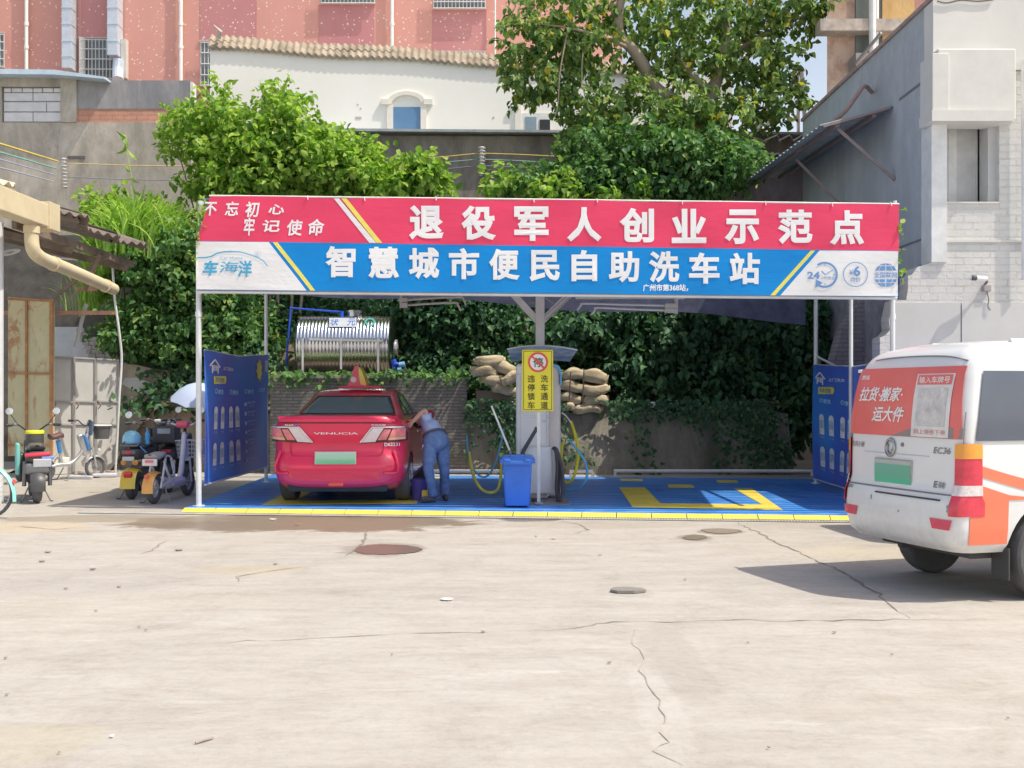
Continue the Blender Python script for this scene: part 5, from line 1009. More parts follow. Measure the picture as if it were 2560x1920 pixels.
# grey steel gate
GG = thing('steel_gate', 'grey sheet steel gate with three panels beside the rusty one', 'gate', A(210, 1168, 22.5))
mg = M((.58, .57, .55), .6, .0, var=.12, vs=1.2, stain=(.50, .47, .43), stv=.62)
xs = ((127, 891, 183), (185, 894, 238), (240, 897, 296)); 
for i, (xa, yt, xb) in enumerate(xs):
    Ya, Yb = 20.7 + .3 * i, 20.97 + .3 * i; b = MB(); b.prism([A(xa, 1186 - 3 * i, Ya), A(xb, 1184 - 3 * i, Yb), A(xb, yt + 4, Yb), A(xa, yt, Ya)], (0, .04, 0)); pn = b.build('panel', mg, GG)
    b = MB()
    for y in (1003, 1060): b.beam(A(xa, y, Ya - .02), A(xb, y + 2, Yb - .02), .02, .03); 
    b.beam(A(xa + 1, yt, Ya - .02), A(xa + 1, 1183, Ya - .02), .03, .03); b.beam(A(xb, yt + 3, Yb - .02), A(xb, 1180, Yb - .02), .03, .03); b.beam(A(xa, yt, Ya - .02), A(xb, yt + 3, Yb - .02), .03, .03); b.build('stiffener', M((.42, .41, .40), .6), pn)
    b = MB(); b.tube(spline([A(xa + 8, 1003, Ya - .06), A(xa + 12, 1012, Ya - .1), A(xa + 6, 1022, Ya - .06)], 4), .012, 6); b.build('handle', M((.32, .24, .18)), pn)
# pale wall and tile pile behind the gate
b = MB(); b.span(A(100, 1000, 24.0), A(212, 818, 24.1)); b.prism([A(170, 1000, 23.9), A(290, 1000, 23.9), A(255, 895, 23.9), A(212, 845, 23.9), A(198, 818, 23.9)], (0, .1, 0)); tag(b.build('plastered_wall', M((.62, .64, .68), .9, var=.1)), 'pale bluish plastered wall stub behind the steel gate', 'wall')
TP = thing('broken_tile_wall', 'broken wall of grey rubble courses stepping down behind the gate', 'wall', A(260, 900, 23.4)); b = MB(); rg = random.Random(6)
for i in range(9):
    y = 822 + i * 10.5; xa, xb = 196 + i * 5.0, 214 + i * 12 + rg.uniform(-5, 5); x = xa
    while x < xb: w_ = rg.uniform(12, 24); p = A(x + w_ / 2, y + 5, 23.5); b.box(p, (w_ / F * 23.5 * .96, .3, .088), (0, rg.uniform(-.05, .12), 0), .012); x += w_
b.box(A(312, 885, 23.4), (.10, .2, .22), (0, -.3, 0), .01); b.build('rubble_course', M((.50, .47, .45), .95, var=.25, bump=.7), TP)
EW = thing('earth_wall', 'weathered earthen wall with old render patches left of the wash bay', 'wall', A(400, 1080, 22)); 
b = MB(); b.solid(lambda u, v: Vector((-8.1 + 3.9 * u, 22.0 + .08 * math.sin(u * 13 + v * 4), (2.12 - .12 * u + .05 * math.sin(u * 19)) * v)), [i / 30 for i in range(31)], [i / 8 for i in range(9)], (0, .5, 0)); b.build('wall_face', stained((.54, .45, .36), (.34, .29, .24), (.64, .62, .58), 'earth_render', .8), EW)
b = MB(); pts = [A(x, y, 21.9) for x, y in ((305, 960), (312, 945), (340, 944), (372, 955), (400, 970), (420, 985), (412, 998), (380, 992), (350, 982), (330, 975))]; b.prism(pts, (0, .06, 0)); b.build('render_patch', M((.66, .66, .64), .9, var=.1), EW)
b = MB(); b.span((-8.1, 21.6, 0), (-4.5, 22, .35)); b.build('footing', M((.34, .31, .28), .95, var=.3, bump=.6), EW)
# rubbish by the gate
b = MB(); rg = random.Random(12)
for i in range(46):
    p = G(rg.uniform(200, 296), rg.uniform(1172, 1192)); b.box(p + Vector((0, 0, .03)), (rg.uniform(.1, .5), rg.uniform(.03, .1), rg.uniform(.02, .06)), (0, rg.uniform(-.1, .1), rg.uniform(-.6, .6)))
tag(b.build('rubble_debris', M((.52, .46, .40), .95, var=.35, vs=6)), 'scattered rubble and sticks at the foot of the steel gate', 'debris', kind='stuff')
# cables on the left
PO = thing('insulator_post', 'pale ribbed insulator post against the grey concrete wall', 'post', A(162, 470, 26.4))
b = MB(); p, q = A(160, 398, 26.4), A(162, 472, 26.4); b.tube([p, q], .03, 8)
for i in range(9): b.lathe([(.03, -.02), (.085, 0), (.03, .03)], p.lerp(q, i / 8.5), seg=10)
b.build('ribbed_stem', M((.62, .60, .58), .6), PO)
PO2 = thing('insulator_post', 'white ribbed insulator post on the dark retaining wall', 'post', A(1204, 440, 28))
b = MB(); p, q = A(1205, 370, 28.0), A(1203, 440, 28.0); b.tube([p, q], .05, 8)
for i in range(9): b.lathe([(.05, -.02), (.11, 0), (.05, .03)], p.lerp(q, i / 8.5), seg=10)
b.build('ribbed_stem', M((.76, .75, .74), .5), PO2)
for (x0, y0), (x1, y1), c, r, lab in (((-60, 341), (143, 403), (.74, .58, .14), .026, 'yellow cable slanting down to the insulator post'), ((-60, 363), (140, 421), (.22, .56, .50), .02, 'teal cable below the yellow one'), ((-60, 381), (136, 437), (.42, .48, .70), .016, 'pale blue cable below the teal one'), ((-60, 403), (134, 454), (.45, .50, .66), .016, 'lowest pale blue cable at the concrete wall')):
    b = MB(); b.tube([A(x0, y0, 20), A(x1, y1, 26.2)], r, 6); tag(b.build('cable', M(c, .5)), lab, 'cable')
for pts, c, lab in ((((165, 408), (330, 414), (500, 416), (640, 420)), (.62, .50, .22), 'thin yellowish cable along the grey concrete wall'), (((165, 442), (300, 448), (480, 452)), (.28, .30, .34), 'thin dark cable along the foot of the grey concrete wall'), (((1030, 398), (1110, 392), (1200, 383), (1290, 386), (1420, 392)), (.68, .52, .14), 'yellow cable crossing the dark retaining wall'), (((1050, 410), (1120, 405), (1200, 398), (1300, 402), (1400, 408)), (.26, .42, .38), 'greenish cable below the yellow one on the retaining wall'), (((1060, 428), (1200, 414), (1330, 420)), (.24, .24, .34), 'lowest thin dark cable on the retaining wall')):
    b = MB(); Y = 26.5 if pts[0][0] < 1000 else 28.0; b.tube([A(x, y, Y) for x, y in pts], .014, 5); tag(b.build('cable', M(c, .5)), lab, 'cable')
# umbrella
UM = thing('umbrella', 'white umbrella opened behind the left banner post', 'umbrella', A(470, 1000, 19.4))
uc = A(496, 1003, 19.4); ax = Vector((.18, -.25, 1)).normalized(); q = ax.to_track_quat('Z', 'Y'); b = MB()
def um(u, v): a = 2 * math.pi * u; r_ = .50 * v * (1 - .05 * abs(math.sin(a * 4))); return uc + q @ Vector((r_ * math.cos(a), r_ * math.sin(a), .33 * (1 - v ** 2.1) + .02 * abs(math.sin(a * 4)) * v))
b.solid(um, [i / 32 for i in range(33)], [.02, .25, .5, .75, 1], -ax * .006); b.build('canopy', M((.50, .59, .78), .6, var=.04), UM, smooth=50)
b = MB(); b.tube([uc + ax * .38, uc - ax * .5], .01, 6); b.build('shaft', M((.3, .3, .32)), UM)
# ================================================================== VEHICLE BODIES
def car_paint(c, name='car_paint', rough=.3, coat=.8, metal=0., dirty=.45):
    t = NT(name); n = t.noise(2.5, 5, .6); dz = t.n('SeparateXYZ'); t.l(t.tc.outputs['Object'], dz.inputs[0]); dirt = t.math('MULTIPLY', t.ramp(t.math('ADD', dz.outputs[2], t.math('MULTIPLY', t.noise(5, 7, .7), .5)), [(.55, dirty), (.95, 0.)]), t.ramp(t.noise(11, 6, .75), [(.35, .2), (.65, 1.)]))
    t.col(t.mix(dirt, t.ramp(n, [(.3, tuple(x * .96 for x in c)), (.7, c)]), (.42, .37, .31))); t.set(Roughness=rough, Coat_Weight=coat, Coat_Roughness=.06, Metallic=metal); return t.m
def glass(c=(.10, .13, .13), name='dark_glass', rough=.04): t = NT(name); n = t.noise(1.5, 4, .5); t.col(t.ramp(n, [(.3, tuple(x * .8 for x in c)), (.7, c)])); t.set(Roughness=rough, Specular_IOR_Level=.7); return t.m
mtyre = M((.11, .11, .115), .85, var=.2, bump=.4, bs=60); mchr = M((.80, .80, .81), .15, 1., var=0); mblk = M((.06, .06, .065), .5, var=.1)
class Body:
    """horizontal slices of a car body; tables give half width, rear/front position and corner radii by height"""
    def __init__(s, z, w, yr, yf, rx, ry, rxf=.3, ryf=.3, crown=.03, zmap=None, taper=0., n=(11, 7, 16)):
        s.T = [np.array(a, float) for a in (z, w, yr, yf, rx, ry)]; s.rxf, s.ryf, s.crown, s.zm, s.taper, s.n = rxf, ryf, crown, zmap or (lambda y, z: z), taper, n
    def at(s, z): return [float(np.interp(z, s.T[0], a)) for a in s.T[1:]]
    def rear(s, x, z, d=0.):
        w_, yr, yf, rx, ry = s.at(z); ax = min(abs(x), w_ - 1e-4); e = max(0, ax - (w_ - rx)) / rx
        y = yr + ry * (1 - math.sqrt(max(0, 1 - e * e))) + s.crown * (ax / w_) ** 2 - d; return Vector((math.copysign(ax + (d * e), x), y, s.zm(y, z)))
    def side(s, y, z, sgn=1, d=0.):
        w_, yr, yf, rx, ry = s.at(z); x = w_; ym = (yr + yf) / 2; x *= 1 - s.taper * abs((y - ym) / (yf - yr) * 2) ** 3
        yy = y - yr - s.crown
        if yy < ry: x -= rx * (1 - math.sqrt(max(0, 1 - ((ry - yy) / ry) ** 2)))
        return Vector((sgn * (x + d), y, s.zm(y, z)))
    def ringz(s, z, shrink=0., dz=0.):
        w_, yr, yf, rx, ry = s.at(z); n0, n1, n2 = s.n; P = []
        xs = np.linspace(-(w_ - rx), w_ - rx, n0)
        P += [(x, yr + s.crown * (x / w_) ** 2) for x in xs]
        for k in range(1, n1): a = math.pi / 2 * k / n1; x = w_ - rx + rx * math.sin(a); P.append((x, yr + ry * (1 - math.cos(a)) + s.crown * (x / w_) ** 2))
        y0, y1 = yr + ry + s.crown, yf - s.ryf; ym = (yr + yf) / 2
        R_ = [(w_, y) for y in np.linspace(y0, y1, n2)]
        R_ += [(w_ - s.rxf + s.rxf * math.cos(math.pi / 2 * k / n1), y1 + s.ryf * math.sin(math.pi / 2 * k / n1)) for k in range(1, n1)]
        P += R_; P += [(x, yf) for x in np.linspace(w_ - s.rxf, -(w_ - s.rxf), n0)]
        P += [(-x, y) for x, y in R_[::-1]]
        for k in range(n1 - 1, 0, -1): a = math.pi / 2 * k / n1; x = w_ - rx + rx * math.sin(a); P.append((-x, yr + ry * (1 - math.cos(a)) + s.crown * (x / w_) ** 2))
        out = []
        for x, y in P:
            x *= 1 - s.taper * abs((y - ym) / (yf - yr) * 2) ** 3
            if shrink: x *= 1 - shrink; y = ym + (y - ym) * (1 - shrink)
            out.append(Vector((x, y, s.zm(y, z) + dz)))
        return out
    def mesh(s, zs, top=((.1, .012), (.35, .03), (.7, .04)), bottom=True):
        rings = [s.ringz(z) for z in zs] + [s.ringz(zs[-1], k, dz) for k, dz in top]; b = MB(); n = len(rings[0])
        b.add([p for r_ in rings for p in r_], [(i * n + k, i * n + (k + 1) % n, (i + 1) * n + (k + 1) % n, (i + 1) * n + k) for i in range(len(rings) - 1) for k in range(n)])
        o = len(b.v); L = rings[-1]; b.add([sum(L, Vector()) / n], []); b.f += [(o - n + k, o - n + (k + 1) % n, o) for k in range(n)]; b.mi += [0] * n
        if bottom: b.add([sum(rings[0], Vector()) / n], []); b.f += [((k + 1) % n, k, o + 1) for k in range(n)]; b.mi += [0] * n
        return b
def cut(o, cyls):
    """cut wheel arches (x-axis cylinders: y, z, r, x0, x1) out of a closed body"""
    cb = MB()
    for y, z, r, x0, x1 in cyls: cb.lathe([(r, x0), (r, x1)], (0, y, z), seg=40, ax=(1, 0, 0))
    c = cb.build('cutter', mblk); m = o.modifiers.new('b', 'BOOLEAN'); m.operation = 'DIFFERENCE'; m.object = c; m.solver = 'EXACT'
    dg = bpy.context.evaluated_depsgraph_get(); me = bpy.data.meshes.new_from_object(o.evaluated_get(dg)); o.modifiers.clear(); old = o.data; o.data = me; me.name = o.name; bpy.data.meshes.remove(old); bpy.data.objects.remove(c)
    me.polygons.foreach_set('use_smooth', [True] * len(me.polygons)); me.set_sharp_from_angle(angle=R(32))
def wheel(parent, x, y, r, w_, sgn, name='wheel'):
    b = MB(); pr = [(r * .62, -w_ / 2), (r * .9, -w_ / 2), (r * .97, -w_ * .42), (r, -w_ * .3), (r, w_ * .3), (r * .97, w_ * .42), (r * .9, w_ / 2), (r * .62, w_ / 2)]
    b.lathe(pr, (x, y, r), seg=36, ax=(1, 0, 0)); wh = b.build(name, mtyre, parent, world=False, smooth=30)
    b = MB(); f = sgn * w_ / 2; b.lathe([(0, 0), (r * .12, 0), (r * .55, -.03), (r * .64, .0), (r * .64, .02)], (x + f * .86, y, r), seg=24, ax=(sgn, 0, 0))
    for k in range(5): a = k * 2 * math.pi / 5; b.beam((x + f * .92, y + .05 * math.cos(a), r + .05 * math.sin(a)), (x + f * .92, y + r * .58 * math.cos(a), r + r * .58 * math.sin(a)), .05, .02)
    b.build('rim', M((.55, .56, .58), .3, .8), wh, world=False, smooth=30)
def fnr(B, d): return lambda x, z, dd=0: B.rear(x, z, d + dd)
def mapr(B, x0, x1, z0, z1, d):   # unit square -> rear face (x across, y down)
    return lambda u, v, dd=0: B.rear(x0 + (x1 - x0) * u, z1 + (z0 - z1) * v, d + dd)

# ------------------------------------------------------------------ red taxi
def make_taxi():
    o = thing('taxi', 'bright red taxi with a roof sign parked in the left wash bay', 'car')
    sm = lambda t: max(0, min(1, t)) ** 2 * (3 - 2 * max(0, min(1, t)))
    zm = lambda y, z: z - .15 * sm((y - 2.9) / 1.3) * sm((z - .6) / .5)
    B = Body([.20, .27, .33, .40, .47, .53, .60, .68, .76, .84, .92, 1.0, 1.06, 1.10, 1.135, 1.16], [.77, .82, .855, .875, .885, .89, .893, .895, .897, .90, .898, .89, .875, .85, .82, .78], [.22, .08, .045, .03, .0, -.005, .03, .085, .10, .09, .06, .05, .04, .03, .05, .10], [4.5, 4.6, 4.63, 4.66, 4.68, 4.68, 4.66, 4.62, 4.6, 4.57, 4.52, 4.44, 4.36, 4.28, 4.2, 4.1], [.3] * 16, [.26] * 4 + [.3] * 12, .45, .5, .06, zm, .06)
    mp = car_paint((.84, .025, .10), coat=.6, dirty=.06)
    bd = B.mesh([.20 + .04 * i for i in range(25)], top=((.05, .008), (.3, .02), (.7, .03))).build('body', mp, o, world=False, smooth=40)
    cut(bd, [(.98, .32, .355, .62, 1.2), (.98, .32, .355, -1.2, -.62), (3.68, .32, .355, .6, 1.2), (3.68, .32, .355, -1.2, -.6)])
    Gh = Body([1.10, 1.16, 1.24, 1.32, 1.40, 1.46, 1.50, 1.53, 1.55], [.80, .765, .72, .67, .625, .59, .56, .50, .40], [.62, .80, 1.02, 1.22, 1.42, 1.58, 1.75, 2.0, 2.3], [3.75, 3.55, 3.35, 3.16, 2.98, 2.83, 2.7, 2.5, 2.4], [.2] * 9, [.16] * 9, .25, .2, .12, None, .05)
    Gh.mesh([1.08 + .02 * i for i in range(24)], top=((.15, .006), (.4, .012), (.8, .015)), bottom=False).build('roof', mp, o, world=False, smooth=40)
    mg = glass((.22, .29, .27))
    b = MB(); b.grid(lambda u, v: Gh.rear((.665 - .15 * v) * u, 1.185 + .25 * v, .004), np.linspace(-1, 1, 21), np.linspace(0, 1, 7)); b.build('rear_window_trim', mblk, o, world=False, smooth=180)
    b = MB(); b.grid(lambda u, v: Gh.rear((.63 - .14 * v) * u, 1.20 + .215 * v, .008), np.linspace(-1, 1, 21), np.linspace(0, 1, 7)); rw = b.build('rear_window', mg, o, world=False, smooth=180)
    for s in (1, -1):
        b = MB(); b.grid(lambda u, v: Gh.side(1.28 + .42 * v + u * (1.95 - .75 * v), 1.17 + .28 * v, s, .006), np.linspace(0, 1, 15), np.linspace(0, 1, 6)); b.build('side_window', mg, o, world=False, smooth=180)
        b = MB()
        for y in (1.72, 2.42): b.grid(lambda u, v: Gh.side(y + u * .07, 1.16 + .3 * v, s, .010), [0, 1], np.linspace(0, 1, 6))
        b.tube([Gh.side(1.2, 1.165, s, .012), Gh.side(2.2, 1.165, s, .012), Gh.side(3.3, 1.165, s, .012)], .008, 6); b.build('window_pillar', mblk, o, world=False)
        b = MB()
        for y in (1.55, 2.5): b.beam(B.side(y, .93, s, .02), B.side(y + .2, .93, s, .02), .02, .025, .006)
        b.build('door_handle', mchr, o, world=False)
        b = MB(); c = B.side(3.05, 1.14, s, .12); b.box(c, (.2, .1, .14), bev=.04, seg=3); b.build('mirror', mp, o, world=False, smooth=40)
        # lamps: slanted inner end, wrapped round the corner
        lamp = lambda e, d: (lambda u, v: B.rear(s * ((.895 - e) * (1 - u) + (.30 + .22 * (1 - v) * .0 + .17 * v + e) * u), (.845 + e) * (1 - v) + (1.03 - e) * v - .03 * (u) * (1 - v), d))
        b = MB(); b.grid(lamp(0, .012), np.linspace(0, 1, 19), np.linspace(0, 1, 6)); tl = b.build('taillight', M((.10, .03, .04), .2, var=0, coat=.6), o, world=False, smooth=180)
        b = MB(); f = lamp(.012, .018); b.grid(lambda u, v: f(.66 + .34 * u, v), np.linspace(0, 1, 6), np.linspace(0, 1, 4)); b.build('reversing_lens', M((.82, .72, .72), .15, var=.1, vs=12, coat=.5), tl, world=False)
        b = MB(); f = lamp(.015, .017); b.grid(lambda u, v: f(.03 + .36 * u, .30 + .7 * v), np.linspace(0, 1, 8), np.linspace(0, 1, 4)); b.grid(lambda u, v: f(.43 + .2 * u, .1 + .82 * v), np.linspace(0, 1, 5), np.linspace(0, 1, 4)); b.build('red_lens', M((.84, .24, .25), .15, var=.25, vs=9, coat=.5), tl, world=False)
        b = MB(); f = lamp(.015, .0175); b.grid(lambda u, v: f(.03 + .36 * u, .06 + .22 * v), np.linspace(0, 1, 8), [0, 1]); b.build('amber_lens', M((.82, .48, .25), .2, coat=.5), tl, world=False)
        b = MB(); f = lamp(.002, .02); P = [f(u, 1) for u in np.linspace(.1, 1, 12)]; b.tube(P + [f(1, v) for v in np.linspace(.9, .05, 5)], .011, 6); b.build('chrome_strip', M((.80, .80, .82), .25, .6), tl, world=False)
        b = MB(); b.tube([B.rear(s * .74, .72, .006), B.rear(s * .80, .52, .008), B.rear(s * .79, .44, .010), B.rear(s * .72, .425, .01), B.rear(s * .62, .43, .008)], .016, 6); b.build('bumper_crease', mp, o, world=False, smooth=60)
    # trunk lid edge line, badge lettering, plate
    ml = M((.35, .03, .06), .5); b = MB(); P = [(-.62, .99), (-.60, .70), (-.56, .655), (0, .645), (.56, .655), (.60, .70), (.62, .84)]
    b.tube([B.rear(x, z, .001) for x, z in P for _ in (0,)], .005, 5); b.tube([B.rear(x, 1.085, .002) for x in np.linspace(-.72, .72, 13)], .008, 5); b.build('trunk_seam', ml, o, world=False)
    b = MB(); b.grid(lambda u, v: B.rear(u, 1.10 + .07 * v, .012 + .05 * v) , np.linspace(-.74, .74, 13), [0, .5, 1]); b.grid(lambda u, v: B.rear(u, 1.17 - .05 * v, .062 - .1 * v), np.linspace(-.72, .72, 13), [0, .5, 1]); b.build('spoiler_lip', mp, o, world=False, smooth=60)
    mw = M((.88, .86, .86), .4, .2, var=0); b = MB(); text(b, 'VENUCIA', 0, 0, 1, 1, mapr(B, -.29, .29, .935, .962, .012), .016); b.build('name_lettering', mw, o, world=False)
    b = MB(); text(b, 'D60', 0, 0, 1, 1, mapr(B, -.66, -.55, 1.045, 1.068, .013), .02); text(b, '东风启辰', 0, 0, 1, 1, mapr(B, .46, .64, 1.045, 1.07, .013), .012); text(b, 'D62231', 0, 0, 1, 1, mapr(B, .62, .80, .78, .825, .014), .01); b.build('badge_lettering', mw, o, world=False)
    b = MB(); text(b, 'EV', 0, 0, 1, 1, mapr(B, -.54, -.47, 1.045, 1.072, .013), .03, .3); b.build('blue_badge', M((.20, .26, .68)), o, world=False)
    t = NT('plate_green'); sp = t.n('SeparateXYZ'); t.l(t.tc.outputs['Generated'], sp.inputs[0]); t.col(t.ramp(sp.outputs[2], [(0, (.16, .58, .30)), (.25, (.22, .60, .34)), (.5, (.42, .68, .50)), (1, (.50, .72, .58))])); t.set(Roughness=.4); mplate = t.m
    b = MB(); b.box((0, .004, .63), (.52, .012, .15), (-.12, 0, 0), bev=.005); b.build('number_plate', mplate, o, world=False); b = MB(); b.box((0, .020, .63), (.535, .03, .165), (-.12, 0, 0), bev=.004); b.build('plate_frame', M((.66, .66, .66), .3, .6), o, world=False)
    b = MB(); b.box((.0, .07, .285), (.20, .06, .055), bev=.015); b.build('fog_lamp', M((.85, .10, .08), .2, coat=.5), o, world=False)
    b = MB(); b.box((0, .6, .24), (1.3, .9, .12), bev=.03); b.box((0, 2.3, .2), (1.5, 2.4, .1), bev=.03); b.build('underbody', M((.05, .05, .05), .9), o, world=False)
    for y in (.98, 3.68):
        for s in (1, -1): wheel(o, s * .775, y, .32, .205, s)
    # roof sign
    b = MB(); pr = [(-.14, 0), (.14, 0), (.115, .10), (.075, .21), (.035, .275), (.0, .295), (-.03, .28), (-.055, .21), (-.09, .09)]
    b.box((.05, 1.95, 1.565), (.62, .28, .03), bev=.012); rs = b.build('roof_bar', mp, o, world=False, smooth=40)
    b = MB(); b.prism([(x, 1.84, 1.58 + z) for x, z in pr], (0, .06, 0)); b.prism([(x * .9, 1.90, 1.58 + z * .97) for x, z in pr], (0, .18, 0)); b.build('roof_sign', M((.86, .10, .16), .35, coat=.4), rs, world=False)
    t = NT('sign_yellow'); sp = t.n('SeparateXYZ'); t.l(t.tc.outputs['Generated'], sp.inputs[0]); t.col(t.ramp(sp.outputs[2], [(0, (.88, .45, .12)), (.6, (.86, .75, .14)), (1, (.70, .74, .14))])); t.set(Roughness=.35)
    b = MB(); b.prism([(.145, 1.835, 1.582), (.12, 1.835, 1.68), (.08, 1.835, 1.79), (.04, 1.835, 1.855), (.03, 1.835, 1.80), (.04, 1.835, 1.70), (.06, 1.835, 1.60)], (.012, .26, 0)); b.build('yellow_side', t.m, rs, world=False)
    b = MB(); b.lathe([(.045, 0), (.04, .012), (0, .014)], (-.045, 1.84, 1.67), seg=20, ax=(0, -1, 0)); b.build('sign_disc', M((.80, .76, .74)), rs, world=False)
    return o
TX = make_taxi(); TX.location = (-2.36, 14.42, ZP + .004); TX.rotation_euler = (0, 0, R(-.6)); TX.scale = (1.035, 1.0, 1.03)

# ------------------------------------------------------------------ van
def make_van(detail=True):
    o = thing('delivery_van', 'white and orange delivery van with a red rear window panel at the right edge' if detail else 'plain white van parked hidden beyond the delivery van', 'van')
    z = [.34, .40, .50, .60, .68, .74, .80, .95, 1.10, 1.25, 1.40, 1.55, 1.64, 1.69, 1.725, 1.755, 1.775]
    B = Body(z, [.74, .79, .805, .81, .815, .82, .82, .82, .815, .812, .80, .785, .765, .742, .70, .645, .55], [.10, .03, .0, .0, .01, .04, .06, .065, .07, .08, .10, .135, .175, .21, .25, .32, .42], [4.25, 4.35, 4.4, 4.42, 4.42, 4.4, 4.35, 4.15, 3.95, 3.75, 3.5, 3.25, 3.05, 2.95, 2.85, 2.75, 2.6], [.13] * 13 + [.15] * 4, [.12] * 7 + [.09] * 6 + [.12] * 4, .3, .5, .022, None, .03, n=(11, 8, 22))
    mp = car_paint((.82, .83, .84), 'white_paint', .3, .6); zs = [.34 + .0287 * i for i in range(51)]
    bd = B.mesh(zs, top=((.03, .008), (.12, .022), (.4, .034), (.75, .038))).build('body', mp, o, world=False, smooth=50)
    cut(bd, [(.88, .30, .39, .45, 1.2), (.88, .30, .39, -1.2, -.45), (3.6, .30, .38, .5, 1.2), (3.6, .30, .38, -1.2, -.5)])
    for y in (.88, 3.6):
        for s in (1, -1): wheel(o, s * .70, y, .305, .20, s)
    b = MB(); b.box((0, 2.0, .33), (1.2, 3.4, .1), bev=.02); b.tube([(-.25, .25, .30), (-.25, .7, .30)], .035, 10); b.box((.1, .9, .30), (1.1, .08, .08)); b.build('underbody', M((.08, .08, .085), .9), o, world=False)
    for s in (1,): b = MB(); b.box((s * .70, .50, .26), (.20, .015, .22), bev=.004); b.build('mud_flap', mblk, o, world=False)
    mg = glass((.12, .14, .19), 'van_glass', .12)
    Gr = lambda u0, u1, v0, v1, n=17, m=8: (np.linspace(u0, u1, n), np.linspace(v0, v1, m))
    if detail:
        # red advertising film over the tailgate window
        mfilm = M((.84, .17, .15), .35, var=.05, coat=.3)
        tail = lambda u, v: B.rear(u * (.765 - .055 * v), 1.115 + .50 * v, .006)
        b = MB(); b.grid(tail, *Gr(-1, 1, .0, 1, 25, 10)); b.build('rear_window', mfilm, o, world=False, smooth=180)
        b = MB(); pts = [(-.1 + .88 * i / 8, 1.115, 1.115 + .075 * min(1, i / 3.) ) for i in range(9)]
        for (xa, z0, z1), (xb, _, z3) in zip(pts, pts[1:]): b.add([B.rear(xa, z0, .009), B.rear(min(xb, .765), z0, .009), B.rear(min(xb, .765), z3, .009), B.rear(xa, z1, .009)], [(0, 1, 2, 3)])
        b.build('window_shade_band', M((.30, .24, .24), .3, coat=.3), o, world=False)
        mw = M((.90, .90, .89), .5, var=0); mpn = mapr(B, -.74, .70, 1.115, 1.615, .011)
        b = MB(); text(b, '货运', .07, .10, .16, .17, mpn, .02); text(b, '拉货·搬家·', .08, .28, .53, .50, mpn, .02, .25); text(b, '运大件', .24, .57, .56, .80, mpn, .022, .25); b.build('film_lettering', mw, o, world=False)
        b = MB(); 
        def rr(x0, y0, x1, y1, r=.02): return [(x0 + r, y0), (x1 - r, y0), (x1, y0 + r * 1.6), (x1, y1 - r * 1.6), (x1 - r, y1), (x0 + r, y1), (x0, y1 - r * 1.6), (x0, y0 + r * 1.6)]
        quadgrid(b, mpn, (.635, .10), (.955, .10), (.955, .99), (.635, .99), 10, 8); b.build('notice_card', M((.82, .80, .79), .5), o, world=False)
        mp2 = mapr(B, -.74, .70, 1.115, 1.615, .0135); b = MB(); quadgrid(b, mp2, (.65, .115), (.94, .115), (.94, .255), (.65, .255), 10, 4); b.build('notice_heading', mfilm, o, world=False)
        b = MB(); text(b, '输入车牌号', .665, .14, .925, .235, mapr(B, -.74, .70, 1.115, 1.615, .016), .01); b.build('heading_lettering', mw, o, world=False)
        b = MB(); text(b, '码上领券下单', .66, .88, .93, .955, mp2, .008); b.build('footer_lettering', M((.76, .36, .34)), o, world=False)
        b = MB(); quadgrid(b, mp2, (.67, .30), (.92, .30), (.92, .84), (.67, .84), 10, 8); b.build('blank_code_panel', M((.66, .64, .63), .6, var=.25, vs=14), o, world=False)
        # dark lower window edges and gasket lines
        b = MB(); q = [(-1, 1.63), (-.6, 1.665), (0, 1.675), (.6, 1.665), (.95, 1.63)]; b.tube(spline([B.rear(x * .73, zz + .02, .003) for x, zz in q], 6), .006, 6); b.tube([B.rear(.772, zz, .003) for zz in np.linspace(.74, 1.3, 8)], .004, 5); b.tube([B.rear(-.772, zz, .003) for zz in np.linspace(.74, 1.3, 8)], .004, 5)
        b.tube([B.rear(x, .735, .004) for x in np.linspace(-.74, .74, 15)], .006, 6); b.build('tailgate_seam', M((.22, .22, .23)), o, world=False)
        b = MB(); b.tube([B.rear(x, .695 - .0, .004) for x in np.linspace(-.25, .60, 9)], .007, 6); b.build('bumper_gap', mblk, o, world=False)
        b = MB(); b.tube([B.rear(x, .985, .001) for x in np.linspace(-.5, .40, 9)], .004, 5); b.build('crease_line', M((.62, .62, .63)), o, world=False)
        # emblem, lettering
        e = B.rear(-.10, 1.03, .012); b = MB(); b.torus(e, .062, .010, (0, 1, -.08), 28, 8); b.torus(e + Vector((.012, 0, .012)), .035, .010, (0, 1, -.08), 20, 8, 60, 250); b.torus(e + Vector((-.010, 0, -.012)), .035, .010, (0, 1, -.08), 20, 8, 240, 420); b.build('emblem', M((.42, .43, .45), .2, .9), o, world=False)
        b = MB(); b.lathe([(.016, 0), (.014, .012), (0, .013)], B.rear(.06, 1.055, .0), seg=14, ax=(0, -1, 0)); text(b, 'EC36', 0, 0, 1, 1, mapr(B, .46, .66, 1.01, 1.055, .007), .012, .2); text(b, '东风小康', 0, 0, 1, 1, mapr(B, -.70, -.50, 1.015, 1.06, .007), .01, .15); text(b, '新能源', 0, 0, 1, 1, mapr(B, -.70, -.62, .70, .725, .007), .01); text(b, 'E', 0, 0, 1, 1, mapr(B, .48, .525, .775, .82, .007), .02)
        text(b, '纯电', 0, 0, 1, 1, mapr(B, .535, .61, .775, .82, .007), .02); b.build('badge_lettering', M((.24, .25, .27), .3, .5), o, world=False)
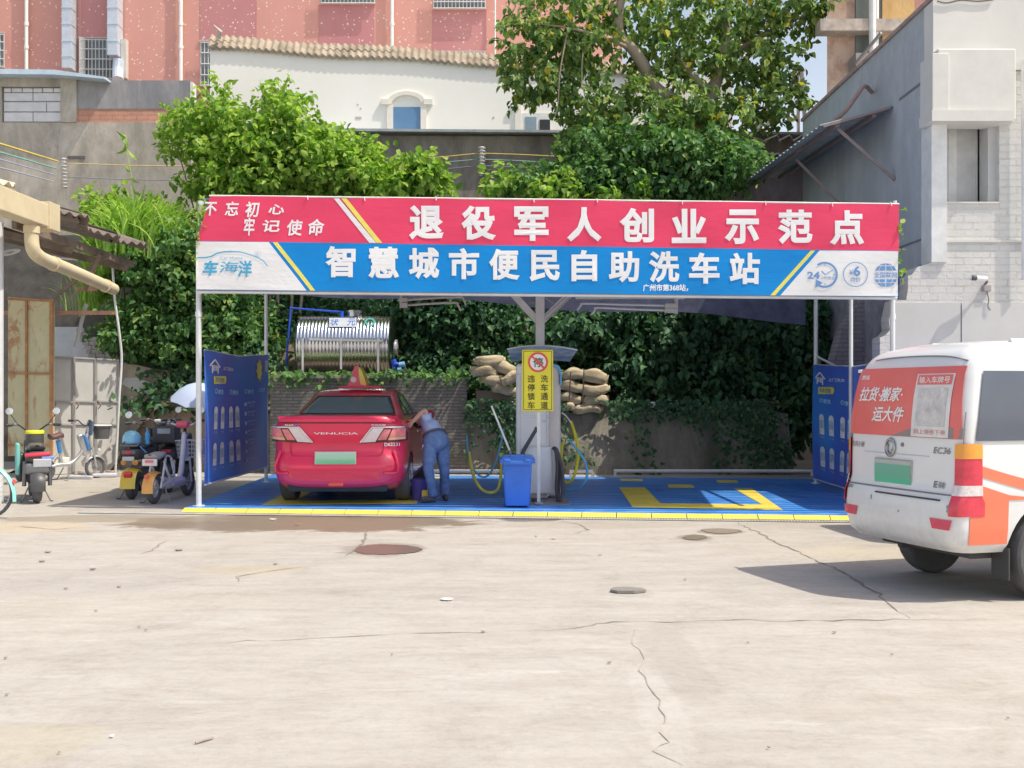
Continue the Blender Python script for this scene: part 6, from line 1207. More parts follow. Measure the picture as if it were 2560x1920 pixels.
        t = NT('plate_green'); sp = t.n('SeparateXYZ'); t.l(t.tc.outputs['Generated'], sp.inputs[0]); t.col(t.ramp(sp.outputs[2], [(0, (.06, .56, .32)), (.3, (.14, .46, .32)), (.8, (.18, .46, .35)), (.86, (.5, .52, .5))])); t.set(Roughness=.4)
        b = MB(); b.box((-.06, .050, .855), (.50, .014, .17), bev=.005); b.build('number_plate', t.m, o, world=False)
        b = MB(); b.box((-.06, .058, .855), (.515, .014, .185), bev=.004); b.build('plate_frame', M((.50, .48, .45), .5), o, world=False)
        for s in (1, -1):
            def lampf(z0, z1, d, e=0.):
                def f(u, v):
                    zz = z0 + (z1 - z0) * v; xi = .735 - .0 * v; u2 = u
                    if u2 < .5: return B.rear(s * (.715 + (.795 - .715) * u2 * 2), zz, d)
                    return B.side(.16 + (.27 - .05 * min(1, max(0, (zz - .76) / .1))) * 0 + .09 * (u2 - .5) * 2 + (.05 if zz < .72 else 0) * (u2 - .5), zz, s, d)
                return f
            b = MB(); b.grid(lampf(.595, 1.085, .010), *Gr(0, 1, 0, 1, 13, 12)); tl = b.build('taillight', M((.74, .05, .09), .15, var=.2, vs=10, coat=.7), o, world=False, smooth=180)
            b = MB(); b.grid(lampf(.985, 1.085, .015), *Gr(0, 1, 0, 1, 13, 4)); b.build('amber_lens', M((.88, .38, .06), .15, coat=.7), tl, world=False, smooth=180)
            b = MB(); b.grid(lampf(.735, .805, .015), *Gr(0, 1, 0, 1, 13, 3)); b.build('clear_lens', M((.76, .68, .68), .12, var=.2, vs=30, coat=.7), tl, world=False, smooth=180)
            b = MB(); b.grid(lambda u, v: B.rear(s * (.50 + .03 * (1 - v) + (.24 - .05 * (1 - v)) * u), .50 + .07 * v, .006), *Gr(0, 1, 0, 1, 7, 3)); b.build('reflector', M((.72, .06, .12), .2, coat=.5), o, world=False, smooth=180)
            # side: dark glass, orange stripes
            b = MB(); b.grid(lambda u, v: B.side(.195 + .09 * v + u * (3.1 - .2 * v), 1.105 + .475 * v, s, .013), *Gr(0, 1, 0, 1, 20, 8)); sg = b.build('side_window', mg, o, world=False, smooth=180)
            b = MB(); b.tube([B.side(.62, 1.17, s, .014), B.side(1.5, 1.17, s, .014)], .005, 5); b.tube([B.side(.62, 1.17, s, .008), B.side(.60, 1.25, s, .008), B.side(.63, 1.40, s, .008), B.side(.70, 1.47, s, .008), B.side(1.5, 1.47, s, .008)], .005, 5); b.build('window_gasket', M((.45, .47, .50)), sg, world=False)
            b = MB(); b.box(B.side(.66, 1.35, s, .012), (.02, .05, .06), bev=.005); b.build('window_catch', mblk, sg, world=False)
            mor = M((.88, .22, .12), .35, var=.04, coat=.4)
            zt = lambda y: .62 + .0 * y
            b = MB(); b.grid(lambda u, v: B.side(.15 + u * .34, .40 + v * (.83 - .28 * u * .34 - .40), s, .005), *Gr(0, 1, 0, 1, 10, 14)); b.grid(lambda u, v: B.side(.485 + u * .35, (.70 + .0 * u) + v * (.735 - .70) * (1 - u), s, .005) , *Gr(0, 1, 0, 1, 8, 3)); b.build('lower_stripe', mor, o, world=False, smooth=180)
            b = MB(); b.grid(lambda u, v: B.side(.16 + u * 1.5, .885 + .075 * v - .28 * 1.5 * u * (1 - .35 * u), s, .005), *Gr(0, 1, 0, 1, 24, 3)); b.build('upper_stripe', mor, o, world=False, smooth=180)
        b = MB(); rg = random.Random(4)
        for x, zz, w_ in ((.70, .66, .03), (.705, .635, .035), (.715, .61, .02), (.755, .70, .015), (-.30, .66, .01), (-.30, .645, .008), (.1, .58, .008), (-.72, .76, .01)): b.box(B.rear(x, zz, .003), (w_, .004, .018), (0, rg.uniform(-.8, .8), 0))
        b.build('scuff_mark', M((.34, .33, .33)), o, world=False)
        b = MB(); b.tube(spline([(-.74, .40, 1.73), (-.5, .5, 1.925), (0, .52, 1.945), (.5, .5, 1.925), (.74, .40, 1.73)], 8), .0, 6) if False else None
        for s in (1, -1): b.tube([(s * .50, .75, 1.795), (s * .50, 2.4, 1.795)], .022, 8)
        b.build('roof_rib', mp, o, world=False, smooth=60)
        b = MB(); b.box(B.rear(-.765, 1.60, .02), (.05, .03, .025), bev=.006); b.build('hinge', mp, o, world=False)
    return o
VN = make_van(); VN.location = (3.03, 8.63, .0); VN.rotation_euler = (0, 0, R(-73)); VN.scale = (.91, 1, 1.10)
V2 = make_van(False); V2.location = (4.45, 11.75, .0); V2.rotation_euler = (0, 0, R(-84))

# ================================================================== PERSON
def skin(name, pts, edges, radii, mat, parent, root=0, sub=2, smooth=True):
    me = bpy.data.meshes.new(name); im = mtx(parent).inverted(); me.from_pydata([(im @ Vector(p))[:] for p in pts], edges, []); o = bpy.data.objects.new(name, me); C.objects.link(o)
    md = o.modifiers.new('s', 'SKIN'); md.use_smooth_shade = True; md.branch_smoothing = .6
    for i, r in enumerate(radii):
        v = me.skin_vertices[0].data[i]; v.radius = r if isinstance(r, tuple) else (r, r); v.use_root = i == root
    sb = o.modifiers.new('u', 'SUBSURF'); sb.levels = sub; sb.render_levels = sub
    dg = bpy.context.evaluated_depsgraph_get(); m2 = bpy.data.meshes.new_from_object(o.evaluated_get(dg)); o.modifiers.clear(); o.data = m2; m2.name = name; bpy.data.meshes.remove(me)
    m2.materials.clear(); m2.materials.append(mat); m2.polygons.foreach_set('use_smooth', [True] * len(m2.polygons)); o.parent = parent; return o
PE = thing('person', 'person in a pale blue shirt and jeans bending over beside the red taxi', 'person', (-1.05, 15.1, ZP))
pz = lambda px, py, Y: A(px, py, Y)
hipc = pz(1090, 1103, 15.12); wst = pz(1085, 1086, 15.17); chest = pz(1071, 1060, 15.32); neck = pz(1056, 1048, 15.47); head = pz(1050, 1054, 15.62)
shR = pz(1066, 1050, 15.30); elR = pz(1063, 1023, 15.27); wrR = pz(1037, 1049, 15.24); hnR = pz(1029, 1057, 15.22)
shL = pz(1068, 1066, 15.45); elL = pz(1058, 1090, 15.38); wrL = pz(1062, 1112, 15.22)
hiL = pz(1077, 1108, 15.10); knL = pz(1071, 1172, 15.02); anL = pz(1084, 1236, 15.08)
hiR = pz(1103, 1108, 15.18); knR = pz(1111, 1172, 15.22); anR = pz(1112, 1228, 15.40)
toL = pz(1060, 1243, 14.98); toR = pz(1116, 1231, 15.22)
for p, zmin in ((anL, .13), (anR, .13)): p.z = ZP + .09
toL.z = ZP + .035; toR.z = ZP + .035
mskin = M((.66, .38, .28), .55, var=.08); mshirt = t_ = None
t = NT('shirt_cloth'); n = t.noise(7, 5, .6); t.col(t.ramp(n, [(.3, (.34, .46, .78)), (.7, (.52, .64, .90))])); t.set(Roughness=.85); t.bump(t.noise(16, 3, .6), .6, .02); mshirt = t.m
t = NT('denim'); n = t.noise(6, 7, .7); t.col(t.ramp(n, [(.3, (.07, .14, .34)), (.7, (.20, .31, .56))])); t.set(Roughness=.9); t.bump(t.noise(22, 4, .6), .6, .015); mjean = t.m
pts = [hipc, wst, chest, neck, head, shR, elR, wrR, hnR, shL, elL, wrL, hiL, knL, anL, hiR, knR, anR]
ed = [(0, 1), (1, 2), (2, 3), (3, 4), (2, 5), (5, 6), (6, 7), (7, 8), (2, 9), (9, 10), (10, 11), (0, 12), (12, 13), (13, 14), (0, 15), (15, 16), (16, 17)]
skin('body', pts, ed, [.10, .10, .12, .06, .095, .06, .045, .032, .034, .06, .042, .032, .07, .05, .04, .07, .05, .04], mskin, PE)
# hands with fingers
def hand(name, w_, d, up):
    d = Vector(d).normalized(); s_ = d.cross(Vector(up)).normalized(); P = [Vector(w_), Vector(w_) + d * .05]; E = [(0, 1)]; Rr = [.026, (.036, .018)]
    for k in range(4):
        b0 = len(P); base = Vector(w_) + d * .085 + s_ * (.026 - .0175 * k); L = (.062, .072, .068, .052)[k]; dd = (d + s_ * (.12 - .08 * k)).normalized(); dn = Vector(up) * -.3
        P += [base, base + dd * L * .55 + dn * .015, base + (dd + dn * .5).normalized() * L]; E += [(1, b0), (b0, b0 + 1), (b0 + 1, b0 + 2)]; Rr += [.010, .009, .0075]
    b0 = len(P); P += [Vector(w_) + d * .04 + s_ * .035, Vector(w_) + d * .075 + s_ * .055]; E += [(1, b0), (b0, b0 + 1)]; Rr += [.011, .009]
    return skin(name, P, E, Rr, mskin, PE, 0, 1)
hand('hand', wrR, hnR - wrR, (.3, -.9, .6)); hand('hand', wrL, (.05, -.05, -1), (.2, -.9, 0))
skin('shirt', [hipc.lerp(wst, .25), wst + Vector((0, 0, .05)), chest, neck + Vector((.03, -.04, 0)), shR, shR.lerp(elR, .42), shR.lerp(elR, .66), shL, shL.lerp(elL, .5)], [(0, 1), (1, 2), (2, 3), (2, 4), (4, 5), (5, 6), (2, 7), (7, 8)], [(.175, .15), (.165, .145), (.175, .145), .085, .095, .085, .09, .095, .08], mshirt, PE)
jb = MB(); rr_ = random.Random(1)
for hp_, kn_, an_ in ((hiL, knL, anL), (hiR, knR, anR)):
    pts = spline([hipc.lerp(wst, .35).lerp(hp_, .25), hp_ + Vector((0, 0, .02)), hp_.lerp(kn_, .5), kn_, kn_.lerp(an_, .5), an_ + Vector((0, 0, -.01))], 7); prof_ = np.interp(np.linspace(0, 1, len(pts)), [0, .12, .25, .45, .6, .8, 1], [.120, .130, .112, .090, .074, .066, .070])
    jb.tube(pts, [r + .004 * math.sin(i * 1.9) + rr_.uniform(-.003, .003) for i, r in enumerate(prof_)], 16)
ax_ = (wst - hipc).normalized(); jb.lathe([(.06, -.15), (.13, -.11), (.168, -.03), (.168, .05), (.158, .10)], hipc, seg=22, ax=ax_)
jb.build('jeans', mjean, PE, smooth=180)
for a_, t_, nm in ((anL, toL, 'shoe'), (anR, toR, 'shoe')):
    d = (t_ - a_); d.z = 0; d.normalize(); heel = Vector((a_.x, a_.y, ZP + .045)) - d * .05
    skin(nm, [heel, heel + d * .10, heel + d * .20, heel + d * .27, Vector((a_.x, a_.y, ZP + .10))], [(0, 1), (1, 2), (2, 3), (0, 4)], [.044, (.044, .05), (.036, .05), (.026, .042), .05], M((.09, .09, .10), .7), PE)
b = MB(); b.lathe([(.160, .078), (.172, .08), (.172, .115), (.160, .117)], hipc, seg=24, ax=ax_); b.build('belt', M((.10, .10, .14), .6), PE, smooth=40)
hp = head + Vector((-.01, .03, .01)); b = MB(); q = (head - neck).to_track_quat('Z', 'Y').to_matrix()
def hr(u, v):
    a, t_ = 2 * math.pi * u, math.pi * (.02 + .62 * v); r_ = .108 * (1 + .04 * math.sin(9 * a) * math.sin(7 * t_)); return hp + q @ Vector((r_ * math.sin(t_) * math.cos(a), r_ * math.sin(t_) * math.sin(a), r_ * 1.1 * math.cos(t_)))
b.grid(hr, np.linspace(0, 1, 25), np.linspace(0, 1, 10)); b.build('hair', M((.06, .05, .05), .6, bump=.6, bs=60), PE, smooth=180)
b = MB()
fd = (q @ Vector((0, 1, 0))); fd = Vector((-.3, .5, -.8)).normalized()
for s in (-1, 1): b.lathe([(0, 0), (.02, .006), (0, .012)], head + Vector((s * .085, -.02, 0)), seg=10, ax=(s, 0, 0))
b.lathe([(.018, 0), (.012, .02), (0, .026)], head + fd * .085, seg=10, ax=fd); b.build('ear', mskin, PE, smooth=60)
b = MB(); wr_ = pz(1062, 1116, 15.05); b.lathe([(0, -.02), (.03, -.02), (.035, 0), (.03, .02), (0, .02)], wr_, seg=14, ax=(0, 1, 0)); kt = b.build('key_tag', M((.86, .84, .76), .5), PE, smooth=40)
b = MB(); b.tube(spline([wst + Vector((-.08, -.13, -.03)), pz(1070, 1098, 15.0), wr_ + Vector((0, 0, .03))], 5), .006, 6); b.build('key_strap', M((.75, .76, .80)), PE)
# ================================================================== SCOOTERS AND BIKES
def wheel2(parent, y, r, w_=.07, rim=(.10, .10, .11), spokes=8, x=0., name='wheel', tyre=None):
    b = MB(); b.torus((x, y, r), r - w_ / 2, w_ / 2, (1, 0, 0), 30, 10); wh = b.build(name, tyre or mtyre, parent, world=False, smooth=60)
    b = MB(); b.torus((x, y, r), r - w_ * .95, min(.018, w_ * .25), (1, 0, 0), 28, 6); b.lathe([(.0, -.05), (.035, -.045), (.035, .045), (0, .05)], (x, y, r), seg=14, ax=(1, 0, 0))
    for k in range(spokes): a = 2 * math.pi * k / spokes; b.tube([(x, y + .03 * math.cos(a), r + .03 * math.sin(a)), (x, y + (r - w_ * .85) * math.cos(a), r + (r - w_ * .85) * math.sin(a))], .012 if spokes < 10 else .003, 5)
    b.build('rim', M(rim, .4, .5), wh, world=False, smooth=40)
def bars(o, y, z, hw, c=mblk, grips=True, rise=.06):
    b = MB(); b.tube(spline([(-hw, y - .12, z + .02), (-hw * .6, y - .04, z + .03), (-.08, y, z - rise), (.08, y, z - rise), (hw * .6, y - .04, z + .03), (hw, y - .12, z + .02)], 5), .013, 8); hb = b.build('handlebar', c, o, world=False, smooth=60)
    for s in (-1, 1):
        b = MB(); b.tube([(s * hw * .78, y - .08, z + .025), (s * hw * 1.04, y - .125, z + .02)], .021, 8); b.build('grip', mblk, hb, world=False, smooth=60)
        b = MB(); b.tube([(s * hw * .72, y - .04, z + .02), (s * hw * .95, y - .01, z - .01)], .007, 5); b.box((s * hw * .68, y - .07, z + .03), (.05, .05, .04), bev=.01); b.build('brake_lever', M((.30, .30, .31), .4, .6), hb, world=False)
    return hb
def mirror(o, s, y, z, hw, h=.2):
    b = MB(); b.tube([(s * hw * .6, y - .05, z + .03), (s * hw * .85, y - .08, z + h)], .007, 6); m_ = b.build('mirror_stem', mblk, o, world=False)
    b = MB(); b.lathe([(0, -.012), (.05, -.012), (.056, 0), (.05, .008), (0, .012)], (s * hw * .9, y - .09, z + h + .05), seg=18, ax=(0, -1, .1)); b.build('mirror_glass', M((.62, .64, .64), .2, .7), m_, world=False, smooth=40)
def fender(o, y, r, w_, a0, a1, c, name='rear_fender', tail=0.):
    b = MB(); f = lambda u, v: Vector(((u - .5) * w_, y + (r + .03 - .02 * (2 * u - 1) ** 2) * math.cos(R(a0 + (a1 - a0) * v)), r + (r + .03 - .03 * (2 * u - 1) ** 2) * math.sin(R(a0 + (a1 - a0) * v)) - tail * v ** 3))
    b.solid(f, np.linspace(0, 1, 7), np.linspace(0, 1, 12), (0, .0, -.008)); return b.build(name, c, o, world=False, smooth=60)
def basket(o, y, z, w_, d, h, c, wire=True):
    b = MB()
    if wire:
        for k in range(5):
            t_ = k / 4; s = .82 + .18 * t_; P = [(s * w_ / 2 * a, y + s * d / 2 * e, z + h * t_) for a, e in ((-1, -1), (1, -1), (1, 1), (-1, 1))]; b.tube(P, .006 if k < 4 else .010, 5, closed=True)
        for k in range(7):
            u = -1 + k / 3.
            for e in (-1, 1): b.tube([(u * w_ / 2 * .82, y + e * d / 2 * .82, z), (u * w_ / 2, y + e * d / 2, z + h)], .005, 5); b.tube([(e * w_ / 2 * .82, y + u * d / 2 * .82, z), (e * w_ / 2, y + u * d / 2, z + h)], .005, 5)
        b.add([(-w_ * .4, y - d * .4, z), (w_ * .4, y - d * .4, z), (w_ * .4, y + d * .4, z), (-w_ * .4, y + d * .4, z)], [(0, 1, 2, 3)])
    else:
        b.lathe([(0, 0), (w_ * .38, 0), (w_ * .46, h * .9), (w_ * .5, h * .9), (w_ * .5, h), (w_ * .44, h), (w_ * .36, .02), (0, .02)], (0, y, z), seg=24)
    return b.build('basket', c, o, world=False, smooth=40)
def kick(o, y, r):
    b = MB()
    for s in (-1, 1): b.tube([(s * .08, y, r * 1.1), (s * .19, y - .06, .012), (s * .22, y - .14, .008)], .011, 6)
    b.build('kickstand', M((.34, .34, .34), .5, .5), o, world=False)
def fork(o, y, r, yt, zt, c):
    b = MB()
    for s in (-1, 1): b.tube([(s * .06, y, r), (s * .06, y - (y - yt) * .45, r + (zt - r) * .45)], .018, 8)
    b.beam((-.07, y - (y - yt) * .45, r + (zt - r) * .45), (.07, y - (y - yt) * .45, r + (zt - r) * .45), .04); b.tube([(0, y - (y - yt) * .45, r + (zt - r) * .45), (0, yt, zt)], .026, 10); return b.build('fork', c, o, world=False, smooth=50)
mbk2 = M((.075, .075, .08), .4, var=.2); msv = M((.66, .66, .67), .35, .6, var=.1)
def seat(o, y, z, l_, w_, c=None, h=.08, name='seat'):
    b = MB()
    def f(u, v):
        a, t_ = 2 * math.pi * u, math.pi * (v - .5); cc = max(0, math.cos(t_)) ** .45; return Vector((math.copysign(abs(math.cos(a)) ** .6, math.cos(a)) * cc * w_ / 2 * (1 - .25 * v), y + math.copysign(abs(math.sin(t_)) ** .8, math.sin(t_)) * l_ / 2, z + math.copysign(abs(math.sin(a)) ** .6, math.sin(a)) * cc * h / 2 + .02 * math.cos(v * 9)))
    b.grid(f, np.linspace(0, 1, 21), np.linspace(.01, .99, 15)); return b.build(name, c or M((.09, .09, .095), .35, coat=.3), o, world=False, smooth=180)

# --- black scooter with yellow lidded container
o = thing('electric_scooter', 'bulky black electric scooter with two mirrors and a red tail strip near the hut post', 'scooter'); SB = o
r = .23; wheel2(o, -.58, r, .13, spokes=5); wheel2(o, .62, r, .10, spokes=5); fork(o, .62, r, .46, 1.0, mbk2); bars(o, .44, 1.07, .36, mblk)
for s in (-1, 1): mirror(o, s, .44, 1.08, .36, .17)
b = MB(); b.box((0, -.18, .62), (.30, .85, .20), bev=.07, seg=4); b.box((0, .02, .36), (.26, .55, .20), bev=.05, seg=3); b.box((0, .40, .62), (.26, .10, .55), (.28, 0, 0), .04, 3); b.box((0, -.52, .64), (.26, .42, .16), (-.15, 0, 0), .05, 3); b.build('body_shell', mbk2, o, world=False, smooth=40)
seat(o, -.02, .76, .46, .30); seat(o, -.42, .80, .42, .27, name='pillion_seat')
b = MB(); b.box((0, -.72, .70), (.34, .06, .055), (0, -.06, 0), .02, 3); b.build('tail_lamp', M((.82, .05, .09), .2, coat=.6), o, world=False, smooth=40)
b = MB(); b.box((.06, -.74, .58), (.24, .02, .12), (.2, 0, 0), .01); b.build('number_plate', M((.66, .67, .70), .5), o, world=False)
b = MB(); b.box((.13, -.72, .655), (.16, .04, .04), bev=.01); b.build('blue_reflector', M((.22, .36, .78), .4), o, world=False)
fender(o, -.58, r, .20, 60, 190, mbk2)
b = MB(); b.box((0, -.58, .50), (.34, .30, .16), bev=.04, seg=3); b.tube([(.16, -.62, .60), (.17, -.60, .25)], .03, 10); b.tube([(-.16, -.62, .60), (-.17, -.60, .25)], .03, 10); b.build('shock_absorber', M((.22, .22, .23), .4, .5), o, world=False, smooth=40)
b = MB(); b.box((-.24, -.25, .62), (.06, .30, .46), bev=.028, seg=3); b.build('saddle_bag', M((.22, .58, .54), .6), o, world=False, smooth=40)
b = MB(); b.box((-.20, -.05, .50), (.12, .5, .42), bev=.05, seg=3); b.box((.19, .0, .50), (.08, .4, .30), bev=.03, seg=3); b.build('side_pannier', mbk2, o, world=False, smooth=40); kick(o, -.30, r)
o.location = (-7.05, 15.95, 0); o.rotation_euler = (0, 0, R(27))
c = thing('lunch_pot', 'black insulated pot with a yellow lid standing on the black scooter seat', 'pot', (-7.07, 16.0, .80))
b = MB(); b.lathe([(.0, 0), (.115, 0), (.125, .02), (.125, .17), (0, .17)], seg=24); b.build('pot_body', M((.12, .12, .11), .4), c, world=False, smooth=40)
b = MB(); b.lathe([(.0, .17), (.132, .17), (.135, .20), (.12, .222), (0, .225)], seg=24); b.build('pot_lid', M((.88, .80, .05), .4), c, world=False, smooth=40)
# --- blue folding e-bike with round basket
o = thing('electric_bike', 'small blue and silver electric bike with a round front basket before the steel gate', 'electric bike')
r = .20; wheel2(o, -.45, r, .06, (.4, .4, .4), 10); wheel2(o, .52, r, .06, (.4, .4, .4), 10); fork(o, .52, r, .36, .98, msv); bars(o, .34, 1.04, .36)
b = MB(); b.tube(spline([(0, .38, .82), (0, .26, .50), (0, .05, .30), (0, -.2, .28), (0, -.42, .24)], 5), .035, 10); b.tube([(0, -.12, .28), (0, -.2, .75)], .026, 8); b.tube([(0, -.16, .5), (0, -.45, r)], .02, 8); b.box((0, .28, .62), (.10, .10, .42), (.35, 0, 0), .03, 3); b.build('frame', msv, o, world=False, smooth=50)
mblue = M((.06, .26, .62), .35, coat=.4); b = MB(); b.box((0, .33, .66), (.15, .05, .30), (.3, 0, 0), .02, 3); b.tube([(0, -.16, .5), (0, -.2, .72)], .04, 10); b.build('blue_shroud', mblue, o, world=False, smooth=40)
seat(o, -.24, .80, .27, .22, M((.16, .09, .08), .5), .1); basket(o, .66, .72, .34, .3, .24, M((.13, .13, .13), .5), False); b = MB(); b.torus((0, .66, .97), .17, .012, (0, 0, 1), 28, 8); b.build('basket_rim', M((.84, .84, .83), .4), o, world=False)
b = MB(); b.box((0, .42, .92), (.20, .05, .26), (-.2, 0, 0), .03, 3); b.build('front_bag', M((.10, .14, .22), .5), o, world=False, smooth=40); fender(o, .52, r, .09, 20, 150, msv, 'front_fender'); fender(o, -.45, r, .09, 40, 190, msv); kick(o, -.05, r)
b = MB(); b.box((-.06, -.1, .33), (.06, .3, .16), bev=.03); b.build('chain_cover', M((.78, .76, .66)), o, world=False)
b = MB(); b.box((0, .60, .52), (.07, .05, .06), bev=.02); b.build('headlamp', M((.82, .82, .82), .2), o, world=False)
o.location = (-8.05, 19.6, 0); o.rotation_euler = (0, 0, R(-38))
b = MB(); b.box((-7.65, 20.05, .05), (.6, .12, .06), (0, 0, .3), .02); b.box((-7.9, 19.75, .04), (.5, .1, .05), (0, 0, -.2), .02); tag(b.build('grey_planks', M((.60, .62, .68), .6)), 'grey planks lying on the ground beside the blue electric bike', 'planks')
# --- scooter with yellow rear fender and orange lamps
o = thing('electric_scooter', 'dark electric scooter with a glossy yellow rear mudguard and orange indicators', 'scooter')
r = .22; wheel2(o, -.55, r, .12, spokes=5); wheel2(o, .60, r, .10, spokes=5); fork(o, .60, r, .44, 1.0, mbk2); bars(o, .42, 1.08, .34); mirror(o, -1, .42, 1.08, .34, .10)
b = MB(); b.box((0, -.15, .66), (.26, .85, .16), bev=.06, seg=4); b.box((0, .02, .34), (.26, .50, .14), bev=.04, seg=3); b.box((0, .38, .62), (.28, .10, .56), (.28, 0, 0), .04, 3); b.build('body_shell', mbk2, o, world=False, smooth=40); seat(o, -.1, .78, .7, .28)
mfy = M((.86, .60, .05), .25, var=.06, coat=.7); fender(o, -.55, r, .22, 50, 178, mfy, tail=.05)
b = MB(); b.box((0, -.74, .37), (.13, .07, .11), (.5, 0, 0), .03, 3); b.build('tail_lamp', M((.80, .06, .08), .2, coat=.6), o, world=False, smooth=40)
for s in (-1, 1): b = MB(); b.lathe([(0, -.03), (.035, -.025), (.042, .01), (0, .035)], (s * .085, -.66, .55), seg=14, ax=(0, -1, 0)); b.build('indicator', M((.90, .42, .10), .25, coat=.5), o, world=False, smooth=50)
b = MB(); b.tube([(-.12, -.5, .84), (-.12, -.72, .80), (.12, -.72, .80), (.12, -.5, .84)], .014, 8); b.box((0, -.70, .70), (.20, .05, .06), bev=.02); b.build('grab_rail', M((.2, .2, .2), .5), o, world=False)
b = MB(); b.box((0, -.735, .70), (.09, .02, .045), bev=.01); b.build('red_reflector', M((.78, .05, .09), .3), o, world=False); b = MB(); b.box((0, -.73, .61), (.17, .015, .06), bev=.005); b.build('number_plate', M((.62, .64, .66)), o, world=False)
kick(o, -.42, r); o.location = (-5.66, 16.55, 0); o.rotation_euler = (0, 0, R(3)); o2 = o
hm = thing('helmet', 'sky blue helmet resting on the seat of the yellow tailed scooter', 'helmet', (-5.72, 16.25, .80))
b = MB(); b.lathe([(.135, .02), (.14, .05), (.13, .12), (.10, .175), (.05, .205), (0, .21)], (0, 0, 0), seg=26); b.build('shell', M((.28, .62, .82), .3, coat=.6), hm, world=False, smooth=50)
b = MB(); b.torus((0, 0, .02), .135, .010, (0, 0, 1)); b.tube(spline([(.12, -.06, .02), (.18, -.12, -.04), (.26, -.12, -.12)], 5), .012, 6); b.build('strap', M((.16, .36, .66)), hm, world=False)
bt = thing('spray_bottle', 'small blue bottle wedged behind the yellow tailed scooter seat', 'bottle', (-5.52, 16.35, .80)); b = MB(); b.lathe([(0, 0), (.035, 0), (.036, .15), (.015, .19), (.015, .22), (0, .22)], seg=16); b.build('flask', M((.10, .44, .80), .3), bt, world=False, smooth=40)
b = MB(); b.lathe([(.018, .205), (.02, .25), (0, .25)], seg=12); b.build('cap', M((.16, .30, .55)), bt, world=False)
# --- white and purple e-bike with orange fender
o = thing('electric_bike', 'white framed electric bike with an orange rear mudguard and wire front basket', 'electric bike')
r = .22; wheel2(o, -.62, r, .09, (.62, .62, .62), 6); wheel2(o, .62, r, .09, (.5, .5, .5), 6); mlil = M((.72, .68, .74), .4, var=.1); fork(o, .62, r, .48, .98, mlil); bars(o, .46, 1.08, .30, M((.84, .82, .82), .35), rise=.0)
b = MB(); b.box((0, .44, 1.10), (.20, .12, .10), (.3, 0, 0), .035, 3); b.build('dash_cover', M((.80, .12, .20), .35, coat=.4), o, world=False, smooth=40)
b = MB(); b.tube(spline([(0, .50, .95), (0, .42, .6), (0, .30, .3), (0, .0, .27), (0, -.35, .33)], 6), .042, 10); b.build('frame', mlil, o, world=False, smooth=50)
b = MB(); b.box((.0, .04, .25), (.20, .62, .14), bev=.05, seg=3); b.box((.06, .02, .25), (.12, .5, .1), bev=.04, seg=3); b.build('foot_deck', M((.60, .54, .64), .4, var=.15), o, world=False, smooth=40)
b = MB(); b.torus((.10, -.30, .52), .15, .013, (1, 0, .2), 24, 8)
for p, q in (((.1, -.62, .22), (.1, -.45, .62)), ((-.1, -.62, .22), (-.1, -.45, .62)), ((.1, -.3, .33), (.1, -.5, .6)), ((-.1, -.3, .33), (-.1, -.5, .6)), ((.1, -.12, .35), (.12, -.3, .62)), ((.1, -.62, .24), (.1, -.2, .30)), ((-.1, -.62, .24), (-.1, -.2, .30))): b.tube([p, q], .016, 7)
b.build('rear_subframe', M((.80, .79, .80), .35, .2), o, world=False, smooth=50)
seat(o, -.55, .68, .42, .26, M((.42, .39, .36), .7), .07); b = MB(); b.box((0, -.76, .595), (.22, .03, .10), bev=.015); b.build('number_plate', M((.80, .74, .74), .5), o, world=False)
b = MB(); b.box((0, -.777, .61), (.12, .012, .04)); b.build('red_lettering_patch', M((.78, .22, .28)), o, world=False)
fender(o, -.62, r, .16, 75, 182, M((.88, .42, .10), .3, coat=.6), tail=.04); b = MB(); b.box((0, -.86, .40), (.07, .03, .06), (.4, 0, 0), .012); b.build('tail_lamp', M((.8, .16, .1), .3, coat=.5), o, world=False)
basket(o, .78, .58, .38, .34, .26, M((.64, .64, .66), .4, .3)); kick(o, -.45, r); o.location = (-5.03, 15.95, 0); o.rotation_euler = (0, 0, R(-5))
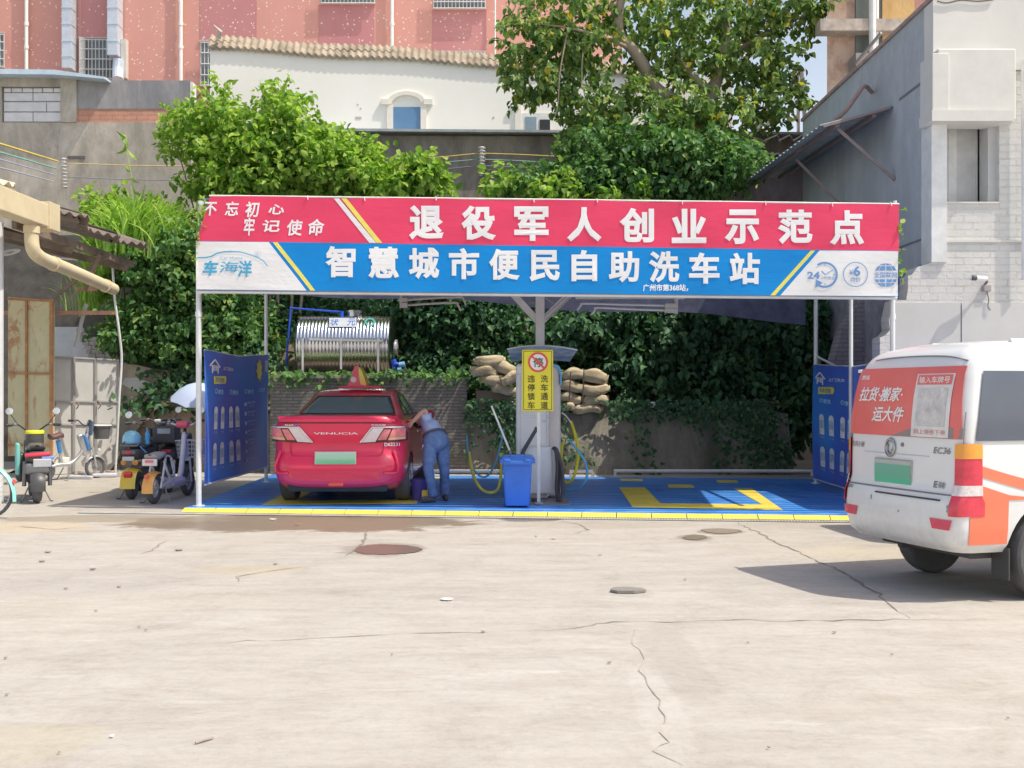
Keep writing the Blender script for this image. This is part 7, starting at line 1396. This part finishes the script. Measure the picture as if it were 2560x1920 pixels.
# --- black scooters behind
def dark_scooter(label, loc, rz, crate):
    o = thing('electric_scooter', label, 'scooter'); r = .22; wheel2(o, -.55, r, .11, spokes=5); wheel2(o, .60, r, .10, spokes=5); fork(o, .60, r, .44, 1.0, mbk2); bars(o, .42, 1.1, .34); mirror(o, 1, .42, 1.1, .34, .14)
    b = MB(); b.box((0, -.15, .62), (.28, .9, .22), bev=.07, seg=4); b.box((0, .38, .62), (.30, .12, .60), (.28, 0, 0), .04, 3); b.box((0, .0, .34), (.26, .5, .14), bev=.04); b.build('body_shell', mbk2, o, world=False, smooth=40); seat(o, -.12, .77, .75, .28); fender(o, -.55, r, .18, 50, 175, mbk2); kick(o, -.35, r)
    b = MB(); b.box((.0, -.64, .66), (.16, .05, .06), bev=.02); b.build('tail_lamp', M((.76, .06, .10), .3, coat=.5), o, world=False)
    if crate: basket(o, .66, .86, .36, .28, .20, M((.16, .16, .17), .5)); b = MB(); b.box((0, .55, 1.10), (.34, .2, .05), bev=.015); b.build('pale_lid', M((.74, .74, .72), .5), o, world=False)
    else: b = MB(); b.box((0, -.62, .92), (.36, .32, .26), bev=.03, seg=3); b.build('top_box', M((.08, .08, .085), .5), o, world=False, smooth=40); b = MB(); b.box((0, -.785, .98), (.2, .01, .08)); b.build('grey_label', M((.42, .44, .48)), o, world=False)
    o.location = loc; o.rotation_euler = (0, 0, R(rz))
dark_scooter('dark scooter with a pale lidded front crate, mostly hidden behind the yellow tailed one', (-5.95, 17.9, 0), -4, True)
dark_scooter('black scooter with a rear top box between the yellow and the orange mudguards', (-5.45, 17.6, 0), 2, False)
# --- teal shared bicycle at the left frame edge
o = thing('shared_bicycle', 'teal shared bicycle cut off by the left edge of the picture', 'bicycle'); mteal = M((.30, .76, .66), .35, var=.05, coat=.4)
r = .33; wheel2(o, 0, r, .045, (.75, .76, .77), 18); wheel2(o, 1.02, r, .045, (.75, .76, .77), 18)
b = MB(); b.tube([(0, .42, .30), (.0, .30, .82)], .02, 8); b.tube(spline([(0, .42, .30), (0, .62, .42), (0, .84, .78)], 5), .028, 8); b.tube([(0, .84, .78), (0, .82, .98)], .022, 8)
for s in (-1, 1): b.tube([(s * .055, 0, r), (s * .04, .42, .30)], .011, 6); b.tube([(s * .055, 0, r), (s * .03, .33, .68)], .010, 6); b.tube([(s * .05, 1.02, r), (s * .04, .86, .72)], .012, 6)
b.build('frame', mteal, o, world=False, smooth=50); seat(o, .22, .90, .25, .17, mblk, .06); b = MB(); b.tube([(0, .31, .80), (0, .29, .88)], .014, 8); b.build('seat_post', msv, o, world=False); bars(o, .80, 1.0, .29)
f = fender(o, 0, r, .085, 15, 185, mteal, tail=.08); b = MB(); b.box((0, -.335, .46), (.05, .025, .06), bev=.01); b.build('reflector', M((.8, .12, .12), .3), f, world=False)
basket(o, 1.05, .74, .34, .26, .22, mblk); b = MB(); b.tube([(.09, .02, .05), (.09, .02, .3)], .008, 6); b.tube([(.06, 0, .33), (.14, -.05, .01)], .01, 6); b.build('kickstand', msv, o, world=False)
o.location = (-6.57, 13.55, 0); o.rotation_euler = (0, 0, R(86))
